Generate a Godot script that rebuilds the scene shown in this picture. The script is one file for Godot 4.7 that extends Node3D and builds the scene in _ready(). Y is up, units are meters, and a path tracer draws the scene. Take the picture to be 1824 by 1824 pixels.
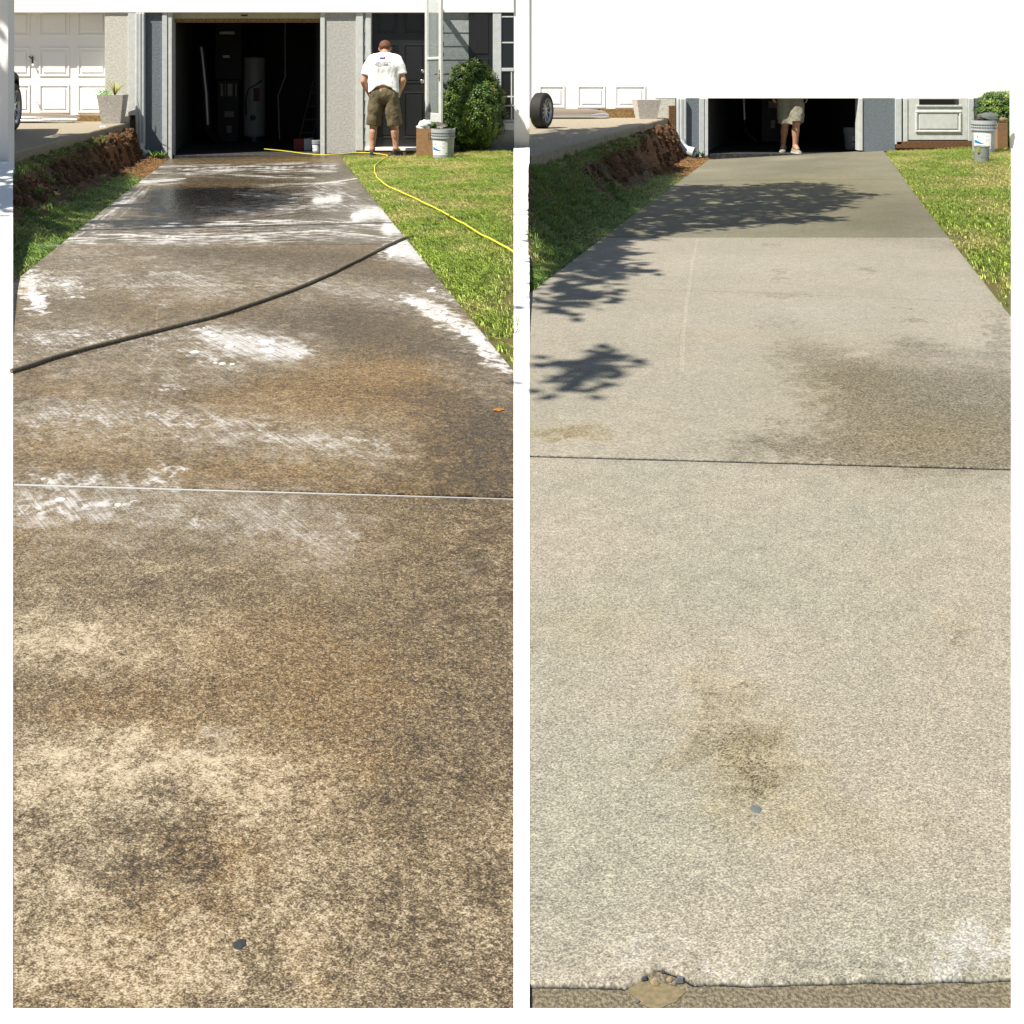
extends Node3D
# Two neighbouring driveways in front of a row of town houses: the left one stained and being soaped, the right one clean.
# Units are metres, the camera stands at the origin and looks along -z; "d" is the distance along -z.

const LENS := 2000.0      # focal length in units of the photograph's pixels
const EYE := 1.25         # camera height
const HORIZON := 132.0    # row of the horizon in the photograph
const MID := 912.0        # column of the camera axis
const K := 0.465            # albedo of a sunlit level surface = K x its linear brightness in the photograph
const SUN := Vector3(-0.469, 0.816, 0.337)
const WALL := 17.3        # distance of the house fronts
const SLOPE := [-0.2135, 0.274]   # sideways drift of each driveway per metre of distance
const EDGE_L := [-1.56, -1.66]    # side edges of each driveway, from its own centre line
const EDGE_R := [1.02, 0.99]
const PAD_H := [0.51, 0.58]       # height of the neighbours' raised drives

var rng := RandomNumberGenerator.new()
var noise_a := FastNoiseLite.new()
var taken := {}

# ---------------------------------------------------------------- measuring
func ground_at(px: float, py: float) -> Vector3:
	var d := EYE * LENS / (py - HORIZON)
	return Vector3((px - MID) / LENS * d, 0.0, -d)

func at(px: float, py: float, d: float) -> Vector3:
	return Vector3((px - MID) / LENS * d, EYE - (py - HORIZON) / LENS * d, -d)

func lot_of(x: float, d: float) -> int:
	return 0 if x < 0.0085 * d else 1

func ground_height(x: float, d: float, lot := -1) -> float:
	if lot < 0:
		lot = lot_of(x, d)
	var u: float = x - SLOPE[lot] * d
	var col: float = MID + (u + SLOPE[lot] * WALL) * LENS / WALL
	var h := 0.0
	if lot == 0:
		h = clampf(-0.038 + (col - 250.0) / 665.0 * 0.12, -0.04, 0.09)
	else:
		h = clampf(-0.038 + (col - 1230.0) / 571.0 * 0.172, -0.04, 0.14)
	return h * smoothstep(10.0, 17.0, d)

# ---------------------------------------------------------------- mesh building
class MB:
	var v := PackedVector3Array()
	var n := PackedVector3Array()
	var c := PackedColorArray()
	var uv := PackedVector2Array()
	var ix := PackedInt32Array()
	var tint := Color(1, 1, 1)
	var use_c := false
	var use_uv := false

	func vert(p: Vector3, nn: Vector3, t := Vector2.ZERO) -> int:
		v.append(p)
		n.append(nn)
		c.append(tint)
		uv.append(t)
		return v.size() - 1

	func face(a: int, b: int, d: int) -> void:
		var g := (v[b] - v[a]).cross(v[d] - v[a])
		if g.dot(n[a] + n[b] + n[d]) > 0.0:
			ix.append_array([a, d, b])
		else:
			ix.append_array([a, b, d])

	func tri(a: Vector3, b: Vector3, d: Vector3, out: Vector3) -> void:
		var g := (b - a).cross(d - a).normalized()
		if g.dot(out) < 0.0:
			g = -g
		face(vert(a, g), vert(b, g), vert(d, g))

	func quad(a: Vector3, b: Vector3, d: Vector3, e: Vector3, out: Vector3) -> void:
		var g := (d - a).cross(e - b).normalized()
		if g.dot(out) < 0.0:
			g = -g
		var i := vert(a, g, Vector2(0, 0))
		var j := vert(b, g, Vector2(1, 0))
		var k := vert(d, g, Vector2(1, 1))
		var l := vert(e, g, Vector2(0, 1))
		face(i, j, k)
		face(i, k, l)

	# a box with its edges taken off
	func box(lo: Vector3, hi: Vector3, b := 0.0, t := Transform3D.IDENTITY) -> void:
		var ce := (lo + hi) * 0.5
		var hs := (hi - lo) * 0.5
		b = minf(b, minf(hs.x, minf(hs.y, hs.z)) * 0.9)
		for ax in 3:
			for s in [-1.0, 1.0]:
				var p := []
				for q in [[-1, -1], [1, -1], [1, 1], [-1, 1]]:
					var o := Vector3.ZERO
					o[ax] = s * hs[ax]
					o[(ax + 1) % 3] = q[0] * (hs[(ax + 1) % 3] - b)
					o[(ax + 2) % 3] = q[1] * (hs[(ax + 2) % 3] - b)
					p.append(t * (ce + o))
				var out := Vector3.ZERO
				out[ax] = s
				quad(p[0], p[1], p[2], p[3], t.basis * out)
		if b <= 0.0:
			return
		for ax in 3:
			var a1 := (ax + 1) % 3
			var a2 := (ax + 2) % 3
			for s1 in [-1.0, 1.0]:
				for s2 in [-1.0, 1.0]:
					var p := []
					for e in [-1.0, 1.0]:
						var o := Vector3.ZERO
						o[ax] = e * (hs[ax] - b)
						o[a1] = s1 * hs[a1]
						o[a2] = s2 * (hs[a2] - b)
						var o2 := o
						o2[a1] = s1 * (hs[a1] - b)
						o2[a2] = s2 * hs[a2]
						p.append(t * (ce + o))
						p.append(t * (ce + o2))
					var out := Vector3.ZERO
					out[a1] = s1
					out[a2] = s2
					quad(p[0], p[1], p[3], p[2], t.basis * out)
		for s in 8:
			var sg := Vector3(-1 if s & 1 else 1, -1 if s & 2 else 1, -1 if s & 4 else 1)
			var q := []
			for ax in 3:
				var o := sg * (hs - Vector3(b, b, b))
				o[ax] = sg[ax] * hs[ax]
				q.append(t * (ce + o))
			tri(q[0], q[1], q[2], t.basis * sg)

	# a round tube through points; radii may be one number or one per point
	func tube(pts: Array, rad, sides := 8, caps := true) -> void:
		var m := pts.size()
		var prev := PackedInt32Array()
		var up := Vector3(0.13, 0.97, 0.2)
		for i in m:
			var dir: Vector3 = (pts[mini(i + 1, m - 1)] - pts[maxi(i - 1, 0)]).normalized()
			var s := dir.cross(up)
			if s.length() < 0.05:
				s = dir.cross(Vector3(1, 0, 0.1))
			s = s.normalized()
			var w := s.cross(dir).normalized()
			up = w
			var r: float = rad[i] if rad is Array or rad is PackedFloat32Array else rad
			var row := PackedInt32Array()
			for k in sides:
				var a := TAU * k / sides
				var nn := s * cos(a) + w * sin(a)
				row.append(vert(pts[i] + nn * r, nn))
			if i > 0:
				for k in sides:
					var k2 := (k + 1) % sides
					face(prev[k], prev[k2], row[k2])
					face(prev[k], row[k2], row[k])
			if caps and (i == 0 or i == m - 1):
				var out := -dir if i == 0 else dir
				var cc := vert(pts[i], out)
				for k in sides:
					face(cc, vert(v[row[k]], out), vert(v[row[(k + 1) % sides]], out))
			prev = row

	# a turned shape about the y axis: profile of (radius, height)
	func lathe(prof: Array, sides := 24, base := Vector3.ZERO, t := Basis.IDENTITY, sharp := true) -> void:
		for i in prof.size() - 1:
			var a: Vector2 = prof[i]
			var b: Vector2 = prof[i + 1]
			var nn := Vector2(b.y - a.y, -(b.x - a.x)).normalized()
			var r0 := PackedInt32Array()
			var r1 := PackedInt32Array()
			for k in sides + 1:
				var an := TAU * k / sides
				var e := Vector3(cos(an), 0, sin(an))
				var no := t * (e * nn.x + Vector3(0, nn.y, 0))
				var u := float(k) / sides
				r0.append(vert(base + t * (e * a.x + Vector3(0, a.y, 0)), no, Vector2(u, a.y)))
				r1.append(vert(base + t * (e * b.x + Vector3(0, b.y, 0)), no, Vector2(u, b.y)))
			for k in sides:
				face(r0[k], r0[k + 1], r1[k + 1])
				face(r0[k], r1[k + 1], r1[k])

	func ball(ce: Vector3, r: Vector3, la := 8, lo := 12, bump := 0.0, seed_ := 1) -> void:
		var nz := FastNoiseLite.new()
		nz.seed = seed_
		nz.frequency = 1.1
		var rows := []
		for i in la + 1:
			var th := PI * i / la
			var row := PackedInt32Array()
			for k in lo:
				var ph := TAU * k / lo
				var e := Vector3(sin(th) * cos(ph), cos(th), sin(th) * sin(ph))
				var q := 1.0 + bump * nz.get_noise_3dv(e * 1.6)
				row.append(vert(ce + e * r * q, (e / r).normalized()))
			rows.append(row)
		for i in la:
			for k in lo:
				var k2 := (k + 1) % lo
				if i > 0:
					face(rows[i][k], rows[i][k2], rows[i + 1][k])
				if i < la - 1:
					face(rows[i][k2], rows[i + 1][k2], rows[i + 1][k])

	func mesh() -> ArrayMesh:
		var a := []
		a.resize(Mesh.ARRAY_MAX)
		a[Mesh.ARRAY_VERTEX] = v
		a[Mesh.ARRAY_NORMAL] = n
		if use_c:
			a[Mesh.ARRAY_COLOR] = c
		if use_uv:
			a[Mesh.ARRAY_TEX_UV] = uv
		a[Mesh.ARRAY_INDEX] = ix
		var m := ArrayMesh.new()
		m.add_surface_from_arrays(Mesh.PRIMITIVE_TRIANGLES, a)
		return m

# ---------------------------------------------------------------- scene tree helpers
func numbered(called: String) -> String:
	var k: int = taken.get(called, 0)
	taken[called] = k + 1
	return called if k == 0 else "%s_%03d" % [called, k]

func tag(o: Node, label: String, category: String, group := "", kind := "") -> Node:
	if label != "":
		o.set_meta("label", label)
	if category != "":
		o.set_meta("category", category)
	if group != "":
		o.set_meta("group", group)
	if kind != "":
		o.set_meta("kind", kind)
	return o

func thing(called: String, label: String, category: String, where := Vector3.ZERO, group := "") -> Node3D:
	var o := Node3D.new()
	o.name = numbered(called)
	add_child(o)
	o.position = where
	tag(o, label, category, group)
	return o

func setting(called: String, label: String) -> Node3D:
	var o := Node3D.new()
	o.name = numbered(called)
	add_child(o)
	o.set_meta("kind", "structure")
	o.set_meta("label", label)
	return o

func part(called: String, m, material: Material, parent: Node, where := Vector3.ZERO) -> MeshInstance3D:
	var o := MeshInstance3D.new()
	o.mesh = m.mesh() if m is MB else m
	o.material_override = material
	if parent == self:
		o.name = numbered(called)
	else:
		var k := 0
		var nm := called
		while parent.has_node(NodePath(nm)):
			k += 1
			nm = "%s_%03d" % [called, k]
		o.name = nm
	parent.add_child(o, true)
	o.position = where
	return o

func slab_box(called: String, lo: Vector3, hi: Vector3, bevel: float, material: Material, parent: Node) -> MeshInstance3D:
	var m := MB.new()
	var a := Vector3(minf(lo.x, hi.x), minf(lo.y, hi.y), minf(lo.z, hi.z))
	var b := Vector3(maxf(lo.x, hi.x), maxf(lo.y, hi.y), maxf(lo.z, hi.z))
	m.box(a, b, bevel)
	return part(called, m, material, parent)

# a piece of a house front: columns and rows of the photograph at the wall's distance, and how far it stands out in front and goes in behind
func front(called: String, x0: float, x1: float, y0: float, y1: float, proud: float, deep: float, material: Material, parent: Node, bevel := 0.004) -> MeshInstance3D:
	var a := at(x0, y1, WALL)
	var b := at(x1, y0, WALL)
	return slab_box(called, Vector3(a.x, a.y, -WALL - deep), Vector3(b.x, b.y, -WALL + proud), bevel, material, parent)

# ---------------------------------------------------------------- materials
func tone(r: float, g: float, b: float, k := K) -> Color:
	# a base colour from the brightness that the photograph shows
	var c := Color(r / 255.0, g / 255.0, b / 255.0).srgb_to_linear()
	return Color(c.r * k, c.g * k, c.b * k)

func mat(c: Color, rough := 0.7, metal := 0.0) -> StandardMaterial3D:
	# c holds linear base colours
	var m := StandardMaterial3D.new()
	m.albedo_color = c.linear_to_srgb()
	m.roughness = rough
	m.metallic = metal
	return m

var tex_cache := {}

func noise_tex(key: String, freq: float, octaves: int, lo: Color, hi: Color, normal := false, strength := 4.0, kind := FastNoiseLite.TYPE_SIMPLEX_SMOOTH, size := 512) -> Texture2D:
	if tex_cache.has(key):
		return tex_cache[key]
	var nz := FastNoiseLite.new()
	nz.seed = hash(key) % 1000
	nz.noise_type = kind
	nz.frequency = freq
	nz.fractal_octaves = octaves
	var im := nz.get_seamless_image(size, size)
	var t: ImageTexture
	if normal:
		im.bump_map_to_normal_map(strength)
		t = ImageTexture.create_from_image(im)
	else:
		var src := im.get_data()
		var outb := PackedByteArray()
		outb.resize(size * size * 3)
		for i in size * size:
			var f := src[i] / 255.0
			f = clampf((f - 0.5) * 1.6 + 0.5, 0.0, 1.0)
			outb[i * 3] = int(255.0 * lerpf(lo.r, hi.r, f))
			outb[i * 3 + 1] = int(255.0 * lerpf(lo.g, hi.g, f))
			outb[i * 3 + 2] = int(255.0 * lerpf(lo.b, hi.b, f))
		t = ImageTexture.create_from_image(Image.create_from_data(size, size, false, Image.FORMAT_RGB8, outb))
	tex_cache[key] = t
	return t

# a surface with blotches (and relief) that do not need texture coordinates; tiles per metre
func rough_mat(key: String, c: Color, rough: float, vary: float, per_m: float, bump := 0.0, freq := 0.02, octaves := 5) -> StandardMaterial3D:
	var m := mat(c, rough)
	m.albedo_texture = noise_tex(key, freq, octaves, Color(1 - vary, 1 - vary, 1 - vary), Color(1, 1, 1))
	m.uv1_triplanar = true
	m.uv1_world_triplanar = true
	m.uv1_scale = Vector3.ONE * per_m
	if bump > 0.0:
		m.normal_enabled = true
		m.normal_texture = noise_tex(key + "_n", freq * 2.0, octaves, Color.BLACK, Color.WHITE, true, 6.0)
		m.normal_scale = bump
	return m

func tinted(rough := 0.7, back := 0.0) -> StandardMaterial3D:
	var m := mat(Color(1, 1, 1), rough)
	m.vertex_color_use_as_albedo = true
	if back > 0.0:
		m.backlight_enabled = true
		m.backlight = Color(back, back, back)
	return m

# ---------------------------------------------------------------- the concrete: stains, wear and soap, laid out on the ground
const CELL := 0.02
const C_U0 := -1.7
const C_D0 := 1.2
const C_W := 140
const C_H := 820
var stains := [[], []]      # per lot: pale, dark, tan, foam, each a grid over the driveway
var n_grain: PackedByteArray
var n_mid: PackedByteArray
var n_big: PackedByteArray
var n_rib: PackedByteArray
var n_cell: PackedByteArray
var n_white: PackedByteArray
var n_agg: PackedByteArray
var painted := []

func noise_bytes(seed_: int, freq: float, octaves: int, kind: int, fractal := FastNoiseLite.FRACTAL_FBM, warp := 0.0) -> PackedByteArray:
	var nz := FastNoiseLite.new()
	nz.seed = seed_
	nz.noise_type = kind
	nz.frequency = freq
	nz.fractal_type = fractal
	nz.fractal_octaves = octaves
	if warp > 0.0:
		nz.domain_warp_enabled = true
		nz.domain_warp_amplitude = warp
		nz.domain_warp_frequency = freq * 0.7
	return nz.get_seamless_image(1024, 1024).get_data()

# a soft spot: centre and half sizes as measured in the photograph, laid on the ground
func spot(lot: int, ch: int, px: float, py: float, rx: float, ry: float, val: float, ang := 0.0, hair := 0.0, along := 0.0) -> void:
	var ext := rx * absf(cos(ang)) + ry * absf(sin(ang))
	var eyy := rx * absf(sin(ang)) + ry * absf(cos(ang))
	var d1 := EYE * LENS / maxf(py - eyy * 2.2 - HORIZON, 20.0)
	var d0 := EYE * LENS / (py + eyy * 2.2 - HORIZON)
	var grid: PackedFloat32Array = stains[lot][ch]
	var ca := cos(ang)
	var sa := sin(ang)
	var sl: float = SLOPE[lot]
	var j0 := clampi(int((d0 - C_D0) / CELL), 0, C_H - 1)
	var j1 := clampi(int((d1 - C_D0) / CELL) + 1, 0, C_H - 1)
	for j in range(j0, j1 + 1):
		var d := C_D0 + (j + 0.5) * CELL
		var dy := HORIZON + EYE * LENS / d - py
		var ua := (px - ext * 2.2 - MID) / LENS * d - sl * d
		var ub := (px + ext * 2.2 - MID) / LENS * d - sl * d
		var i0 := clampi(int((ua - C_U0) / CELL), 0, C_W - 1)
		var i1 := clampi(int((ub - C_U0) / CELL) + 1, 0, C_W - 1)
		for i in range(i0, i1 + 1):
			var u := C_U0 + (i + 0.5) * CELL
			var dx := MID + (u + sl * d) / d * LENS - px
			var a := (dx * ca + dy * sa) / rx
			var b := (-dx * sa + dy * ca) / ry
			var q := a * a + b * b
			if q < 4.8:
				var w := exp(-q * 0.9)
				if hair > 0.0:
					w *= clampf(0.62 + 1.5 * noise_a.get_noise_2d((along + a * rx) * 0.011 + hair, b * ry * 0.30 + hair * 3.0) + 0.5 * noise_a.get_noise_2d(dx * 0.05, dy * 0.3), 0.2 if hair < 100.0 else 0.9, 1.15)
				if ch == 3:
					grid[j * C_W + i] = maxf(grid[j * C_W + i], val * w)
				else:
					grid[j * C_W + i] = clampf(grid[j * C_W + i] + val * w, 0.0, 1.3)
	stains[lot][ch] = grid

# a streak through points [column, row, half height], its value may change along it
func streak(lot: int, ch: int, pts: Array, val: float, val2 := -1.0) -> void:
	if val2 < 0.0:
		val2 = val
	var run := 0.0
	var hair := 0.0
	if ch == 3:
		hair = 1.0 + fmod(absf(pts[0][0] * 0.37 + pts[0][1] * 0.71), 50.0) + (0.0 if val < 0.93 else 100.0)
	for i in pts.size() - 1:
		var a := Vector2(pts[i][0], pts[i][1])
		var b := Vector2(pts[i + 1][0], pts[i + 1][1])
		var l := a.distance_to(b)
		var ang := (b - a).angle()
		var h: float = (pts[i][2] + pts[i + 1][2]) * 0.5
		var step := maxf(h * 2.4, 6.0)
		var m := maxi(1, int(ceil(l / step)))
		for k in m:
			var f := (k + 0.5) / m
			var c := a.lerp(b, f)
			var t := (i + f) / (pts.size() - 1)
			spot(lot, ch, c.x, c.y, l / m * 0.85 + h * 0.5, lerpf(pts[i][2], pts[i + 1][2], f) * (2.1 if ch == 3 else 1.0), lerpf(val, val2, t), ang, hair, run + l * f)
		run += l

func lay_stains() -> void:
	noise_a.seed = 12
	noise_a.frequency = 1.0
	noise_a.fractal_octaves = 2
	for lot in 2:
		for ch in 4:
			var g := PackedFloat32Array()
			g.resize(C_W * C_H)
			stains[lot].append(g)
	# left, near slab: pale worn patches
	for s in [[70, 1130, 130, 45, .75], [200, 1150, 180, 50, .5], [300, 1015, 150, 10, .5], [120, 1040, 90, 14, .3], [110, 1370, 150, 70, .9], [250, 1400, 120, 60, .6], [420, 1390, 90, 80, .95], [90, 1560, 130, 80, .65], [80, 1700, 150, 80, .7], [480, 1600, 90, 80, .4], [200, 1330, 140, 30, .5], [300, 1730, 200, 60, .5],
			[540, 1390, 70, 40, .5], [560, 1540, 90, 45, .45], [740, 1520, 60, 30, .45], [870, 1640, 60, 60, .5], [650, 1660, 30, 40, .45], [540, 1460, 50, 40, .4], [690, 1600, 60, 50, .15], [870, 1480, 30, 30, .3], [470, 1700, 160, 60, .35], [700, 1740, 200, 40, .3], [330, 1100, 100, 40, .25]]:
		spot(0, 0, s[0], s[1], s[2], s[3], s[4])
	for s in [[330, 1500, 70, 55, .8], [310, 1435, 50, 22, .6], [270, 1540, 70, 30, .5], [190, 1600, 30, 25, .5], [400, 1660, 60, 40, .3], [60, 1470, 40, 40, .5], [390, 1250, 60, 40, .3], [640, 1450, 70, 50, .35], [820, 1120, 140, 260, .38], [870, 950, 80, 120, .35], [730, 1640, 60, 40, .4], [770, 1700, 70, 40, .3],
			[250, 1050, 90, 20, .35], [200, 1215, 100, 20, .35], [230, 1240, 70, 20, .3], [110, 1640, 50, 25, .3], [800, 1400, 90, 120, .3], [180, 970, 160, 20, .3], [850, 1560, 60, 40, .4], [320, 1410, 60, 10, .6]]:
		spot(0, 1, s[0], s[1], s[2], s[3], s[4])
	for s in [[520, 1180, 170, 160, .55], [380, 1530, 70, 50, .7], [600, 960, 140, 40, .5], [620, 1250, 120, 100, .4], [200, 1260, 160, 40, .5], [120, 950, 140, 30, .5], [300, 1640, 160, 40, .35], [560, 1710, 60, 40, .5], [660, 1370, 60, 20, .5]]:
		spot(0, 2, s[0], s[1], s[2], s[3], s[4])
	# left, middle slab
	for s in [[640, 665, 130, 20, .95], [740, 660, 80, 18, .7], [560, 700, 160, 40, .6], [440, 720, 160, 40, .6], [700, 740, 120, 60, .4], [180, 790, 160, 40, .6], [500, 840, 260, 30, .6], [330, 545, 130, 20, .3], [120, 690, 100, 20, .6], [760, 870, 90, 10, .6]]:
		spot(0, 2, s[0], s[1], s[2], s[3], s[4])
	for s in [[850, 780, 90, 90, .5], [830, 640, 80, 40, .5], [600, 590, 160, 30, .35], [400, 450, 140, 10, .3], [520, 470, 160, 18, .35], [760, 480, 60, 20, .3], [240, 600, 160, 10, .3], [330, 700, 80, 20, .25], [690, 560, 120, 24, .3], [700, 700, 80, 10, .3]]:
		spot(0, 1, s[0], s[1], s[2], s[3], s[4])
	for s in [[820, 580, 26, 10, .9], [780, 562, 20, 7, .6], [40, 512, 26, 16, 1.2], [92, 508, 7, 6, .8], [730, 745, 60, 12, .3], [700, 725, 30, 8, .25]]:
		spot(0, 0, s[0], s[1], s[2], s[3], s[4])
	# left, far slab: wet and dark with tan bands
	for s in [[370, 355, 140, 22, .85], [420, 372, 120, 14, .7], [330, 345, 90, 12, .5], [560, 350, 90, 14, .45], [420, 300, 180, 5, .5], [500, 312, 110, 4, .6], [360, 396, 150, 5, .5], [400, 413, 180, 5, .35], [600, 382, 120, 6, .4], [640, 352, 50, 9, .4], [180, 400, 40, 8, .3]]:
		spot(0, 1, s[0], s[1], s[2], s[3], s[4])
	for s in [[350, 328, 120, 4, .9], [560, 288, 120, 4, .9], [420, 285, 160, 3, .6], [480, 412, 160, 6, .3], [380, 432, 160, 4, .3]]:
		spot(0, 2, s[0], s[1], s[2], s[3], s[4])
	# left: soap
	var foam := [
		[[[250, 293, 2], [420, 296, 2], [590, 292, 2]], .5], [[[230, 306, 3], [400, 303, 2], [600, 306, 3]], .55], [[[210, 320, 4], [290, 321, 4], [330, 319, 2]], .9], [[[330, 309, 2], [560, 318, 2]], .5],
		[[[540, 330, 3], [600, 326, 3], [640, 320, 2]], .7], [[[450, 333, 2], [560, 328, 3], [620, 330, 3]], .45], [[[520, 350, 3], [580, 345, 3], [640, 340, 3]], .5], [[[560, 358, 4], [606, 354, 5]], .95], [[[420, 345, 2], [520, 352, 3], [580, 352, 3]], .5],
		[[[360, 373, 2], [480, 374, 3], [620, 366, 3]], .55], [[[275, 374, 3], [293, 374, 3]], .8], [[[270, 398, 4], [420, 398, 4], [560, 394, 4], [690, 404, 4]], .72], [[[420, 420, 4], [560, 412, 5], [700, 424, 4]], .62], [[[110, 424, 5], [220, 420, 6], [330, 424, 7], [480, 424, 5]], .72], [[[100, 434, 3], [300, 435, 3], [500, 434, 2]], .5],
		[[[130, 412, 8], [170, 385, 9], [215, 350, 9], [245, 325, 6]], .42], [[[200, 395, 8], [300, 390, 8]], .32], [[[180, 408, 5], [240, 402, 4]], .5], [[[630, 388, 6], [660, 378, 7], [690, 382, 6], [712, 398, 4]], 1.0], [[[686, 407, 7], [714, 402, 7], [738, 411, 5]], 1.25], [[[660, 350, 4], [700, 375, 4]], .3],
		[[[690, 450, 6], [724, 442, 12], [744, 444, 14], [770, 464, 8]], 1.2], [[[742, 428, 8], [756, 450, 10], [778, 470, 5]], 1.2],
		[[[640, 372, 5], [560, 400, 4], [500, 430, 4]], .25], [[[600, 420, 3], [700, 432, 3]], .5], [[[780, 490, 4], [806, 520, 5]], .5],
		[[[60, 452, 8], [120, 448, 8], [170, 452, 6]], .5], [[[52, 490, 7], [56, 512, 7], [64, 530, 8], [74, 552, 9]], 1.15], [[[60, 478, 5], [50, 494, 5]], 1.0], [[[86, 480, 6], [80, 502, 7], [100, 520, 5], [122, 534, 3]], .75], [[[110, 494, 6], [116, 512, 5], [134, 530, 3]], .95], [[[124, 492, 5], [142, 512, 6], [160, 518, 3]], .8], [[[70, 545, 8], [80, 560, 5]], .9],
		[[[140, 492, 8], [180, 480, 8], [220, 492, 8], [256, 526, 6], [278, 546, 3]], .62], [[[278, 548, 4], [300, 534, 6], [350, 524, 9], [400, 520, 8]], .6], [[[262, 505, 6], [290, 520, 6]], .6], [[[262, 482, 8], [310, 490, 11], [350, 502, 11], [400, 512, 9], [430, 516, 6]], .68], [[[300, 470, 6], [360, 480, 8], [420, 500, 6]], .4], [[[440, 480, 8], [480, 488, 10], [530, 500, 8], [600, 512, 8], [700, 540, 8]], .46], [[[330, 520, 5], [380, 530, 6]], .4],
		[[[40, 600, 9], [110, 604, 14], [170, 600, 13], [240, 604, 9]], .78], [[[30, 620, 8], [26, 650, 12]], .8], [[[60, 575, 6], [120, 560, 6], [200, 560, 4]], .35], [[[280, 600, 8], [330, 600, 10], [370, 612, 10]], .62], [[[360, 592, 8], [420, 610, 15], [480, 620, 15], [540, 626, 10]], .95], [[[340, 626, 6], [390, 646, 7], [430, 656, 4]], .85], [[[500, 636, 14], [560, 620, 12], [600, 640, 10]], .35], [[[150, 655, 8], [250, 660, 9], [340, 668, 9], [420, 672, 6]], .45], [[[330, 563, 3], [400, 566, 4]], .4],
		[[[560, 505, 7], [640, 524, 8], [720, 536, 7]], .6], [[[716, 530, 5], [760, 545, 7], [800, 568, 7], [850, 602, 7], [890, 640, 9], [905, 655, 7]], 1.2], [[[742, 505, 5], [780, 520, 6], [812, 535, 4]], .85], [[[808, 520, 4], [824, 536, 5], [838, 548, 4]], 1.15], [[[810, 565, 3], [850, 590, 6], [870, 604, 5]], .6], [[[800, 600, 5], [860, 640, 6], [900, 665, 5]], .5], [[[846, 570, 4], [872, 600, 5]], .6], [[[780, 640, 8], [860, 690, 8], [905, 720, 8]], .25], [[[600, 490, 5], [680, 520, 6]], .35],
		[[[60, 728, 8], [160, 730, 11], [260, 742, 12], [380, 752, 11], [480, 772, 9], [600, 792, 9]], .72], [[[140, 760, 18], [300, 770, 20], [460, 785, 16], [700, 812, 16]], .42], [[[78, 728, 12], [84, 750, 10]], .6], [[[40, 735, 10], [60, 752, 8]], .4], [[[180, 744, 6], [215, 742, 5]], .7], [[[230, 800, 6], [260, 790, 4]], .45], [[[160, 800, 18], [240, 790, 18]], .25],
		[[[22, 852, 7], [120, 856, 7], [240, 862, 6], [330, 868, 5]], .78], [[[22, 842, 10], [80, 846, 10]], .4], [[[80, 858, 5], [110, 860, 5]], .9], [[[22, 896, 12], [60, 898, 14], [110, 902, 14], [180, 900, 13], [240, 906, 12]], .92], [[[240, 890, 14], [380, 900, 18], [500, 910, 20]], .42], [[[420, 890, 14], [480, 920, 22], [540, 950, 28], [610, 990, 24]], .5], [[[500, 885, 6], [560, 905, 8], [600, 945, 8]], .6], [[[440, 925, 12], [470, 935, 10]], .6], [[[480, 980, 20], [560, 1000, 20]], .2],
		[[[300, 690, 5], [318, 697, 6]], .8], [[[270, 708, 3], [300, 704, 3]], .4], [[[284, 838, 8], [298, 850, 7], [304, 864, 5]], .8], [[[350, 940, 18], [480, 960, 20]], .2], [[[60, 965, 20], [180, 970, 20]], .25]]
	for f in [[[[110, 425, 14], [180, 395, 14], [230, 350, 12], [270, 318, 8]], .4], [[[250, 425, 12], [400, 420, 12], [640, 415, 12]], .34], [[[300, 300, 6], [600, 300, 6]], .36], [[[560, 340, 16], [640, 370, 16], [690, 395, 14]], .38], [[[420, 380, 8], [640, 360, 12]], .3], [[[80, 460, 14], [180, 455, 14], [300, 460, 12]], .3], [[[60, 500, 22], [140, 500, 24], [220, 500, 22]], .34], [[[260, 500, 24], [400, 500, 24], [560, 520, 22]], .32], [[[40, 610, 26], [200, 610, 24], [360, 610, 24], [560, 625, 22]], .36], [[[560, 500, 16], [700, 530, 16], [800, 570, 14]], .34], [[[100, 665, 16], [420, 668, 16]], .28], [[[30, 745, 30], [200, 750, 28], [420, 765, 26], [700, 800, 22]], .42], [[[22, 855, 14], [200, 860, 14], [330, 868, 10]], .36], [[[22, 905, 26], [250, 910, 26], [480, 925, 34], [620, 975, 30]], .36], [[[780, 645, 12], [905, 700, 14]], .3], [[[60, 940, 24], [240, 950, 24]], .22]]:
		streak(0, 3, f[0], f[1] + 0.16)
	for f in foam:
		streak(0, 3, f[0], f[1])
	# left: soap drips on the near slab
	for f in [[[[622, 1100, 2], [628, 1140, 2]], .7], [[[610, 1110, 2], [612, 1130, 2]], .4], [[[702, 1248, 2], [704, 1275, 2]], .6], [[[719, 1248, 2], [720, 1265, 2]], .5], [[[382, 1300, 2], [374, 1340, 3]], .6], [[[396, 1305, 2], [390, 1335, 2]], .4], [[[820, 1005, 2], [850, 1018, 2], [880, 1005, 2]], .35], [[[230, 650, 2], [270, 652, 2]], .5]]:
		streak(0, 3, f[0], f[1])
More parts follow.
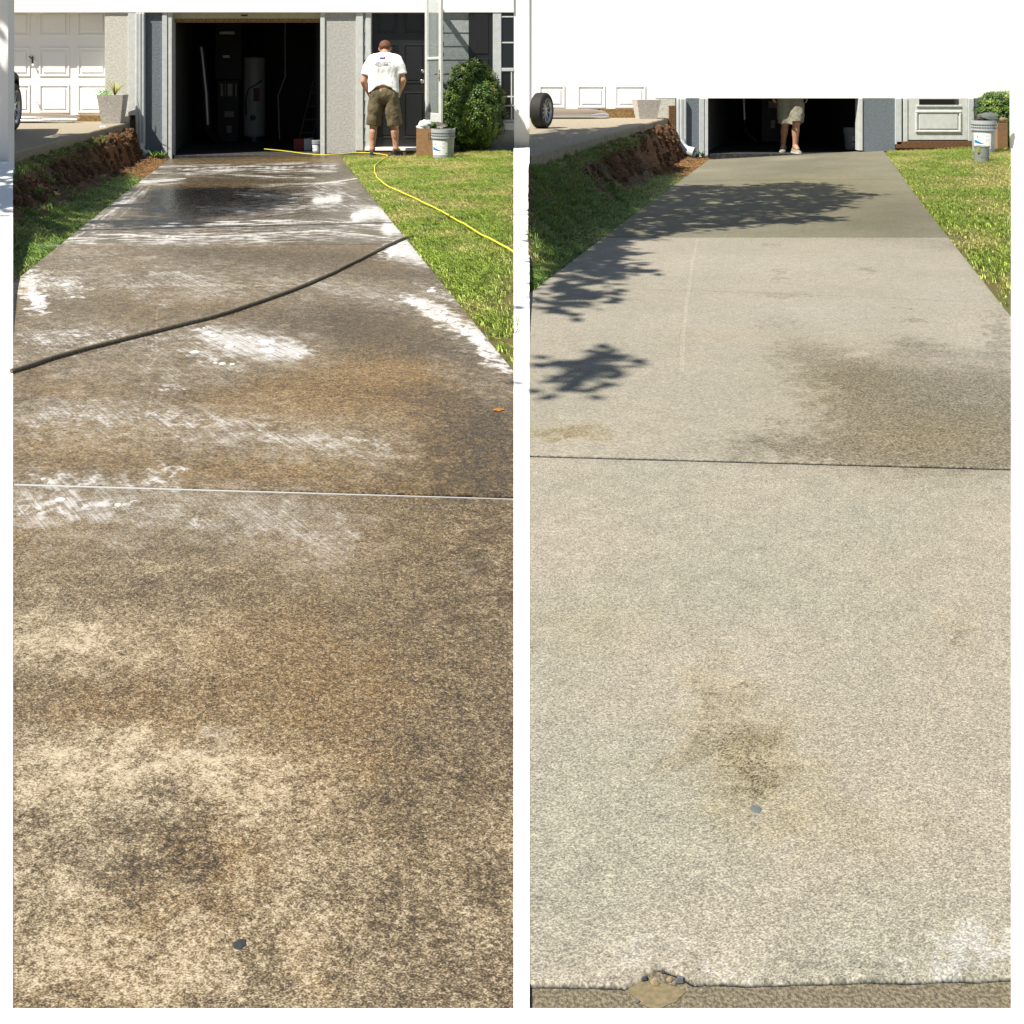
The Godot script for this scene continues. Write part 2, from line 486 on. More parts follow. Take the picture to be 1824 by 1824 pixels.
	# right: damp areas, stains and a chalky front edge
	for s in [[1500, 380, 230, 40, .55], [1420, 300, 130, 12, .45], [1600, 400, 80, 30, .3], [1280, 330, 110, 14, .2], [1440, 285, 80, 5, .3], [1650, 770, 170, 60, .62], [1700, 800, 170, 40, .4], [1780, 740, 60, 60, .4], [1600, 740, 120, 50, .3], [1720, 690, 110, 50, .6], [1560, 700, 110, 50, .55], [1500, 660, 90, 30, .45], [1430, 625, 70, 22, .42], [1380, 575, 60, 20, .3], [1400, 525, 60, 6, .35], [1620, 612, 50, 14, .5], [1660, 630, 60, 10, .4],
			[1780, 590, 20, 50, .5], [1700, 440, 60, 10, .3], [1550, 800, 260, 20, .55], [1360, 790, 70, 18, .35], [1000, 772, 70, 10, .5], [1060, 760, 40, 8, .2], [1700, 820, 150, 16, .5], [1385, 484, 9, 5, .6], [1388, 497, 9, 4, .6], [1370, 436, 12, 3, .5], [1540, 478, 13, 4, .5], [1550, 484, 10, 4, .4], [1618, 549, 14, 4, .6], [1632, 571, 12, 6, .6], [1260, 520, 120, 3, .2], [1380, 752, 10, 5, .6],
			[1310, 1330, 50, 38, .5], [1350, 1400, 34, 40, .7], [1275, 1240, 10, 12, .8], [1230, 1360, 40, 20, .25], [1345, 1350, 36, 50, .35], [1715, 1139, 8, 6, 1.3], [1300, 1290, 40, 40, .4], [1480, 1450, 90, 40, .15], [965, 1290, 4, 6, .8], [1250, 1217, 10, 2, .4], [1100, 1750, 120, 10, .3], [1400, 1744, 300, 5, .4]]:
		spot(1, 1, s[0], s[1], s[2], s[3], s[4])
	for s in [[1640, 780, 180, 60, .6], [1500, 680, 100, 50, .5], [1500, 370, 230, 50, .3], [1000, 770, 70, 12, .9], [1320, 1330, 100, 80, .8], [1370, 1420, 80, 60, .5], [1060, 1120, 120, 60, .3], [1270, 1210, 40, 50, .4], [1430, 330, 120, 20, .5], [1500, 1480, 150, 60, .3], [1650, 1200, 160, 200, .1], [1300, 600, 100, 10, .25], [1700, 1120, 40, 30, .3]]:
		spot(1, 2, s[0], s[1], s[2], s[3], s[4])
	for s in [[1145, 1712, 26, 10, .55], [1180, 1690, 30, 12, .3], [1060, 1735, 24, 10, .4], [1290, 1725, 16, 8, .6], [1262, 1700, 10, 6, .3], [1390, 1722, 22, 8, .6], [1460, 1715, 20, 8, .4], [1500, 1708, 14, 8, .6], [1555, 1718, 16, 7, .5], [1660, 1720, 34, 10, .55], [1760, 1690, 50, 46, .55], [1700, 1730, 80, 10, .5], [1600, 1730, 30, 8, .4], [1230, 1700, 30, 20, .3], [1420, 560, 160, 30, .4], [1330, 470, 250, 30, .35], [1690, 520, 60, 30, .3], [1745, 716, 22, 8, .7], [1100, 570, 120, 30, .2], [1410, 284, 40, 3, .9],
			[1250, 302, 60, 4, .6], [1730, 600, 60, 30, .3]]:
		spot(1, 0, s[0], s[1], s[2], s[3], s[4])
	for f in [[[[1480, 640, 4], [1560, 625, 4]], .4], [[[1620, 620, 4], [1690, 640, 4]], .4]]:
		streak(1, 0, f[0], f[1])

func paint_slab(job: int) -> void:
	var p: Dictionary = painted[job]
	var lot: int = p.lot
	var tx: float = p.texel
	var w := int(ceil((EDGE_R[lot] - EDGE_L[lot] + 0.02) / tx))
	var h := int(ceil((p.d1 - p.d0) / tx))
	var u0: float = EDGE_L[lot] - 0.01
	var d1: float = p.d1
	var rgb := PackedByteArray()
	rgb.resize(w * h * 3)
	var hgt := PackedByteArray()
	hgt.resize(w * h)
	var g0: PackedFloat32Array = stains[lot][0]
	var g1: PackedFloat32Array = stains[lot][1]
	var g2: PackedFloat32Array = stains[lot][2]
	var g3: PackedFloat32Array = stains[lot][3]
	var sl: float = SLOPE[lot]
	var seed_x: int = job * 217
	var zone: int = p.zone
	var fine: float = p.fine
	var warp: float = [0.085, 0.10, 0.0][zone]
	var clf := 1100.0 if zone == 0 else 800.0
	var rgh := PackedByteArray()
	rgh.resize(w * h)
	var cracks: Array = p.get("cracks", [])
	for j in h:
		var d := d1 - (j + 0.5) * tx
		var cj := clampf((d - C_D0) / CELL - 0.5, 0.0, C_H - 2.0)
		var j0 := int(cj)
		var fj := cj - j0
		var r0 := j0 * C_W
		var r1 := r0 + C_W
		var o := j * w
		var jj := (j & 1023) << 10
		var mj := (int(d * 260.0) & 1023) << 10
		var bj := (int(d * 90.0) & 1023) << 10
		var cj2 := (int(d * clf + 300.0) & 1023) << 10
		var sj := (int(d * (60.0 if zone < 2 else 420.0)) & 1023) << 10
		var sj2 := (int(d * (130.0 if zone < 2 else 900.0)) & 1023) << 10
		for i in w:
			var u := u0 + (i + 0.5) * tx
			var uw := u
			if zone < 2:
				var m2 := n_mid[mj | (int(u * 260.0 + 190.0) & 1023)] / 127.5 - 1.0
				var m3 := n_mid[mj | (int(u * 260.0 + 701.0) & 1023)] / 127.5 - 1.0
				uw = u + m2 * warp
				cj = clampf((d + m3 * warp - C_D0) / CELL - 0.5, 0.0, C_H - 2.0)
				j0 = int(cj)
				fj = cj - j0
				r0 = j0 * C_W
				r1 = r0 + C_W
			var ci := clampf((uw - C_U0) / CELL - 0.5, 0.0, C_W - 2.0)
			var i0 := int(ci)
			var fi := ci - i0
			var q00 := (1.0 - fi) * (1.0 - fj)
			var q10 := fi * (1.0 - fj)
			var q01 := (1.0 - fi) * fj
			var q11 := fi * fj
			var a := r0 + i0
			var b := r1 + i0
			var pale := g0[a] * q00 + g0[a + 1] * q10 + g0[b] * q01 + g0[b + 1] * q11
			var dark := g1[a] * q00 + g1[a + 1] * q10 + g1[b] * q01 + g1[b + 1] * q11
			var tan_ := g2[a] * q00 + g2[a + 1] * q10 + g2[b] * q01 + g2[b + 1] * q11
			var k := jj | ((i + seed_x) & 1023)
			var grain := n_grain[k if zone > 0 else (((j * 2) & 1023) << 10) | ((i * 2 + seed_x) & 1023)] / 127.5 - 1.0
			var white := n_white[k] / 127.5 - 1.0
			var agg := n_agg[k] / 127.5 - 1.0
			var stone: int = n_cell[k]
			var mid := n_mid[mj | (int(u * 260.0 + 512.0) & 1023)] / 127.5 - 1.0
			var clump := n_mid[cj2 | (int(u * clf + 90.0) & 1023)] / 127.5 - 1.0
			var big := n_big[bj | (int(u * 90.0 + 300.0) & 1023)] / 127.5 - 1.0
			var gloss := 0.85
			var r: float
			var g: float
			var bl: float
			var z := 128.0 + grain * 12.0 + white * 34.0 + agg * 26.0
			if lot == 0:
				var v: float
				if zone == 0:
					v = 0.41 + 0.38 * pale - 0.16 * dark + big * 0.05 + mid * (0.06 + 0.2 * minf(pale + dark, 1.0)) + clump * (0.05 + 0.24 * minf(pale + dark, 1.0)) + grain * 0.26 + white * 0.42 + agg * 0.17
				elif zone == 1:
					v = 0.385 + 0.4 * pale - 0.24 * dark + big * 0.05 + mid * 0.08 + clump * 0.12 + grain * 0.24 + white * 0.28 + agg * 0.08 + tan_ * 0.07
				else:
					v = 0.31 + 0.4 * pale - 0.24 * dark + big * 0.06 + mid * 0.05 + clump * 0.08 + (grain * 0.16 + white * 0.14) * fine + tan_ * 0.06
				v = clampf(v, 0.0, 1.0)
				var tt := clampf(tan_ * 0.9 + big * 0.25 + 0.3, 0.0, 1.0)
				if zone == 2:
					tt = clampf(tan_ * 0.9, 0.0, 1.0)
				var mr := 140.0 + 22.0 * tt
				var mg := 125.0 + 3.0 * tt
				var mb := 97.0 - 20.0 * tt
				if v < 0.5:
					var f := v * 2.0
					r = 52.0 + (mr - 52.0) * f
					g = 44.0 + (mg - 44.0) * f
					bl = 35.0 + (mb - 35.0) * f
				else:
					var f := v * 2.0 - 1.0
					r = mr + (240.0 - mr) * f
					g = mg + (226.0 - mg) * f
					bl = mb + (198.0 - mb) * f
				gloss = [0.8, 0.5, 0.3][zone] + 0.12 * mid + 0.1 * white - 0.12 * dark + 0.1 * pale
				if zone == 0 and stone > 236 and white > -0.2 and dark + pale > 0.35:
					r = lerpf(r, 92, 0.75)
					g = lerpf(g, 96, 0.75)
					bl = lerpf(bl, 104, 0.75)
				if dark > 0.6 and zone == 0:
					bl += 8.0 * (dark - 0.6)
				# soap: a film with streaks, and thick white where much of it lies
				var foam := g3[a] * q00 + g3[a + 1] * q10 + g3[b] * q01 + g3[b + 1] * q11
				if zone == 2:
					foam *= 1.4
				if foam > 0.03:
					var us := u + d * (0.51 if zone < 2 else 0.0)
					var rib := 0.45 * n_rib[sj | (int(us * (1500.0 if zone < 2 else 110.0) + 77.0) & 1023)] / 255.0 + 0.55 * n_rib[sj2 | (int(us * (3400.0 if zone < 2 else 260.0) + 400.0) & 1023)] / 255.0
					rib = clampf((rib - 0.5) * 1.1 + 0.5 + mid * 0.1, 0.0, 1.0)
					var edge := foam * 1.12 + mid * 0.2 - rib * 0.95 - 0.04
					var am := clampf(edge * 1.6, 0.0, 0.9)
					var haze := foam * (1.0 if zone < 2 else 0.8) * (1.3 - rib * 0.95) * (1.0 + 0.5 * mid)
					am = clampf(am + haze * (1.0 - am) + (grain + white * 0.8) * 0.34 * (am * (1.0 - am) * 1.6 + minf(foam, 0.5) * 0.22), 0.0, 1.0)
					if foam > 0.95:
						am = maxf(am, clampf((foam - 0.9) * 5.0, 0.0, 0.97))
					var fr := 224.0 + 26.0 * am
					r = lerpf(r, fr, am)
					g = lerpf(g, fr, am)
					bl = lerpf(bl, fr, am)
					z += am * 50.0
					gloss = lerpf(gloss, 0.75, am)
			else:
				var v: float
				var sp := grain * 0.24 + white * 0.85 + agg * 0.12
				if zone == 0:
					v = 0.60 + 0.26 * pale - 0.25 * dark + big * 0.03 + mid * 0.05 + sp * 0.36 + clump * 0.035
				elif zone == 1:
					dark = clampf((dark + mid * 0.16 + clump * 0.14 - 0.13) * 1.5, 0.0, 0.9) * minf(1.0, dark * 8.0)
					v = 0.595 + 0.12 * pale - 0.27 * dark + big * 0.03 + mid * 0.03 + sp * (0.2 + 0.14 * dark)
				else:
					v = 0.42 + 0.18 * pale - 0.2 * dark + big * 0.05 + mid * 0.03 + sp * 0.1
				if zone == 0:
					dark *= clampf(0.85 + 0.9 * mid + 0.4 * clump, 0.2, 1.5)
				if dark > 0.22 and zone == 0:
					# pits where the surface has worn off
					v -= clampf((dark - 0.22) * 1.8, 0.0, 1.0) * (0.42 if agg * 0.45 + white * 0.35 + grain * 0.5 < -0.36 else -0.06)
				v = clampf(v, 0.0, 1.0)
				var tt := clampf(tan_, 0.0, 1.0)
				var pink := clampf(big * 0.6, -0.3, 0.5) * (1.0 if zone == 0 else 0.4)
				if zone == 1:
					tt = minf(1.0, tt + dark * 0.25)
				r = 70.0 + 193.0 * v + 2.0 * tt + 5.0 * pink
				g = 67.0 + 189.0 * v - 5.0 * tt - 2.0 * pink
				bl = 60.0 + 172.0 * v - 22.0 * tt
				if zone == 2:
					r -= 2.0
					bl -= 8.0
				if zone == 1:
					bl += 6.0 * pale
				if zone == 0 and pale > 0.2:
					bl += 26.0 * pale
					g += 6.0 * pale
				if zone == 0 and stone > 244 and white > 0.1:
					r = lerpf(r, 108, 0.7)
					g = lerpf(g, 114, 0.7)
					bl = lerpf(bl, 118, 0.7)
			rgh[o + i] = clampi(int(gloss * 255.0), 40, 255)
			hgt[o + i] = clampi(int(z), 0, 255)
			var t3 := (o + i) * 3
			rgb[t3] = clampi(int(r), 0, 255)
			rgb[t3 + 1] = clampi(int(g), 0, 255)
			rgb[t3 + 2] = clampi(int(bl), 0, 255)
	# hairline cracks: [column, row] points of the photograph, brightness, half width in metres
	for c in cracks:
		var done := {}
		for m in c[0].size() - 1:
			var pa := ground_at(c[0][m][0], c[0][m][1])
			var pb := ground_at(c[0][m + 1][0], c[0][m + 1][1])
			var n := int(pa.distance_to(pb) / (tx * 0.7)) + 1
			for s in n:
				var q := pa.lerp(pb, float(s) / n)
				var dd := -q.z
				var uu := q.x - sl * dd + 0.003 * (n_mid[(int(dd * 300.0) & 1023) << 10 | (int(q.x * 300.0) & 1023)] / 127.5 - 1.0)
				var hw := int(ceil(c[2] / tx))
				for e in range(-hw, hw + 1):
					for e2 in range(-hw, hw + 1):
						var i := int((uu - u0) / tx) + e
						var j := int((d1 - dd) / tx) + e2
						if i >= 0 and j >= 0 and i < w and j < h and not done.has(j * w + i) and n_white[((j & 1023) << 10) | (i & 1023)] > 60:
							done[j * w + i] = true
							var t3 := (j * w + i) * 3
							for q3 in 3:
								rgb[t3 + q3] = clampi(int(rgb[t3 + q3] * c[1]), 0, 255)
							hgt[j * w + i] = int(hgt[j * w + i] * 0.5)
	var im := Image.create_from_data(w, h, false, Image.FORMAT_RGB8, rgb)
	var hm := Image.create_from_data(w, h, false, Image.FORMAT_L8, hgt)
	hm.bump_map_to_normal_map(p.bump)
	p.w = w * tx
	p.h = h * tx
	p.image = im
	p.rough = Image.create_from_data(w, h, false, Image.FORMAT_L8, rgh)
	p.normal = hm

func concrete(job: int, rough: float) -> StandardMaterial3D:
	var p: Dictionary = painted[job]
	var m := mat(Color(K, K, K), rough)
	m.albedo_texture = ImageTexture.create_from_image(p.image)
	m.roughness_texture = ImageTexture.create_from_image(p.rough)
	m.normal_enabled = true
	m.normal_texture = ImageTexture.create_from_image(p.normal)
	m.normal_scale = 0.6
	m.texture_repeat = false
	m.set_meta("job", job)
	return m

# where the two lots meet, seen from each driveway's own centre line
func side_limits(lot: int, d: float) -> Vector2:
	if lot == 0:
		return Vector2(EDGE_L[0], minf(EDGE_R[0], 0.0085 * d - SLOPE[0] * d))
	return Vector2(maxf(EDGE_L[1], 0.0085 * d - SLOPE[1] * d), EDGE_R[1])

# one cast slab between two cross joints; the joints run at near(u) and far(u)
func cast_slab(called: String, job: int, rows: int, near: Callable, far: Callable, cols: Array, material: Material, parent: Node) -> MeshInstance3D:
	var p: Dictionary = painted[job]
	var lot: int = p.lot
	var m := MB.new()
	m.use_uv = true
	var nc := cols.size()
	var all_rows := [-2, -1]
	for r in rows + 1:
		all_rows.append(r)
	all_rows.append_array([rows + 1, rows + 2])
	var ids := []
	for r in all_rows:
		var f := clampf(float(r) / rows, 0.0, 1.0)
		var row := PackedInt32Array()
		for ci in range(-2, nc + 2):
			var s: float = cols[clampi(ci, 0, nc - 1)]
			var u := s
			var d := 0.0
			for it in 3:
				d = lerpf(near.call(u), far.call(u), f)
				var lim := side_limits(lot, d)
				u = clampf(s, lim.x, lim.y)
			var drop := 0.0
			var push := Vector3.ZERO
			var rim := maxi(maxi(-r, r - rows), maxi(-ci, ci - nc + 1))
			if rim == 2:
				drop = 0.11
			elif rim == 1:
				drop = 0.007
			else:
				# the top stays a few millimetres inside the rim, so that the arris is worn round
				if r == 0:
					push.z = -0.006
				elif r == rows:
					push.z = 0.006
				if ci == 0:
					push.x = 0.006
				elif ci == nc - 1:
					push.x = -0.006
			var x: float = SLOPE[lot] * d + u
			var y := ground_height(x, d, lot) - drop
			var dd := d - push.z
			var uu := u + push.x
			row.append(m.vert(Vector3(x + push.x, y, -d + push.z), Vector3.UP, Vector2((uu - EDGE_L[lot] + 0.01) / p.w, (p.d1 - dd) / p.h)))
		ids.append(row)
	for r in ids.size() - 1:
		for c in ids[r].size() - 1:
			m.face(ids[r][c], ids[r][c + 1], ids[r + 1][c + 1])
			m.face(ids[r][c], ids[r + 1][c + 1], ids[r + 1][c])
	# true normals where the rim turns down
	var acc := PackedVector3Array()
	acc.resize(m.v.size())
	for t in m.ix.size() / 3:
		var a := m.ix[t * 3]
		var b := m.ix[t * 3 + 1]
		var c := m.ix[t * 3 + 2]
		var g := (m.v[c] - m.v[a]).cross(m.v[b] - m.v[a])
		if g.y < 0.0 and absf(g.y) > 0.3 * g.length():
			g = -g
		acc[a] += g
		acc[b] += g
		acc[c] += g
	for i in m.v.size():
		if acc[i].length() > 1e-12:
			m.n[i] = acc[i].normalized()
			if m.n[i].y < -0.01:
				m.n[i] = -m.n[i]
	return part(called, m, material, parent)

func even_cols(a: float, b: float, n: int) -> Array:
	var o := []
	for i in n + 1:
		o.append(lerpf(a, b, float(i) / n))
	return o

func build_driveways() -> void:
	n_grain = noise_bytes(11, 0.42, 2, FastNoiseLite.TYPE_SIMPLEX_SMOOTH)
	n_mid = noise_bytes(5, 0.035, 4, FastNoiseLite.TYPE_SIMPLEX_SMOOTH)
	n_big = noise_bytes(8, 0.012, 4, FastNoiseLite.TYPE_SIMPLEX_SMOOTH)
	n_rib = noise_bytes(21, 0.03, 4, FastNoiseLite.TYPE_SIMPLEX_SMOOTH, FastNoiseLite.FRACTAL_FBM, 26.0)
	var az := FastNoiseLite.new()
	az.seed = 71
	az.noise_type = FastNoiseLite.TYPE_CELLULAR
	az.cellular_return_type = FastNoiseLite.RETURN_CELL_VALUE
	az.frequency = 0.29
	az.fractal_type = FastNoiseLite.FRACTAL_NONE
	n_agg = az.get_image(1024, 1024).get_data()
	n_cell = noise_bytes(33, 0.09, 1, FastNoiseLite.TYPE_CELLULAR, FastNoiseLite.FRACTAL_NONE)
	var r := RandomNumberGenerator.new()
	r.seed = 4
	var wn := PackedInt32Array()
	wn.resize(1024 * 256)
	for i in wn.size():
		wn[i] = r.randi()
	n_white = wn.to_byte_array()
	lay_stains()
	painted = [
		{"lot": 0, "zone": 0, "d0": 1.2, "d1": 3.52, "texel": 0.0017, "fine": 1.0, "bump": 2.2},
		{"lot": 0, "zone": 1, "d0": 3.2, "d1": 8.28, "texel": 0.0038, "fine": 1.0, "bump": 2.0, "cracks": [
			[[[280, 548], [278, 575], [277, 600], [279, 625], [270, 650]], 1.12, 0.003], [[[272, 690], [266, 720], [262, 740]], 1.1, 0.003], [[[24, 534], [120, 530], [200, 538], [280, 548]], 0.9, 0.003], [[[280, 548], [400, 556], [560, 552], [700, 560], [800, 556]], 0.93, 0.003]]},
		{"lot": 0, "zone": 2, "d0": 8.2, "d1": 17.4, "texel": 0.0075, "fine": 1.0, "bump": 1.5},
		{"lot": 1, "zone": 0, "d0": 1.5, "d1": 3.72, "texel": 0.0017, "fine": 1.0, "bump": 2.0},
		{"lot": 1, "zone": 1, "d0": 3.4, "d1": 8.66, "texel": 0.0038, "fine": 1.0, "bump": 2.0, "cracks": [[[[1000, 512], [1120, 515], [1260, 518], [1420, 524], [1560, 530], [1740, 538]], 0.88, 0.003], [[[1242, 425], [1232, 470], [1222, 540], [1216, 600], [1214, 660]], 1.06, 0.007]]},
		{"lot": 1, "zone": 2, "d0": 8.5, "d1": 17.6, "texel": 0.0075, "fine": 1.0, "bump": 1.5, "cracks": [[[[1150, 323], [1300, 321], [1500, 322], [1640, 324]], 0.72, 0.015]]}]
	var gid := WorkerThreadPool.add_group_task(paint_slab, painted.size(), 4)
	WorkerThreadPool.wait_for_group_task_completion(gid)
	var left := setting("driveway", "stained and partly soaped concrete driveway in front of the open garage")
	var right := setting("driveway", "pressure cleaned pale concrete driveway in front of the lowered white garage door")
	var lc := even_cols(EDGE_L[0], EDGE_R[0], 60)
	var rc := even_cols(EDGE_L[1], EDGE_R[1], 60)
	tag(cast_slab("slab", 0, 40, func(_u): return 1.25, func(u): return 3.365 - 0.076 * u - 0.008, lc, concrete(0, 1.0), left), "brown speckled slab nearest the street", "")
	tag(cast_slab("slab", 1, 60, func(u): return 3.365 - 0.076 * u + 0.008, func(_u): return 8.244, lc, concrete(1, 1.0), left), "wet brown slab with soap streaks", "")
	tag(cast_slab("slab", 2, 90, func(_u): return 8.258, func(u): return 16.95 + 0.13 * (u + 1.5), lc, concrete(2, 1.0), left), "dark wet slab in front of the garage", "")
	# the right driveway's front edge is ragged and has a broken notch
	var ragged := []
	var u := EDGE_L[1] as float
	while u < EDGE_R[1]:
		ragged.append(u)
		u += 0.006 if u > -0.45 and u < 0.3 else 0.05
	ragged.append(EDGE_R[1])
	noise_a.seed = 3
	noise_a.frequency = 9.0
	noise_a.fractal_octaves = 4
	var lip := func(q: float) -> float:
		var b: float = 1.538 + 0.018 * (q + 0.397) + 0.005 * noise_a.get_noise_1d(q)
		if q > -0.275 and q < -0.165:
			var f := (q + 0.262) / 0.034 if q < -0.228 else (-0.172 - q) / 0.056
			b += 0.03 * clampf(f, 0.0, 1.0) + 0.004 * noise_a.get_noise_1d(q * 7.0 + 30.0)
		return b
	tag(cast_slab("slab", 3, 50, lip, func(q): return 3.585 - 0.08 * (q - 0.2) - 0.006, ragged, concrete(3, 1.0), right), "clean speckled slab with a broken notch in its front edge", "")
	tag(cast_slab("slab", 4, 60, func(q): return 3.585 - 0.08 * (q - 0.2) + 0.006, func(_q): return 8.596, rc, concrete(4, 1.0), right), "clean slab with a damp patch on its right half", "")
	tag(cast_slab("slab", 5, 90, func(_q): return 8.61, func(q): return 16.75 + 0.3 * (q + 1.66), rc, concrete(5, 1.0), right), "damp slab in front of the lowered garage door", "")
	var suds := []
	var sr := RandomNumberGenerator.new()
	sr.seed = 8
	var fg: PackedFloat32Array = stains[0][3]
	for k in 60000:
		var d := sqrt(lerpf(3.0 * 3.0, 11.0 * 11.0, sr.randf()))
		var q := sr.randf_range(EDGE_L[0] + 0.02, EDGE_R[0] - 0.03)
		if fg[int((d - C_D0) / CELL) * C_W + int((q - C_U0) / CELL)] < sr.randf_range(0.78, 1.15) or sr.randf() > 0.35:
			continue
		var sz := 0.005 + 0.016 * pow(sr.randf(), 3.0)
		suds.append([Transform3D(Basis(Vector3.UP, sr.randf() * TAU).scaled(Vector3(sz * 1.5, sz * 0.5, sz)), Vector3(SLOPE[0] * d + q, ground_height(SLOPE[0] * d + q, d, 0), -d)), Color(0.62, 0.62, 0.62)])
	var bub := MB.new()
	bub.use_c = true
	bub.ball(Vector3.ZERO, Vector3.ONE, 6, 9, 0.4, 3)
	scatter("suds", "clumps of white soap suds on the stained driveway", "suds", bub.mesh(), tinted(0.5), suds)
	# what fills the joints
	var jm := mat(tone(235, 236, 234), 0.6)
	var soapy := MB.new()
	for q in [[-2.6, 0.0065, -1.6, 0.0065], [-1.6, 0.0065, -0.75, 0.0045], [-0.75, 0.0045, 0.016, 0.002]]:
		soapy.quad(Vector3(q[0], -0.003, -q[1]), Vector3(q[2], -0.003, -q[3]), Vector3(q[2], -0.003, q[3]), Vector3(q[0], -0.003, q[1]), Vector3.UP)
		soapy.quad(Vector3(q[0], -0.003, q[1]), Vector3(q[2], -0.003, q[3]), Vector3(q[2], -0.03, q[3]), Vector3(q[0], -0.03, q[1]), Vector3.BACK)
		soapy.quad(Vector3(q[0], -0.003, -q[1]), Vector3(q[2], -0.003, -q[3]), Vector3(q[2], -0.03, -q[3]), Vector3(q[0], -0.03, -q[1]), Vector3.FORWARD)
	var js := part("joint_foam", soapy, jm, left, Vector3(0, 0, -3.312))
	js.rotation.y = atan(-0.0765)
	js.set_meta("label", "white soap standing in the cross joint")
	var jd := mat(tone(62, 55, 42), 0.9)
	var d2 := MB.new()
	d2.box(Vector3(-3.5, -0.03, -0.008), Vector3(0.1, -0.006, 0.008), 0.0)
	part("joint_filler", d2, mat(tone(205, 205, 200), 0.7), left, Vector3(0, 0, -8.251))
	var d3 := MB.new()
	d3.box(Vector3(0.0, -0.03, -0.006), Vector3(2.4, -0.011, 0.006), 0.0)
	var j3 := part("joint_filler", d3, jd, right, Vector3(0, 0, -3.678))
	j3.rotation.y = atan(0.08 / 1.02)
	var d4 := MB.new()
	d4.box(Vector3(0.4, -0.03, -0.008), Vector3(3.6, -0.011, 0.008), 0.0)
	part("joint_filler", d4, jd, right, Vector3(0, 0, -8.603))

# a sheet between two side lines, following the ground, with thickness
func ribbon(called: String, parent: Node, d0: float, d1: float, steps: int, xa: Callable, xb: Callable, top: Callable, depth: float, material: Material) -> MeshInstance3D:
	var m := MB.new()
	var prev := []
	for i in steps + 1:
		var d := lerpf(d0, d1, float(i) / steps)
		var a: float = xa.call(d)
		var b: float = xb.call(d)
		var y: float = top.call(d)
		var cur := [Vector3(a, y, -d), Vector3(b, y, -d), Vector3(a, y - depth, -d), Vector3(b, y - depth, -d)]
		if i > 0:
			m.quad(prev[0], prev[1], cur[1], cur[0], Vector3.UP)
			m.quad(prev[0], cur[0], cur[2], prev[2], Vector3.LEFT)
			m.quad(prev[1], cur[1], cur[3], prev[3], Vector3.RIGHT)
		if i == 0 or i == steps:
			m.quad(cur[0], cur[1], cur[3], cur[2], Vector3(0, 0, 1 if i == 0 else -1))
		prev = cur
	return part(called, m, material, parent)

func build_ground() -> void:
	var g := MB.new()
	g.quad(Vector3(-400, -0.16, 300), Vector3(400, -0.16, 300), Vector3(400, -0.16, -500), Vector3(-400, -0.16, -500), Vector3.UP)
	var gm := part("ground", g, rough_mat("soil", tone(122, 112, 66), 0.95, 0.25, 0.7, 0.3), self)
	tag(gm, "bare soil that everything stands on", "", "", "structure")
	# street gutter below the right driveway
	var pan := MB.new()
	pan.box(Vector3(0.013, -0.1, -1.70), Vector3(6.0, -0.0055, -0.2), 0.004)
	var pm := rough_mat("pan", tone(186, 174, 144), 0.85, 0.42, 5.0, 0.7, 0.05, 5)
	tag(part("street_gutter", pan, pm, self), "dirty concrete gutter along the clean driveway's front edge", "", "", "structure")
	var st := MB.new()
	st.box(Vector3(-60, -0.2, -0.19), Vector3(60, -0.03, 7.0), 0.0)
	tag(part("street", st, rough_mat("asphalt", Color(0.055, 0.055, 0.055), 0.9, 0.3, 2.0, 0.5, 0.08, 4), self), "dark asphalt street in front of the driveways", "", "", "structure")
	# white paint and white kerbs round the lots
	var wm := mat(Color(0.93, 0.93, 0.93), 0.6)
	var low := func(d): return 0.0015 + 0.044 * smoothstep(5.0, 7.0, d)
	var rise := func(d): return low.call(d) + maxf(ground_height(0.0075 * d, d, 0), 0.0)
	tag(ribbon("kerb", self, 1.5, 17.12, 30, func(d): return 0.0015 * d, func(d): return 0.0155 * d, rise, 0.12, wm), "long white kerb between the two driveways", "", "", "structure")
	tag(ribbon("kerb", self, 1.5, 9.9, 20, func(d): return -0.46 * d, func(d): return -0.4445 * d, func(d): return low.call(d) + 0.09 * smoothstep(6.5, 8.0, d) + maxf(0.0, bank_height(0, -0.4523 * d, d)), 0.12, wm), "white kerb along the left side of the stained driveway's lot", "", "", "structure")
	tag(ribbon("kerb", self, 1.5, 17.0, 30, func(d): return 0.4445 * d, func(d): return 0.46 * d, func(d): return low.call(d) + ground_height(0.45 * d, d, 1), 0.15, wm), "white kerb along the right side of the clean driveway's lot", "", "", "structure")
	tag(slab_box("gate_post", Vector3(-0.4605 * 10.12, -0.05, -10.16), Vector3(-0.4448 * 10.12, 2.75, -10.04), 0.004, wm, self), "white square post at the left end of the kerb", "post", "white posts at the lot corners")
	tag(slab_box("gate_post", Vector3(0.4448 * 16.3, -0.05, -16.36), Vector3(0.462 * 16.3, 1.4, -16.2), 0.004, wm, self), "low white square post at the far right end of the kerb", "post", "white posts at the lot corners")
	tag(slab_box("street_line", Vector3(-4, -0.05, -1.4985), Vector3(4, 0.004, -1.3), 0.001, wm, self), "white painted line across the mouths of both driveways", "", "", "structure")
	build_lawns()

# ---------------------------------------------------------------- banks and lawns
func pad_edge(lot: int, d: float) -> float:
	return -4.71 - 0.177 * (d - 10.6) if lot == 0 else 0.15 + 0.283 * (d - 9.3)

func drive_edge(lot: int, d: float) -> float:
	return SLOPE[lot] * d + EDGE_L[lot]

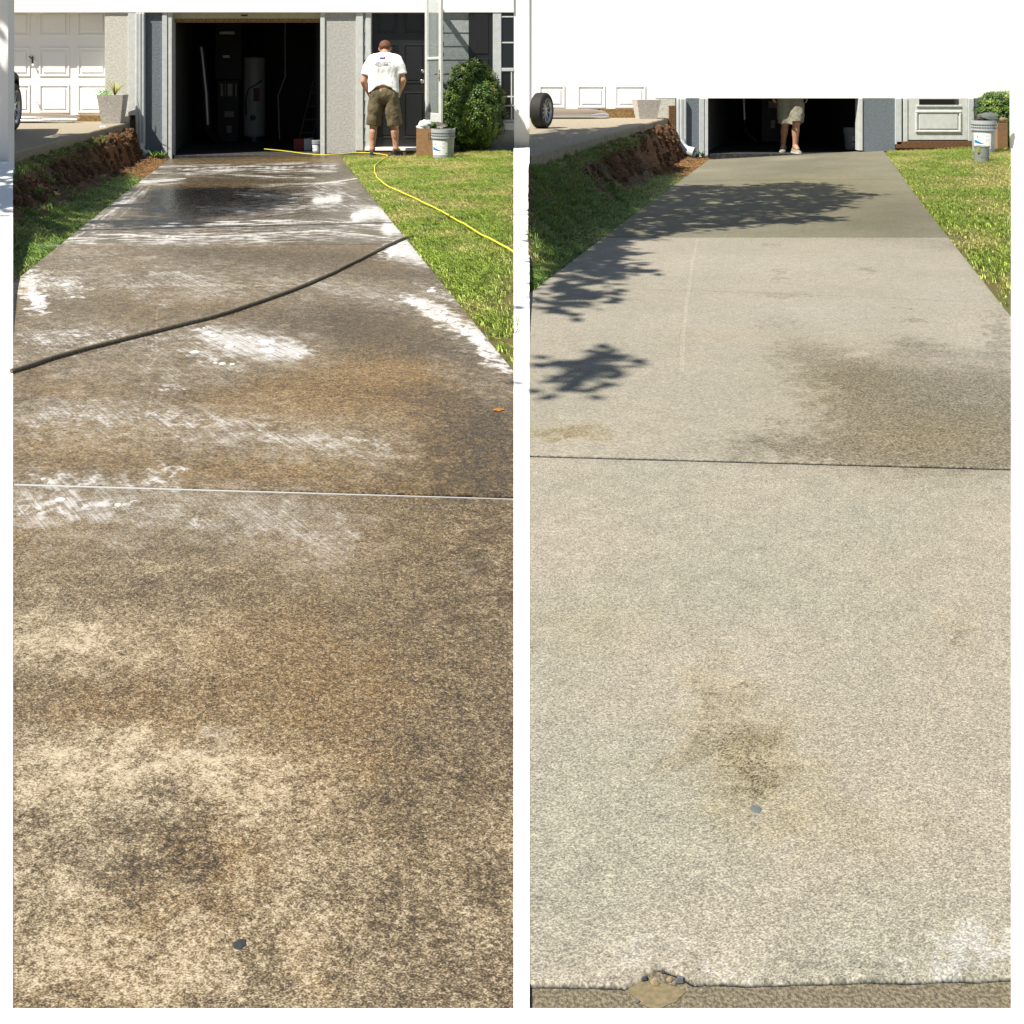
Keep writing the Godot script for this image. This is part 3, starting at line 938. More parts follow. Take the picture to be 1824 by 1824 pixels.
# the ground between a driveway's left edge and the neighbour's raised drive
func bank_height(lot: int, x: float, d: float) -> float:
	var e := drive_edge(lot, d)
	var p := pad_edge(lot, d)
	var s := clampf((e - x) / (e - p), -0.2, 1.15)
	var base := ground_height(e, d, lot) - 0.03
	var steep := smoothstep(12.5, 15.0, d)
	var flat := lerpf(smoothstep(0.1, 1.05, s), smoothstep(0.0, 0.4, s - 0.55), 0.25)
	var cut := smoothstep(0.55, 0.9, s)
	var top: float = PAD_H[lot] - 0.12
	var h := base + (top - base) * lerpf(flat, cut, steep)
	h += (0.06 * noise_a.get_noise_2d(x * 0.5, d * 0.5) + 0.02 * noise_a.get_noise_2d(x * 2.0, d * 2.0)) * smoothstep(0.1, 0.5, s)
	return h

func inside(poly: PackedVector2Array, x: float, d: float) -> bool:
	return Geometry2D.is_point_in_polygon(Vector2(x, d), poly)

func ground_poly(px: Array) -> PackedVector2Array:
	var o := PackedVector2Array()
	for p in px:
		var g := ground_at(p[0], p[1])
		o.append(Vector2(g.x, -g.z))
	return o

func tuft_mesh(seed_: int, blades: int, tall: float, wide: float, spread: float, lean: float) -> ArrayMesh:
	var r := RandomNumberGenerator.new()
	r.seed = seed_
	var m := MB.new()
	m.use_c = true
	for b in blades:
		var an := r.randf() * TAU
		var off := Vector3(cos(an), 0, sin(an)) * spread * sqrt(r.randf())
		var a2 := r.randf() * TAU
		var dir := Vector3(cos(a2), 0, sin(a2))
		var side := Vector3(-dir.z, 0, dir.x) * wide * r.randf_range(0.6, 1.2) * 0.5
		var hh := tall * r.randf_range(0.45, 1.1)
		var le := lean * r.randf_range(0.3, 1.5) * hh
		var p0 := off
		var p1 := off + Vector3.UP * hh * 0.55 + dir * le * 0.3
		var p2 := off + Vector3.UP * hh * r.randf_range(0.7, 1.0) + dir * le
		var nn := (dir * 0.5 + Vector3.UP * 0.5).normalized()
		var t := r.randf()
		var cc := Color(1, 1, 1).lerp(Color(1.5, 1.15, 0.9), t * t)
		if r.randf() < 0.12:
			cc = Color(2.2, 1.45, 1.2)
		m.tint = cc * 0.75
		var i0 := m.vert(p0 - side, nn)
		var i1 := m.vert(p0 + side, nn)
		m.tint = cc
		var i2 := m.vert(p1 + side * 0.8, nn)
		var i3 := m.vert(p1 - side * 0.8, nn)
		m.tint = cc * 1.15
		var i4 := m.vert(p2, nn)
		m.face(i0, i1, i2)
		m.face(i0, i2, i3)
		m.face(i3, i2, i4)
	return m.mesh()

func scatter(called: String, label: String, category: String, mesh: Mesh, material: Material, spots: Array, parent: Node = self) -> MultiMeshInstance3D:
	# spots: [transform, colour]
	var mm := MultiMesh.new()
	mm.transform_format = MultiMesh.TRANSFORM_3D
	mm.use_colors = true
	mm.mesh = mesh
	mm.instance_count = spots.size()
	for i in spots.size():
		mm.set_instance_transform(i, spots[i][0])
		mm.set_instance_color(i, spots[i][1])
	var o := MultiMeshInstance3D.new()
	o.multimesh = mm
	o.material_override = material
	o.name = numbered(called) if parent == self else called
	parent.add_child(o, true)
	tag(o, label, category, "", "stuff")
	return o

func terrain(called: String, label: String, d0: float, d1: float, nd: int, nx: int, xa: Callable, xb: Callable, hh: Callable, col: Callable, material: Material) -> void:
	var m := MB.new()
	m.use_c = true
	var rows := []
	for j in nd + 1:
		var d := lerpf(d0, d1, float(j) / nd)
		var a: float = xa.call(d)
		var b: float = xb.call(d)
		var row := PackedInt32Array()
		for i in nx + 1:
			var x := lerpf(a, b, float(i) / nx)
			var e := 0.02
			var h: float = hh.call(x, d)
			var nn := Vector3(hh.call(x - e, d) - hh.call(x + e, d), 2.0 * e, hh.call(x, d + e) - hh.call(x, d - e)).normalized()
			m.tint = col.call(x, d, nn)
			row.append(m.vert(Vector3(x, h, -d), nn))
		rows.append(row)
	for j in nd:
		for i in nx:
			m.face(rows[j][i], rows[j][i + 1], rows[j + 1][i + 1])
			m.face(rows[j][i], rows[j + 1][i + 1], rows[j + 1][i])
	tag(part(called, m, material, self), label, "", "", "structure")

func build_lawns() -> void:
	var r := RandomNumberGenerator.new()
	r.seed = 77
	var patch := FastNoiseLite.new()
	patch.seed = 9
	patch.frequency = 0.55
	patch.fractal_octaves = 3
	var soil := tinted(0.95)
	soil.normal_enabled = true
	soil.normal_texture = noise_tex("dirt_n", 0.05, 5, Color.BLACK, Color.WHITE, true, 8.0)
	soil.normal_scale = 1.0
	soil.uv1_triplanar = true
	soil.uv1_world_triplanar = true
	soil.uv1_scale = Vector3.ONE * 2.5
	var thatch := func(x: float, d: float, _n: Vector3) -> Color:
		return tone(112, 116, 56).lerp(tone(122, 108, 58), clampf(patch.get_noise_2d(x * 3.0, d * 3.0) + 0.4, 0.0, 1.0))
	# lawns right of each driveway
	terrain("lawn", "thin soil under the lawn between the stained driveway and the white kerb", 4.4, 17.25, 70, 16, func(d): return SLOPE[0] * d + EDGE_R[0] - 0.02, func(d): return maxf(SLOPE[0] * d + EDGE_R[0] + 0.02, 0.003 * d), func(x, d): return ground_height(x, d, 0) - 0.012, thatch, soil)
	terrain("lawn", "thin soil under the lawn right of the clean driveway", 1.3, 17.25, 80, 20, func(d): return SLOPE[1] * d + EDGE_R[1] - 0.02, func(_d): return 14.0, func(x, d): return ground_height(x, d, 1) - 0.012, thatch, soil)
	var clay := func(x: float, d: float, n: Vector3) -> Color:
		var f := clampf(patch.get_noise_2d(x * 6.0, d * 6.0) * 1.3 + 0.5, 0.0, 1.0)
		var c := tone(142, 108, 74).lerp(tone(104, 80, 54), f)
		var steep := clampf((1.0 - n.y) * 2.2, 0.0, 1.0)
		c = c.lerp(tone(170, 108, 64).lerp(tone(150, 112, 74), f), steep * smoothstep(13.2, 14.6, d))
		return c.lerp(tone(100, 100, 52), (1.0 - steep) * (1.0 - smoothstep(8.5, 9.5, d)))
	terrain("bank", "red clay bank under the raised drive left of the stained driveway", 1.3, 17.35, 140, 26, func(d): return pad_edge(0, d) - 0.12, func(d): return drive_edge(0, d) + 0.02, func(x, d): return bank_height(0, x, d), clay, soil)
	terrain("bank", "red clay bank under the raised drive left of the clean driveway", 5.6, 17.6, 120, 26, func(d): return maxf(pad_edge(1, d) - 0.12, 0.0145 * d), func(d): return maxf(drive_edge(1, d) + 0.02, 0.0146 * d), func(x, d): return bank_height(1, x, d), clay, soil)
	# grass
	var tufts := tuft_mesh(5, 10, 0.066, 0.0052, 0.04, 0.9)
	var gm := tinted(0.55, 0.5)
	var green := tone(176, 204, 84, 0.9)
	var yellow := tone(240, 230, 150, 0.92)
	var lots := [
		["grass", "sunlit lawn between the stained driveway and the white kerb", 0, func(x, d): return x > SLOPE[0] * d + EDGE_R[0] + 0.012 and x < 0.0015 * d - (0.04 if d > 6.0 else 0.02) and (d < 16.25 or x > -1.4), -3.0, 0.1, 16.72, 4.7, 42000],
		["grass", "sunlit lawn right of the clean driveway", 1, func(x, d): return x > SLOPE[1] * d + EDGE_R[1] + 0.012 and x < 0.4435 * d, 2.1, 8.4, 17.0, 4.6, 40000],
		["grass", "lawn beyond the white kerb right of the clean driveway", 1, func(x, d): return x > SLOPE[1] * d + EDGE_R[1] + 0.012 and x > 0.464 * d and x < 0.62 * d + 1.5, 1.3, 11.0, 17.0, 1.4, 36000]]
	for l in lots:
		var spots := []
		var n: int = l[8]
		while n > 0:
			n -= 1
			var d := sqrt(lerpf(l[7] * l[7], l[6] * l[6], r.randf()))
			var x := r.randf_range(l[4], l[5])
			if not l[3].call(x, d):
				continue
			var f := clampf(patch.get_noise_2d(x * 1.6, d * 1.6) * 1.5 + 0.30 + (d - 11.0) * 0.035 + r.randf_range(-0.25, 0.25), 0.0, 1.0)
			var near_edge: float = x - (SLOPE[l[2]] * d + EDGE_R[l[2]])
			f = clampf(f - 0.25 * exp(-near_edge * 1.6), 0.0, 1.0)
			var sc := r.randf_range(0.6, 1.15) * (0.7 if near_edge < 0.05 else 1.0) * lerpf(1.05, 0.8, f)
			var c := green.lerp(yellow, f) * r.randf_range(0.75, 1.2)
			spots.append([Transform3D(Basis(Vector3.UP, r.randf() * TAU).scaled(Vector3(sc, sc * r.randf_range(0.8, 1.15), sc)), Vector3(x, ground_height(x, d, l[2]) - 0.012, -d)), c])
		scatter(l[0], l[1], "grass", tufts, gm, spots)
	# grass on the banks: denser towards the street, patchy near the houses
	var deep := tone(150, 190, 84, 0.85)
	for lot in 2:
		var spots := []
		var n := 22000
		while n > 0:
			n -= 1
			var d := sqrt(lerpf(30.0 if lot == 1 else 3.0, 17.2 * 17.2, r.randf()))
			var e := drive_edge(lot, d)
			var p := pad_edge(lot, d)
			var x := lerpf(e - 0.015, p - 0.02, r.randf())
			if lot == 1 and x < 0.0155 * d + 0.012:
				continue
			if lot == 0 and x < -0.46 * d - 2.2:
				continue
			var s := (e - x) / (e - p)
			var keep := 1.0 - smoothstep(12.0, 13.0, d + patch.get_noise_2d(x * 3.0, d * 2.0) * 1.4 + s * 1.5)
			if d > (8.8 if lot == 0 else 10.4) and d < 14.5 and s > 0.38 and patch.get_noise_2d(x * 2.6 + 20.0, d * 1.7) + 0.5 * patch.get_noise_2d(x * 9.0, d * 9.0) > -0.10 - 0.35 * smoothstep(0.4, 0.6, s):
				keep *= 0.07
			if s > 0.5:
				keep = maxf(keep, (1.0 - smoothstep(14.0, 15.0, d + patch.get_noise_2d(x * 4.0, d * 4.0))) * smoothstep(0.8, 0.88, s))
			if s < 0.35:
				keep = maxf(keep, 0.8 * (1.0 - smoothstep(13.6, 14.3, d + patch.get_noise_2d(x * 4.0, d * 4.0))))
			if r.randf() > keep:
				continue
			var f := clampf(0.15 + patch.get_noise_2d(x * 2.0, d * 2.0) + r.randf_range(-0.2, 0.2), 0.0, 1.0)
			var sc := r.randf_range(0.7, 1.2) * lerpf(0.9, 0.75, smoothstep(0.4, 0.9, s))
			spots.append([Transform3D(Basis(Vector3.UP, r.randf() * TAU).scaled(Vector3(sc, sc, sc)), Vector3(x, bank_height(lot, x, d) - 0.012, -d)), deep.lerp(yellow, f * 0.6) * r.randf_range(0.75, 1.15)])
		scatter("grass", ["green grass along the left edge of the stained driveway", "shaded grass between the clean driveway and the white kerb"][lot], "grass", tufts, gm, spots)
	var clod := rumpled(Vector3.ZERO, Vector3(0.03, 0.02, 0.026), 17, 0.6)
	clod.use_c = true
	var cm := clod.mesh()
	for lot in 2:
		var spots := []
		for k in 2600:
			var d := r.randf_range(9.2, 17.0)
			var e := drive_edge(lot, d)
			var p := pad_edge(lot, d)
			if lot == 1 and d < 10.6:
				continue
			var s := r.randf_range(0.55 if d < 13.5 else 0.3, 0.95)
			var x := lerpf(e, p, s)
			if (lot == 1 and x < 0.0155 * d + 0.04) or (d < 13.0 and s > 0.78) or patch.get_noise_2d(x * 4.0 + 50.0, d * 4.0) < -0.05:
				continue
			spots.append([Transform3D(Basis.from_euler(Vector3(r.randf() * 6.0, r.randf() * 6.0, r.randf() * 6.0)).scaled(Vector3.ONE * (0.3 + 1.3 * pow(r.randf(), 3.0))), Vector3(x, bank_height(lot, x, d), -d)), tone(150, 108, 70).lerp(tone(100, 72, 48), r.randf())])
		scatter("soil_clods", ["clods of brown soil on the bank left of the stained driveway", "clods of brown soil on the bank left of the clean driveway"][lot], "soil", cm, tinted(0.95), spots)
	# straw and dry leaves on the bare soil
	var straws := MB.new()
	straws.use_c = true
	straws.tube([Vector3(-0.05, 0, 0), Vector3(0.0, 0.006, 0.004), Vector3(0.05, 0.002, -0.006)], 0.0028, 4, false)
	var straw := straws.mesh()
	var sm := tinted(0.8)
	for lot in 2:
		var spots := []
		var n := 9000
		while n > 0:
			n -= 1
			var d := r.randf_range(11.5, 17.0)
			var e := drive_edge(lot, d)
			var p := pad_edge(lot, d)
			var s := r.randf() * 0.95
			var x := lerpf(e - 0.01, p, s)
			if lot == 1 and x < 0.0155 * d + 0.02:
				continue
			var keep := smoothstep(13.2, 14.2, d + patch.get_noise_2d(x * 3.0, d * 3.0)) * (1.0 - smoothstep(0.45, 0.7, s)) + 0.1
			if d < 13.2:
				keep = 0.75 * smoothstep(0.5, 0.62, s)
			if r.randf() > keep:
				continue
			var b := Basis.from_euler(Vector3(r.randf_range(-0.5, 0.5), r.randf() * TAU, r.randf_range(-0.6, 0.6))).scaled(Vector3.ONE * r.randf_range(0.5, 1.1))
			spots.append([Transform3D(b, Vector3(x, bank_height(lot, x, d) + r.randf_range(0.0, 0.03), -d)), tone(190, 128, 74).lerp(tone(226, 186, 120), r.randf()) * r.randf_range(0.6, 1.05)])
		scatter("straw", ["dry straw and leaves beside the top of the stained driveway", "dry straw and leaves beside the top of the clean driveway"][lot], "straw", straw, sm, spots)

# ---------------------------------------------------------------- the houses
var M := {}

func make_materials() -> void:
	M.white = mat(Color(0.93, 0.93, 0.93), 0.6)
	M.trim = rough_mat("trim", tone(232, 236, 234, 0.72), 0.55, 0.06, 0.8)
	M.trim_grey = rough_mat("trim", tone(200, 206, 208, 0.9), 0.55, 0.06, 0.8)
	M.stucco = rough_mat("stucco", tone(188, 188, 184, 0.98), 0.95, 0.1, 1.4, 0.6, 0.03, 5)
	M.cream = rough_mat("stucco", tone(226, 226, 214, 0.8), 0.95, 0.1, 1.4, 0.6, 0.03, 5)
	M.slate = rough_mat("stucco", tone(112, 122, 130, 0.98), 0.95, 0.1, 1.4, 0.5, 0.03, 5)
	M.siding = rough_mat("siding", tone(144, 152, 152, 0.98), 0.7, 0.08, 1.0, 0.25, 0.02, 4)
	M.siding_dark = rough_mat("siding", tone(84, 94, 98, 0.95), 0.7, 0.1, 1.0, 0.25, 0.02, 4)
	M.black_paint = mat(Color(0.012, 0.013, 0.015), 0.35)
	M.shutter = mat(Color(0.011, 0.011, 0.014), 0.4)
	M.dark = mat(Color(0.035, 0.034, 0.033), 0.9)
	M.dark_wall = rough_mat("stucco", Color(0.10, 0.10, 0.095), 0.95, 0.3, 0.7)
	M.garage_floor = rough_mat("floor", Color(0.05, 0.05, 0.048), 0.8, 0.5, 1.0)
	M.steel = mat(Color(0.6, 0.6, 0.6), 0.3, 1.0)
	M.brass = mat(Color(0.65, 0.45, 0.2), 0.3, 1.0)
	M.wood = rough_mat("wood", tone(214, 172, 104), 0.8, 0.3, 2.0, 0.3)
	M.rot = rough_mat("rot", tone(160, 120, 80), 0.95, 0.3, 3.0, 0.6)
	M.step = rough_mat("rot", tone(176, 126, 82), 0.95, 0.3, 3.0, 0.5)
	M.glass_dark = mat(Color(0.012, 0.014, 0.015), 0.06)
	var gl := mat(Color(0.75, 0.85, 0.85), 0.04)
	gl.transparency = BaseMaterial3D.TRANSPARENCY_ALPHA
	gl.albedo_color.a = 0.16
	M.glass = gl
	M.pad = rough_mat("pad", tone(196, 184, 160, 0.62), 0.9, 0.16, 1.2, 0.3, 0.03, 5)

# a sectional garage door of raised panels
func panel_door(h: Node3D, px0: float, px1: float, bottom: float, top: float, cols: Array, rows: Array, d: float, m: Material) -> Node3D:
	var a := at(px0, bottom, d)
	var b := at(px1, top, d)
	var o := slab_box("garage_door", Vector3(a.x, a.y, -d - 0.045), Vector3(b.x, b.y, -d), 0.003, m, h)
	for rw in rows:
		for c in cols:
			var p := at(c[0], rw[1], d)
			var q := at(c[1], rw[0], d)
			var mb := MB.new()
			# a raised field inside a moulded frame
			for e in [[0.0, 0.0, 0.035, 1.0], [0.0, 0.965, 0.0, 0.0]]:
				pass
			var w := q.x - p.x
			var hh := q.y - p.y
			var f := 0.028
			mb.box(Vector3(0, 0, 0), Vector3(w, f, 0.014), 0.005)
			mb.box(Vector3(0, hh - f, 0), Vector3(w, hh, 0.014), 0.005)
			mb.box(Vector3(0, f + 0.0005, 0), Vector3(f, hh - f - 0.0005, 0.0135), 0.005)
			mb.box(Vector3(w - f, f + 0.0005, 0), Vector3(w, hh - f - 0.0005, 0.0135), 0.005)
			mb.box(Vector3(f * 2.2, f * 2.2, 0), Vector3(w - f * 2.2, hh - f * 2.2, 0.012), 0.011)
			part("panel", mb, m, o, Vector3(p.x, p.y, -d + 0.0005))
	return o

func downspout(h: Node3D, px: float, w: float, top: float, bottom: float, m: Material) -> void:
	var a := at(px, bottom, WALL)
	var b := at(px, top, WALL)
	var o := MB.new()
	for k in 3:
		var x := a.x + (k - 1) * w * 0.33
		o.box(Vector3(x - w * 0.168, a.y + 0.12, -WALL + 0.012), Vector3(x + w * 0.168, b.y, -WALL + 0.075 + 0.006 * (k % 2)), 0.012)
	var e := part("downspout", o, m, h)
	var t := MB.new()
	t.tube([Vector3(a.x, a.y + 0.19, -WALL + 0.045), Vector3(a.x, a.y + 0.10, -WALL + 0.055), Vector3(a.x + 0.05, a.y + 0.03, -WALL + 0.11), Vector3(a.x + 0.17, a.y - 0.005, -WALL + 0.16)], [w * 0.42, w * 0.5, w * 0.5, w * 0.55], 10, false)
	part("elbow", t, m, e)

func siding(h: Node3D, x0: float, x1: float, ys: Array, m: Material, deep := 0.03) -> void:
	# lapped boards: each leans out at its lower edge
	for i in ys.size() - 1:
		var a := at(x0, ys[i + 1], WALL)
		var b := at(x1, ys[i], WALL)
		var mb := MB.new()
		var z0 := -WALL - deep
		var lo := -WALL + 0.014
		var hi := -WALL + 0.002
		var A := Vector3(a.x, a.y, lo)
		var B := Vector3(b.x, a.y, lo)
		var C := Vector3(b.x, b.y + 0.012, hi)
		var D := Vector3(a.x, b.y + 0.012, hi)
		var zz := Vector3(0, 0, z0)
		mb.quad(A, B, C, D, Vector3(0, 0, 1))
		mb.quad(A, B, Vector3(b.x, a.y, z0), Vector3(a.x, a.y, z0), Vector3.DOWN)
		mb.quad(D, C, Vector3(b.x, C.y, z0), Vector3(a.x, C.y, z0), Vector3.UP)
		mb.tri(A, D, Vector3(a.x, a.y, z0), Vector3.LEFT)
		mb.tri(B, C, Vector3(b.x, a.y, z0), Vector3.RIGHT)
		part("siding_board", mb, m, h)

# the inside of a garage: side walls run along with the driveway
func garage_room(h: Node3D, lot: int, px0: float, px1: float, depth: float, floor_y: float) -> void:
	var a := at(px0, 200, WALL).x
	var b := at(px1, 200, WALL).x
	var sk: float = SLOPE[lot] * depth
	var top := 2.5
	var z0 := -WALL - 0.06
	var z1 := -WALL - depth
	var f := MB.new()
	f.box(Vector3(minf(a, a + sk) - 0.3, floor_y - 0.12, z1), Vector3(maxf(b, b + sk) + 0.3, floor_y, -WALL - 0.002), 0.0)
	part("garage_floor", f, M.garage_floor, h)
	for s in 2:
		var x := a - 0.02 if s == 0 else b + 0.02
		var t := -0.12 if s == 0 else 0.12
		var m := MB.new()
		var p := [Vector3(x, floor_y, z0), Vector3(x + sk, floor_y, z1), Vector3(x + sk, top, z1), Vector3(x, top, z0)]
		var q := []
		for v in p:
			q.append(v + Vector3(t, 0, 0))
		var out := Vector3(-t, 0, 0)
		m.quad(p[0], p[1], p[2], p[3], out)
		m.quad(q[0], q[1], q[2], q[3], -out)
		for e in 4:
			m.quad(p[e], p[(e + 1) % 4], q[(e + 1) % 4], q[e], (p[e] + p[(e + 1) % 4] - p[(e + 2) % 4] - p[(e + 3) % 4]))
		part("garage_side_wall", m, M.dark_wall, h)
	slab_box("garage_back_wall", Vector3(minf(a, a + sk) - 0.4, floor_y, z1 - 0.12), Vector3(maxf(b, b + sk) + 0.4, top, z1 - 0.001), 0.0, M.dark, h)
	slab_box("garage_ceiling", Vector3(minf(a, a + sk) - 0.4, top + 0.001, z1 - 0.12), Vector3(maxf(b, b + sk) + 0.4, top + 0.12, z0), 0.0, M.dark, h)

func build_left_house() -> void:
	# the neighbour on the far left
	var nb := thing("house", "white panelled garage door and cream stucco pier above the raised drive on the far left", "house", Vector3.ZERO, "row of town houses")
	var dd := WALL + 0.3
	var door := panel_door(nb, -150, 196, 206, -40, [[-130, -76], [-62, -8], [4, 54], [70, 124], [138, 191]], [[18, 64], [84, 136], [150, 201]], dd, M.white)
	var hm := MB.new()
	var hp := at(58, 106, dd)
	hm.box(Vector3(-0.012, -0.06, 0), Vector3(0.012, 0.05, 0.012), 0.005)
	hm.tube([Vector3(0.0, 0.02, 0.01), Vector3(0.0, 0.02, 0.045)], 0.01, 8)
	hm.tube([Vector3(-0.035, 0.05, 0.045), Vector3(0.035, -0.012, 0.045)], 0.009, 8)
	part("handle", hm, mat(Color(0.05, 0.05, 0.05), 0.35, 0.6), door, hp)
	for k in [[61, 116], [66, 181]]:
		var kn := MB.new()
		kn.lathe([Vector2(0.006, 0), Vector2(0.008, 0.03), Vector2(0.02, 0.04), Vector2(0.02, 0.05), Vector2(0.0, 0.056)], 12, Vector3.ZERO, Basis(Vector3.RIGHT, PI / 2))
		part("knob", kn, M.white, door, at(k[0], k[1], dd))
	front("wall", 188, 232, -60, 246, 0.03, 0.5, M.cream, nb)
	front("lintel", -200, 188, -90, 12, 0.0, 0.5, M.cream, nb)
	front("corner_board", 230, 244, -60, 205, 0.05, 0.05, M.trim, nb)
	front("wall", -400, -155, -60, 246, 0.0, 0.5, M.cream, nb)
	var bl := at(60, 218, dd - 0.05)
	var b2 := at(186, 205, dd - 0.05)
	slab_box("threshold_board", Vector3(bl.x, PAD_H[0] + 0.002, -dd + 0.002), Vector3(b2.x, b2.y, -dd + 0.05), 0.003, M.wood, nb)
	front("rotten_board", 241, 253, 203, 279, 0.035, 0.05, M.rot, nb, 0.008)
	front("foundation_wall", 200, 242, 214, 285, 0.01, 0.3, M.rot, nb)
	front("roof", -400, 244, -180, -60.5, 0.0, 6.0, M.trim, nb)
	slab_box("rear_wall", Vector3(-12.0, -0.1, -WALL - 4.0), Vector3(-6.2, 2.9, -WALL - 3.9), 0.0, M.dark, nb)

	var h := thing("house", "grey stucco house with an open garage, a black front door and a shuttered window", "house", Vector3.ZERO, "row of town houses")
	downspout(h, 252, 0.14, 23, 276, M.trim_grey)
	front("wall", 246, 297, -60, 286, 0.0, 0.12, M.slate, h)
	front("jamb", 290, 299, -60, 283, 0.035, 0.1, M.trim_grey, h)
	front("jamb", 299.4, 307, -60, 284, 0.022, 0.16, M.trim, h)
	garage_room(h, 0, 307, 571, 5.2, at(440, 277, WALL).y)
	front("jamb", 571, 579, -60, 275, 0.022, 0.16, M.trim, h)
	front("wall", 578.5, 635, -60, 274, 0.0, 0.3, M.stucco, h)
	front("lintel", 296, 580, -120, 6, 0.0, 0.12, M.slate, h)
	# the raised door's bottom section hangs under the lintel
	var gd := front("garage_door", 307.5, 570.5, 4, 37, -0.09, 0.14, rough_mat("trim", tone(196, 190, 160, 0.9), 0.6, 0.2, 0.8), h)
	var seal := MB.new()
	var s0 := at(307.5, 42, WALL)
	var s1 := at(570.5, 34, WALL)
	seal.box(Vector3(s0.x, s0.y + 0.02, -WALL - 0.15), Vector3(s1.x, s1.y + 0.02, -WALL - 0.085), 0.012)
	part("bottom_seal", seal, M.wood, gd)
	var hd := MB.new()
	hd.box(Vector3(-0.05, -0.012, 0), Vector3(0.05, 0.012, 0.02), 0.004)
	part("handle", hd, mat(Color(0.03, 0.03, 0.03), 0.4), gd, at(433, 27, WALL) + Vector3(0, 0, -0.089))
	# front door
	front("corner_board", 634.5, 647, -60, 268, 0.03, 0.1, M.trim, h)
	siding(h, 646.5, 652, [-60, 8, 33, 58, 82, 106, 131, 154, 179, 203, 228, 252, 268], M.siding)
	front("door_casing", 651.5, 661, -60, 266, 0.02, 0.2, M.trim, h)
	var fd := front("door", 660, 766, -60, 262, -0.12, 0.17, M.black_paint, h)
	for r in [[-40, 60], [78, 148], [164, 246]]:
		for c in [[670, 706], [718, 756]]:
			var p := at(c[0], r[1], WALL)
			var q := at(c[1], r[0], WALL)
			var mb := MB.new()
			var f := 0.022
			var w := q.x - p.x
			var hh := q.y - p.y
			mb.box(Vector3(0, 0, 0), Vector3(w, f, 0.012), 0.006)
			mb.box(Vector3(0, hh - f, 0), Vector3(w, hh, 0.012), 0.006)
			mb.box(Vector3(0, f, 0), Vector3(f, hh - f, 0.0115), 0.006)
			mb.box(Vector3(w - f, f, 0), Vector3(w, hh - f, 0.0115), 0.006)
			mb.box(Vector3(f * 2, f * 2, 0), Vector3(w - f * 2, hh - f * 2, 0.010), 0.009)
			part("panel", mb, M.black_paint, fd, Vector3(p.x, p.y, -WALL - 0.1195))
	for k in [[752, 127, 0.028], [751, 145, 0.032]]:
		var kn := MB.new()
		var rr: float = k[2]
		kn.lathe([Vector2(rr * 1.1, 0), Vector2(rr * 1.1, 0.006), Vector2(0.012, 0.01), Vector2(0.012, 0.03), Vector2(rr * 0.9, 0.042), Vector2(rr, 0.055), Vector2(rr * 0.7, 0.068), Vector2(0.0, 0.072)], 16, Vector3.ZERO, Basis(Vector3.RIGHT, PI / 2))
		part("knob", kn, M.steel, fd, at(k[0], k[1], WALL) + Vector3(0, 0, -0.119))
	front("door_sill", 651, 777, 262.5, 268, 0.06, 0.12, M.white, h)
	front("step", 636, 780, 268.3, 284, 0.05, 0.3, M.step, h)
	front("door_casing", 766, 777, -60, 262, 0.02, 0.2, M.trim, h)
	# the storm door stands open towards the street
	var sd := Node3D.new()
	sd.name = "storm_door"
	h.add_child(sd)
	sd.position = at(759, 240, WALL) + Vector3(0, 0, 0.05)
	var turn := atan2(0.30, 0.86)
	sd.rotation.y = -(PI / 2 - turn)
	var W := 0.91
	var H := 2.45
	var y0 := -0.17
	for b in [[0.0, 0.0, 0.11, H], [W - 0.12, 0.0, W, H]]:
		slab_box("stile", Vector3(b[0], y0, -0.018), Vector3(b[2], b[3] + y0, 0.018), 0.005, M.trim, sd)
	slab_box("rail", Vector3(0.11, y0, -0.0175), Vector3(W - 0.12, y0 + 0.52, 0.0175), 0.005, M.trim, sd)
	slab_box("rail", Vector3(0.11, 1.15, -0.0175), Vector3(W - 0.12, 1.19, 0.0175), 0.005, M.trim, sd)
	slab_box("rail", Vector3(0.11, H + y0 - 0.1, -0.0175), Vector3(W - 0.12, H + y0, 0.0175), 0.005, M.trim, sd)
	slab_box("pane", Vector3(0.105, y0 + 0.515, -0.003), Vector3(W - 0.115, 1.155, 0.003), 0.0, M.glass, sd)
	slab_box("pane", Vector3(0.105, 1.185, -0.003), Vector3(W - 0.115, H + y0 - 0.095, 0.003), 0.0, M.glass, sd)
	var lv := MB.new()
	for s in [-1.0, 1.0]:
		lv.tube([Vector3(0, 0, s * 0.016), Vector3(0, 0, s * 0.06)], 0.011, 8)
		lv.tube([Vector3(0.02, 0, s * 0.06), Vector3(-0.09, -0.012, s * 0.062)], 0.010, 8)
		lv.box(Vector3(-0.02, -0.11, minf(s * 0.017, s * 0.023)), Vector3(0.02, 0.06, maxf(s * 0.017, s * 0.023)), 0.002)
	part("handle", lv, M.brass, sd, Vector3(W - 0.06, 0.94, 0))
	# the wall with the window
	var ys := [-60, -16, 8.4, 33, 57.8, 81.8, 106, 130.7, 154.5, 179, 203, 228, 252, 268]
	siding(h, 776.5, 840, ys, M.siding)
	siding(h, 840.2, 915, [-60, -16, 8.4, 33, 57.8, 81.8, 106, 130.7, 154.5, 179, 203, 228, 252, 268], M.siding)
	front("foundation_wall", 776, 915, 264, 290, -0.01, 0.1, M.slate, h)
	front("wall", 770, 915, -80, 280, -0.035, 0.06, M.dark, h)
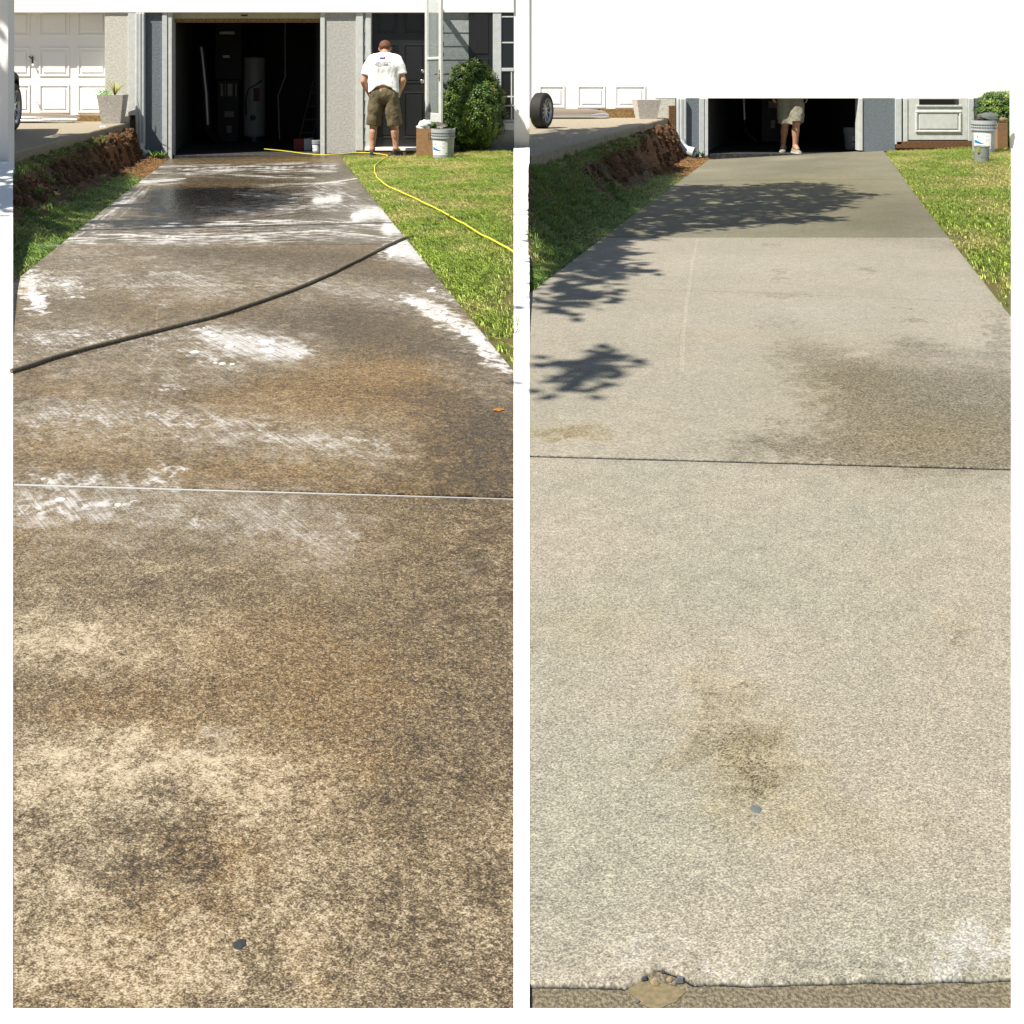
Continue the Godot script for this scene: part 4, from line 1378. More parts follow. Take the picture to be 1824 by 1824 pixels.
	for k in 4:
		# house numbers running down the wall beside the open storm door
		var tm := TextMesh.new()
		tm.text = ["2", "3", "0", "2"][k]
		var sf := SystemFont.new()
		sf.font_names = PackedStringArray(["Droid Serif"])
		tm.font = sf
		tm.font_size = 24
		tm.pixel_size = 0.0042
		tm.depth = 0.006
		part("house_number", tm, mat(Color(0.01, 0.01, 0.01), 0.4), h, at(787.5, [50, 77, 96, 103][k] + 0.0, WALL) + Vector3(0, 0, 0.014)) if k != 3 else null
	var sh := front("shutter", 835, 879, -60, 122, 0.035, 0.0, M.shutter, h)
	for p in [[844, 870, -40, 96], [844, 870, 104, 117]]:
		var a := at(p[0], p[3], WALL)
		var b := at(p[1], p[2], WALL)
		slab_box("panel", Vector3(a.x, a.y, -WALL + 0.0345), Vector3(b.x, b.y, -WALL + 0.045), 0.009, M.shutter, sh)
	var wn := Node3D.new()
	wn.name = "window"
	h.add_child(wn)
	front("frame", 878, 893, -60, 219, 0.045, 0.0, M.trim_grey, wn)
	front("sill", 874, 915.3, 218.5, 231, 0.075, 0.0, M.trim_grey, wn)
	front("meeting_rail", 893.2, 915.2, 121, 127, 0.04, 0.0, M.trim_grey, wn)
	front("bottom_rail", 893.2, 915.2, 213, 218.2, 0.04, 0.0, M.trim_grey, wn)
	for r in [30, 76, 172, 188]:
		front("glazing_bar", 893.2, 915.2, r - 1.2, r + 1.2, 0.032, 0.0, M.trim, wn, 0.002)
	front("glazing_bar", 910, 912.4, 127.2, 212.8, 0.033, 0.0, M.trim, wn, 0.002)
	for r in [[-60, 28.6], [31.4, 74.6], [77.4, 120.8], [127.3, 170.6], [173.4, 186.6], [189.4, 212.8]]:
		front("pane", 893.4, 915.2, r[0], r[1], 0.021, 0.0, M.glass_dark, wn, 0.0)
	front("fascia", -500, 915.4, -90, 22.5, 0.055, 0.1, M.white, h)
	front("roof", 246, 915.4, -190, -91, 0.0, 7.0, M.trim, h)
	slab_box("rear_wall", Vector3(-7.0, -0.1, -WALL - 6.4), Vector3(0.0, 2.9, -WALL - 6.3), 0.0, M.dark, h)
	slab_box("party_wall", Vector3(-2.3, -0.1, -WALL - 6.3), Vector3(-2.2, 2.6, -WALL - 0.36), 0.0, M.dark, h)

func build_right_house() -> void:
	var cut := 175.0
	var nb := thing("house", "white panelled garage door and cream pier behind the raised drive between the two driveways", "house", Vector3.ZERO, "row of town houses")
	var dd := WALL - 0.004
	panel_door(nb, 943.5, 1168, 194, -60, [[960, 1006], [1028, 1078], [1095, 1150]], [[152, 192]], dd, M.white)
	front("wall", 1168, 1203, cut, 238, 0.0, 0.3, M.cream, nb)
	front("wall", 1168.03, 1203.97, -60, cut, 0.004, 0.3, M.white, nb, 0.0005)
	front("rotten_board", 1191, 1204, 188, 279, 0.03, 0.05, M.rot, nb, 0.008)
	front("foundation_wall", 1150, 1192, 214, 290, -0.005, 0.3, M.rot, nb)
	var a := at(1070, 209, dd - 0.05)
	var b := at(1152, 194, dd - 0.05)
	slab_box("threshold_board", Vector3(a.x, PAD_H[1] + 0.002, -dd + 0.002), Vector3(b.x, b.y, -dd + 0.05), 0.003, M.wood, nb)
	front("pilaster", 915.6, 943.3, -90, 285, 0.03, 0.4, M.white, nb)
	front("roof", 915.6, 1203, -190, -91, 0.0, 7.0, M.trim, nb)
	slab_box("rear_wall", Vector3(0.05, -0.1, -WALL - 4.0), Vector3(2.5, 2.9, -WALL - 3.9), 0.0, M.dark, nb)

	var h := thing("house", "white house with grey wainscot and a low white garage door behind the clean driveway", "house", Vector3.ZERO, "row of town houses")
	downspout(h, 1213, 0.15, cut, 270, M.trim_grey)
	front("wall", 1204, 1249, cut, 284, 0.0, 0.12, M.slate, h)
	front("jamb", 1245.5, 1254, cut, 280, 0.03, 0.1, M.trim_grey, h)
	front("jamb", 1254.4, 1261, cut, 281, 0.02, 0.16, M.trim, h)
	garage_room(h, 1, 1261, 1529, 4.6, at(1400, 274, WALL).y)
	front("jamb", 1529, 1536, cut, 268, 0.02, 0.16, M.trim, h)
	front("wall", 1535.5, 1595, cut, 270, 0.0, 0.3, M.slate, h)
	front("corner_board", 1594, 1605, cut, 257, 0.03, 0.1, M.trim_grey, h)
	siding(h, 1604.5, 1609.5, [cut, 190, 214, 239, 258], M.siding_dark)
	front("door_casing", 1608.5, 1616, cut, 252, 0.02, 0.2, M.trim, h)
	front("door_casing", 1724, 1734, cut, 251, 0.02, 0.2, M.trim_grey, h)
	# white upper wall, and the garage door let down to knee height
	front("upper_wall", 1204, 1260.3, -60, cut, 0.004, 0.2, M.white, h, 0.0005)
	front("garage_door", 1260.34, 1529.96, -60, cut, 0.004, 0.045, M.white, h, 0.0005)
	front("upper_wall", 1530, 1616.3, -60, cut, 0.004, 0.2, M.white, h, 0.0005)
	front("upper_wall", 1723.44, 2400, -60, cut, 0.004, 0.2, M.white, h, 0.0005)
	# storm door, closed
	var sd := front("storm_door", 1616.4, 1723.4, -60, 249, 0.0025, 0.03, M.trim, h, 0.001)
	front("upper_panel", 1616.34, 1723.4, -60, 175.5, 0.004, 0.0, M.white, sd, 0.0005)
	var fr := MB.new()
	var p := at(1630, 236, WALL)
	var q := at(1712, 197, WALL)
	var f := 0.035
	var w := q.x - p.x
	var hh := q.y - p.y
	fr.box(Vector3(0, 0, 0), Vector3(w, f, 0.022), 0.009)
	fr.box(Vector3(0, hh - f, 0), Vector3(w, hh, 0.022), 0.009)
	fr.box(Vector3(0, f, 0), Vector3(f, hh - f, 0.0215), 0.009)
	fr.box(Vector3(w - f, f, 0), Vector3(w, hh - f, 0.0215), 0.009)
	fr.box(Vector3(f * 1.6, f * 1.6, 0), Vector3(w - f * 1.6, hh - f * 1.6, 0.012), 0.011)
	part("panel", fr, M.trim, sd, Vector3(p.x, p.y, -WALL + 0.002))
	front("pane", 1637, 1707, 176.5, 187, 0.0105, 0.0, M.glass_dark, sd, 0.0)
	front("window_rail", 1632, 1712, 187, 190, 0.022, 0.0, M.trim, sd, 0.003)
	front("sweep", 1617, 1723, 249.4, 251.4, 0.012, 0.03, mat(Color(0.02, 0.02, 0.02), 0.7), sd, 0.002)
	front("step", 1596, 1740, 251.8, 264, 0.03, 0.3, M.step, h)
	siding(h, 1734.2, 2400, [cut, 190, 214, 239, 258], M.siding_dark)
	front("foundation_wall", 1733, 2400, 255, 300, -0.01, 0.1, M.slate, h)
	front("wall", 1700, 2400, -60, 280, -0.04, 0.06, M.dark, h)
	front("fascia", 943.5, 2400, -90, -60.5, 0.004, 0.1, M.white, h)
	front("roof", 1204, 2400, -190, -91, 0.0, 7.0, M.trim, h)
	slab_box("rear_wall", Vector3(2.4, -0.1, -WALL - 5.7), Vector3(13.0, 2.9, -WALL - 5.6), 0.0, M.dark, h)
	slab_box("party_wall", Vector3(5.6, -0.1, -WALL - 5.6), Vector3(5.7, 2.6, -WALL - 0.36), 0.0, M.dark, h)

func raised_drive(lot: int) -> void:
	var m := MB.new()
	var d0 := 1.3 if lot == 0 else 9.31
	var d1 := WALL + (0.29 if lot == 0 else 0.035)
	var n := 60
	var prev := []
	var nz := FastNoiseLite.new()
	nz.frequency = 3.0
	for i in n + 1:
		var d := lerpf(d0, d1, float(i) / n)
		var e := pad_edge(lot, d)
		e += 0.025 * nz.get_noise_1d(d * 4.0)
		var l := -12.0 if lot == 0 else 0.0156 * d
		e = maxf(e, l + 0.002)
		var y: float = PAD_H[lot]
		var cur := [Vector3(l, y, -d), Vector3(e - 0.012, y, -d), Vector3(e, y - 0.014, -d), Vector3(e + 0.004 * nz.get_noise_1d(d * 9.0), y - 0.125, -d), Vector3(l, y - 0.125, -d)]
		if i > 0:
			m.quad(prev[0], prev[1], cur[1], cur[0], Vector3.UP)
			m.quad(prev[1], prev[2], cur[2], cur[1], Vector3(1, 1, 0))
			m.quad(prev[2], prev[3], cur[3], cur[2], Vector3.RIGHT)
			m.quad(prev[3], prev[4], cur[4], cur[3], Vector3.DOWN)
			if lot == 1:
				m.quad(prev[0], prev[4], cur[4], cur[0], Vector3.LEFT)
		if i == 0 or i == n:
			var out := Vector3(0, 0, 1 if i == 0 else -1)
			m.quad(cur[0], cur[1], cur[3], cur[4], out)
		prev = cur
	tag(part("raised_driveway", m, M.pad, self), ["neighbour's raised concrete drive on the far left with an undercut edge", "neighbour's raised concrete drive between the two driveways"][lot], "", "", "structure")

func build_houses() -> void:
	make_materials()
	build_left_house()
	build_right_house()
	raised_drive(0)
	raised_drive(1)

# ---------------------------------------------------------------- things standing about
# the spot on the ground that the photograph shows at a column and row
func stand(px: float, py: float, lot: int) -> Vector3:
	var d := 16.0
	var h := 0.0
	for i in 8:
		d = (EYE - h) * LENS / (py - HORIZON)
		h = ground_height((px - MID) / LENS * d, d, lot)
	return Vector3((px - MID) / LENS * d, h, -d)

func label_print() -> StandardMaterial3D:
	# the printed label: a small blue mark, a blue wave and lines of small print on white
	var w := 220
	var h := 180
	var im := Image.create_empty(w, h, false, Image.FORMAT_RGB8)
	im.fill(Color(0.93, 0.94, 0.95))
	for x in w:
		for y in h:
			var f := float(x) / w
			var top := 76.0 + 46.0 * smoothstep(0.0, 1.0, f * 1.5)
			var bot := 112.0 + 14.0 * sin(f * 3.0)
			if x > 6 and x < 130 and y > top and y < bot:
				im.set_pixel(x, y, Color(0.13, 0.62, 0.85).lerp(Color(0.05, 0.25, 0.55), f * 1.6))
			if x > 42 and x < 56 and y > 24 and y < 56:
				im.set_pixel(x, y, Color(0.2, 0.25, 0.6) if (y / 5) % 2 == 0 else Color(0.35, 0.4, 0.7))
	for l in [[60, 66, 66, 84], [20, 138, 26, 120], [30, 148, 20, 60], [80, 148, 30, 40], [150, 30, 90, 44], [150, 40, 70, 30], [150, 70, 80, 46], [150, 80, 60, 30], [150, 92, 70, 40], [14, 160, 10, 14], [40, 160, 12, 18], [76, 161, 10, 14], [110, 158, 16, 20]]:
		for x in range(l[0], mini(l[0] + l[3], w - 4)):
			for y in range(l[1], l[1] + 4):
				if (x * 7 + y * 3 + l[0]) % 5 > 1:
					im.set_pixel(x, y, Color(0.45, 0.5, 0.55))
	im.fill_rect(Rect2i(196, 150, 14, 16), Color(0.25, 0.28, 0.3))
	var m := mat(Color(0.82, 0.82, 0.82), 0.45)
	m.albedo_texture = ImageTexture.create_from_image(im)
	return m

func bucket(where: Vector3, turn: float, hgt: float, rad: float, label: String) -> Node3D:
	var o := thing("bucket", label, "bucket", where, "five gallon paint buckets")
	o.rotation.y = turn
	var grey := mat(tone(196, 202, 208, 0.62), 0.45)
	var b := MB.new()
	var r0 := rad * 0.88
	b.lathe([Vector2(0, 0.0), Vector2(r0 - 0.006, 0.0), Vector2(r0, 0.008), Vector2(rad * 0.975, hgt * 0.70), Vector2(rad * 0.955, hgt * 0.72), Vector2(rad * 0.955, hgt * 0.98), Vector2(rad * 0.90, hgt * 0.98), Vector2(r0 * 0.95, 0.012), Vector2(0, 0.012)], 40)
	part("body", b, grey, o)
	for k in [[0.70, 0.755, 1.06], [0.80, 0.835, 1.04], [0.885, 1.0, 1.055]]:
		var g := MB.new()
		g.lathe([Vector2(rad * 0.94, hgt * k[0]), Vector2(rad * k[2], hgt * k[0]), Vector2(rad * k[2], hgt * k[1]), Vector2(rad * 0.90, hgt * k[1])], 40)
		part("rim", g, grey, o)
	var ribs := MB.new()
	for k in 30:
		var a := TAU * k / 30
		ribs.box(Vector3(-0.003, hgt * 0.757, rad * 0.95), Vector3(0.003, hgt * 0.885, rad * 1.035), 0.001, Transform3D(Basis(Vector3.UP, a), Vector3.ZERO))
	part("rib_ring", ribs, grey, o)
	# the label is wrapped round the front
	var l := MB.new()
	l.use_uv = true
	var n := 14
	for j in 2:
		for i in n + 1:
			var f := float(i) / n
			var an := lerpf(-0.95, 0.62, f)
			var y := hgt * (0.16 if j == 0 else 0.62)
			var rr := lerpf(r0, rad * 0.975, (y - 0.008) / (hgt * 0.7)) + 0.0025
			l.vert(Vector3(sin(an) * rr, y, cos(an) * rr), Vector3(sin(an), 0, cos(an)), Vector2(f, 1.0 - j))
	for i in n:
		l.face(i, i + 1, n + 1 + i + 1)
		l.face(i, n + 1 + i + 1, n + 1 + i)
	part("printed_label", l, label_print(), o)
	var w := MB.new()
	var pts := []
	for i in 17:
		var a := PI * i / 16
		pts.append(Vector3(cos(a) * rad * 1.07, hgt * 0.78 - sin(a) * 0.05, -sin(a) * rad * 1.08))
	w.tube(pts, 0.0025, 6)
	part("bail_handle", w, M.steel, o)
	return o

func rumpled(ce: Vector3, r: Vector3, seed_: int, rough := 0.35) -> MB:
	var m := MB.new()
	var nz := FastNoiseLite.new()
	nz.seed = seed_
	nz.frequency = 1.0
	nz.fractal_octaves = 4
	nz.fractal_type = FastNoiseLite.FRACTAL_RIDGED
	var la := 14
	var lo := 20
	var rows := []
	for i in la + 1:
		var th := PI * i / la
		var row := PackedInt32Array()
		for k in lo:
			var ph := TAU * k / lo
			var e := Vector3(sin(th) * cos(ph), cos(th), sin(th) * sin(ph))
			var q := 1.0 + rough * nz.get_noise_3dv(e * 1.3)
			row.append(m.vert(ce + e * r * q, e))
		rows.append(row)
	for i in la:
		for k in lo:
			var k2 := (k + 1) % lo
			if i > 0:
				m.face(rows[i][k], rows[i][k2], rows[i + 1][k])
			if i < la - 1:
				m.face(rows[i][k2], rows[i + 1][k2], rows[i + 1][k])
	smooth_normals(m)
	return m

# a broken bit of stone with flat faces
func shard(r: float, seed_: int) -> MB:
	var q := RandomNumberGenerator.new()
	q.seed = seed_
	var m := MB.new()
	var ring := []
	var n := 6
	for k in n:
		var a := TAU * k / n + q.randf_range(-0.3, 0.3)
		ring.append(Vector3(cos(a) * r * q.randf_range(0.7, 1.15), 0, sin(a) * r * q.randf_range(0.5, 0.8)))
	var off := Vector3(q.randf_range(-0.2, 0.2) * r, 0, q.randf_range(-0.1, 0.1) * r)
	var top := []
	for p in ring:
		top.append(p * q.randf_range(0.45, 0.8) + off + Vector3(0, r * q.randf_range(0.35, 0.75), 0))
	var c: Vector3 = off + Vector3(0, r * 0.62, 0)
	for k in n:
		var l := (k + 1) % n
		m.quad(ring[k], ring[l], top[l], top[k], ring[k] + ring[l] + Vector3(0, r * 0.3, 0))
		m.tri(top[k], top[l], c, Vector3.UP)
		m.tri(ring[k], ring[l], Vector3.ZERO, Vector3.DOWN)
	return m

func smooth_normals(m: MB) -> void:
	var acc := PackedVector3Array()
	acc.resize(m.v.size())
	for t in m.ix.size() / 3:
		var a := m.ix[t * 3]
		var b := m.ix[t * 3 + 1]
		var c := m.ix[t * 3 + 2]
		var g := (m.v[c] - m.v[a]).cross(m.v[b] - m.v[a])
		acc[a] += g
		acc[b] += g
		acc[c] += g
	for i in m.v.size():
		if acc[i].length() > 1e-14:
			m.n[i] = acc[i].normalized()

func sneaker(parent: Node, ce: Vector3, b: Basis, upper: Material, sole: Material) -> void:
	# toes along +z of the basis
	var u := MB.new()
	var prof := [[-0.13, 0.035, 0.085], [-0.10, 0.04, 0.10], [-0.05, 0.04, 0.095], [0.0, 0.042, 0.082], [0.05, 0.046, 0.066], [0.10, 0.046, 0.052], [0.135, 0.036, 0.042], [0.15, 0.015, 0.03]]
	var rows := []
	for p in prof:
		var row := PackedInt32Array()
		for k in 13:
			var a := PI * k / 12
			row.append(u.vert(ce + b * Vector3(cos(a) * p[1] * (1.0 if k % 12 else 1.03), 0.018 + sin(a) * (p[2] - 0.018), p[0]), b * Vector3(cos(a), sin(a), 0)))
		rows.append(row)
	for i in rows.size() - 1:
		for k in 12:
			u.face(rows[i][k], rows[i][k + 1], rows[i + 1][k + 1])
			u.face(rows[i][k], rows[i + 1][k + 1], rows[i + 1][k])
	for e in [0, rows.size() - 1]:
		var c := u.vert(ce + b * Vector3(0, 0.03, prof[e][0]), b * Vector3(0, 0, -1 if e == 0 else 1))
		for k in 12:
			u.face(c, rows[e][k], rows[e][k + 1])
	smooth_normals(u)
	var up := part("shoe", u, upper, parent)
	var s := MB.new()
	var ring := []
	for p in prof:
		ring.append(Vector2(p[1] + 0.004, p[0]))
	for i in ring.size() - 1:
		for sd in [-1.0, 1.0]:
			var p0 := Vector3(sd * ring[i].x, 0, ring[i].y)
			var p1 := Vector3(sd * ring[i + 1].x, 0, ring[i + 1].y)
			s.quad(ce + b * p0, ce + b * p1, ce + b * (p1 + Vector3(0, 0.024, 0)), ce + b * (p0 + Vector3(0, 0.024, 0)), b * Vector3(sd, 0, 0))
		for y in [0.0, 0.024]:
			s.quad(ce + b * Vector3(-ring[i].x, y, ring[i].y), ce + b * Vector3(ring[i].x, y, ring[i].y), ce + b * Vector3(ring[i + 1].x, y, ring[i + 1].y), ce + b * Vector3(-ring[i + 1].x, y, ring[i + 1].y), b * Vector3(0, 1.0 if y > 0 else -1.0, 0))
	for e in [0, ring.size() - 1]:
		s.quad(ce + b * Vector3(-ring[e].x, 0, ring[e].y), ce + b * Vector3(ring[e].x, 0, ring[e].y), ce + b * Vector3(ring[e].x, 0.024, ring[e].y), ce + b * Vector3(-ring[e].x, 0.024, ring[e].y), b * Vector3(0, 0, -1 if e == 0 else 1))
	part("sole", s, sole, up)
	var l := MB.new()
	for k in 5:
		var z := 0.0 + k * 0.018
		var y := lerpf(0.088, 0.064, k / 4.0)
		l.tube([ce + b * Vector3(-0.026, y - 0.008, z), ce + b * Vector3(0, y + 0.003, z + 0.004), ce + b * Vector3(0.026, y - 0.008, z)], 0.0035, 5)
	part("laces", l, sole, up)

func cardboard_box(where: Vector3, turn: float, s: Vector3, label: String, open_flaps: bool) -> Node3D:
	var o := thing("cardboard_box", label, "box", where, "cardboard boxes beside the buckets")
	o.rotation.y = turn
	var cb := rough_mat("card", tone(204, 158, 112), 0.9, 0.1, 1.5)
	var t := 0.005
	slab_box("side", Vector3(-s.x, 0, s.z - t), Vector3(s.x, s.y, s.z), 0.001, cb, o)
	slab_box("side", Vector3(-s.x, 0, -s.z), Vector3(s.x, s.y, -s.z + t), 0.001, cb, o)
	slab_box("side", Vector3(-s.x, 0, -s.z + t + 0.0005), Vector3(-s.x + t, s.y, s.z - t - 0.0005), 0.001, cb, o)
	slab_box("side", Vector3(s.x - t, 0, -s.z + t + 0.0005), Vector3(s.x, s.y, s.z - t - 0.0005), 0.001, cb, o)
	slab_box("bottom", Vector3(-s.x + t + 0.001, 0.002, -s.z + t + 0.001), Vector3(s.x - t - 0.001, 0.007, s.z - t - 0.001), 0.0, cb, o)
	if open_flaps:
		var ink := mat(Color(0.02, 0.018, 0.015), 0.8)
		var mk := MB.new()
		var z := s.z + 0.0003
		var q := Rect2(s.x - 0.125, s.y - 0.165, 0.105, 0.1)
		for r in [[0, 0, 0.105, 0.006], [0, 0.094, 0.105, 0.1], [0, 0.007, 0.006, 0.093], [0.099, 0.007, 0.105, 0.093], [0.02, 0.02, 0.085, 0.042], [0.02, 0.056, 0.085, 0.078]]:
			mk.box(Vector3(q.position.x + r[0], q.position.y + r[1], z), Vector3(q.position.x + r[2], q.position.y + r[3], z + 0.0012), 0.0)
		part("printed_mark", mk, ink, o)
		var ln := MB.new()
		ln.box(Vector3(-0.004, s.y * 0.38, z), Vector3(0.0, s.y * 0.55, z + 0.001), 0.0)
		part("printed_line", ln, mat(tone(140, 98, 60), 0.8), o)
	return o

func bush(where: Vector3, rad: float, hgt: float, n: int, seed_: int, label: String, flat_top := 0.0) -> void:
	var o := thing("bush", label, "bush", where)
	var r := RandomNumberGenerator.new()
	r.seed = seed_
	var st := MB.new()
	for k in 9:
		var a := TAU * k / 9 + r.randf()
		var e := Vector3(cos(a) * rad * 0.5, hgt * r.randf_range(0.45, 0.8), sin(a) * rad * 0.5)
		st.tube([Vector3(cos(a) * 0.05, -0.03, sin(a) * 0.05), e * Vector3(0.5, 0.5, 0.5) + Vector3(r.randf() * 0.05, 0, 0), e], [0.02, 0.013, 0.006], 6)
	part("stems", st, mat(tone(92, 76, 56), 0.9), o)
	# a sprig of glossy leaves
	var sp := MB.new()
	sp.use_c = true
	for k in 7:
		var a := k * 2.4
		var dir := Vector3(cos(a), 0.35 + 0.1 * (k % 3), sin(a)).normalized()
		var side := dir.cross(Vector3.UP).normalized() * 0.011
		var b0 := Vector3(0, k * 0.007, 0)
		var nn := side.cross(dir).normalized()
		if nn.y < 0.0:
			nn = -nn
		var sh := r.randf_range(0.8, 1.25)
		sp.tint = Color(sh, sh, sh)
		var p0 := b0
		var p1 := b0 + dir * 0.026 + side - nn * 0.002
		var p2 := b0 + dir * 0.026 - side - nn * 0.002
		var p3 := b0 + dir * 0.052 - Vector3(0, 0.005, 0)
		var pm := b0 + dir * 0.026 + nn * 0.003
		sp.tri(p0, p1, pm, nn)
		sp.tri(p0, pm, p2, nn)
		sp.tri(p1, p3, pm, nn)
		sp.tri(pm, p3, p2, nn)
	var spots := []
	var nz := FastNoiseLite.new()
	nz.seed = seed_
	nz.frequency = 2.6
	while spots.size() < n:
		var e := Vector3(r.randfn(), r.randfn(), r.randfn()).normalized()
		var q := pow(r.randf(), 0.22)
		# egg-shaped, narrower at the top and drawn in at the foot
		var y := 0.5 + 0.5 * e.y
		var wide := lerpf(0.86, 1.0, smoothstep(0.0, 0.3, y)) * lerpf(1.0, 0.84, smoothstep(0.45, 1.0, y))
		var lump := 1.0 + 0.26 * nz.get_noise_3dv(e * 1.2) + 0.08 * nz.get_noise_3dv(e * 4.0)
		if r.randf() < 0.025:
			q *= r.randf_range(1.0, 1.16)
		var p := Vector3(e.x * rad * wide * lump * q, hgt * (0.52 + 0.48 * e.y * q * lump), e.z * rad * wide * lump * q * 0.85)
		if flat_top > 0.0 and p.y > flat_top:
			continue
		if p.y < 0.03:
			continue
		if nz.get_noise_3dv(p * 2.4 + Vector3(9, 3, 1)) < -0.42 and q > 0.8:
			continue
		var fresh := clampf(nz.get_noise_3dv(p * 1.6) + 0.35 + r.randf_range(-0.3, 0.3), 0.0, 1.0)
		var c := tone(62, 96, 30, 0.8).lerp(tone(150, 176, 66, 0.8), fresh * fresh)
		if r.randf() < 0.015:
			c = tone(200, 200, 110, 0.8)
		var out := (e + Vector3(0, 0.4, 0) + Vector3(r.randfn(), r.randfn(), r.randfn()) * 0.35).normalized()
		var ax := Vector3.UP.cross(out)
		var b := Basis(ax.normalized(), Vector3.UP.angle_to(out)) if ax.length() > 0.01 else Basis.IDENTITY
		b = b * Basis(Vector3.UP, r.randf() * TAU)
		spots.append([Transform3D(b.scaled(Vector3.ONE * r.randf_range(0.75, 1.25)), p), c])
	var lm := tinted(0.45, 0.35)
	var sc := scatter("foliage", "", "", sp.mesh(), lm, spots, o)
	sc.set_meta("kind", "stuff")

func blade_plant(o: Node3D, base: Vector3, n: int, tall: float, seed_: int, c0: Color, c1: Color) -> void:
	var r := RandomNumberGenerator.new()
	r.seed = seed_
	for k in n:
		var m := MB.new()
		m.use_c = true
		var a := TAU * k / n + r.randf() * 0.5
		var dir := Vector3(cos(a), 0, sin(a))
		var side := Vector3(-dir.z, 0, dir.x)
		var lean := r.randf_range(0.25, 0.75) * tall
		var hh := tall * r.randf_range(0.65, 1.1)
		var prev := PackedInt32Array()
		for i in 6:
			var f := i / 5.0
			var p := base + dir * lean * f * f + Vector3(0, hh * (f - 0.12 * f * f), 0)
			var w := 0.016 * (1.0 - f * 0.92) * (0.7 + f)
			m.tint = c0.lerp(c1, f)
			var row := PackedInt32Array([m.vert(p - side * w, Vector3.UP), m.vert(p + dir * 0.005, Vector3.UP), m.vert(p + side * w, Vector3.UP)])
			if i > 0:
				for e in 2:
					m.face(prev[e], prev[e + 1], row[e + 1])
					m.face(prev[e], row[e + 1], row[e])
			prev = row
		part("leaf", m, tinted(0.5, 0.4), o)

func planter(where: Vector3, hgt: float, top: float, label: String, planted: bool) -> void:
	var o := thing("plant_pot", label, "plant pot", where, "square concrete pots")
	o.rotation.y = 0.12
	var m := MB.new()
	var b := top * 0.72
	var rim := 0.02
	var q := func(s: float, y: float) -> Array:
		return [Vector3(-s, y, -s), Vector3(s, y, -s), Vector3(s, y, s), Vector3(-s, y, s)]
	var lo: Array = q.call(b, 0.0)
	var hi: Array = q.call(top, hgt)
	var inn: Array = q.call(top - rim, hgt)
	var deep: Array = q.call(top - rim - 0.02, hgt - 0.05)
	for e in 4:
		var f := (e + 1) % 4
		var out: Vector3 = (lo[e] + lo[f]) * Vector3(1, 0, 1)
		m.quad(lo[e], lo[f], hi[f], hi[e], out)
		m.quad(hi[e], hi[f], inn[f], inn[e], Vector3.UP)
		m.quad(inn[e], inn[f], deep[f], deep[e], -out)
	m.quad(lo[0], lo[1], lo[2], lo[3], Vector3.DOWN)
	part("pot", m, rough_mat("pot", tone(206, 202, 196, 0.95), 0.95, 0.16, 2.0, 0.3, 0.02, 5), o)
	var s := MB.new()
	s.quad(deep[0], deep[1], deep[2], deep[3], Vector3.UP)
	part("potting_soil", s, M.rot, o)
	if not planted:
		return
	blade_plant(o, Vector3(0.03, hgt - 0.05, 0), 13, 0.28, 3, tone(120, 140, 40, 0.9), tone(196, 190, 70, 0.9))
	var r := RandomNumberGenerator.new()
	r.seed = 12
	var sp := MB.new()
	sp.use_c = true
	for k in 260:
		var p := Vector3(-0.13 + r.randfn() * 0.055, hgt + 0.0 + r.randfn() * 0.04, 0.03 + r.randfn() * 0.06)
		var d := Vector3(r.randfn(), r.randfn() + 0.3, r.randfn()).normalized() * 0.03
		var e := d.cross(Vector3(0.3, 1, 0.2)).normalized() * 0.008
		sp.tint = tone(110, 190, 60, 0.9) * r.randf_range(0.7, 1.3)
		sp.tri(p, p + d * 0.5 + e, p + d, Vector3.UP)
		sp.tri(p, p + d, p + d * 0.5 - e, Vector3.UP)
	part("trailing_plant", sp, tinted(0.5, 0.4), o)

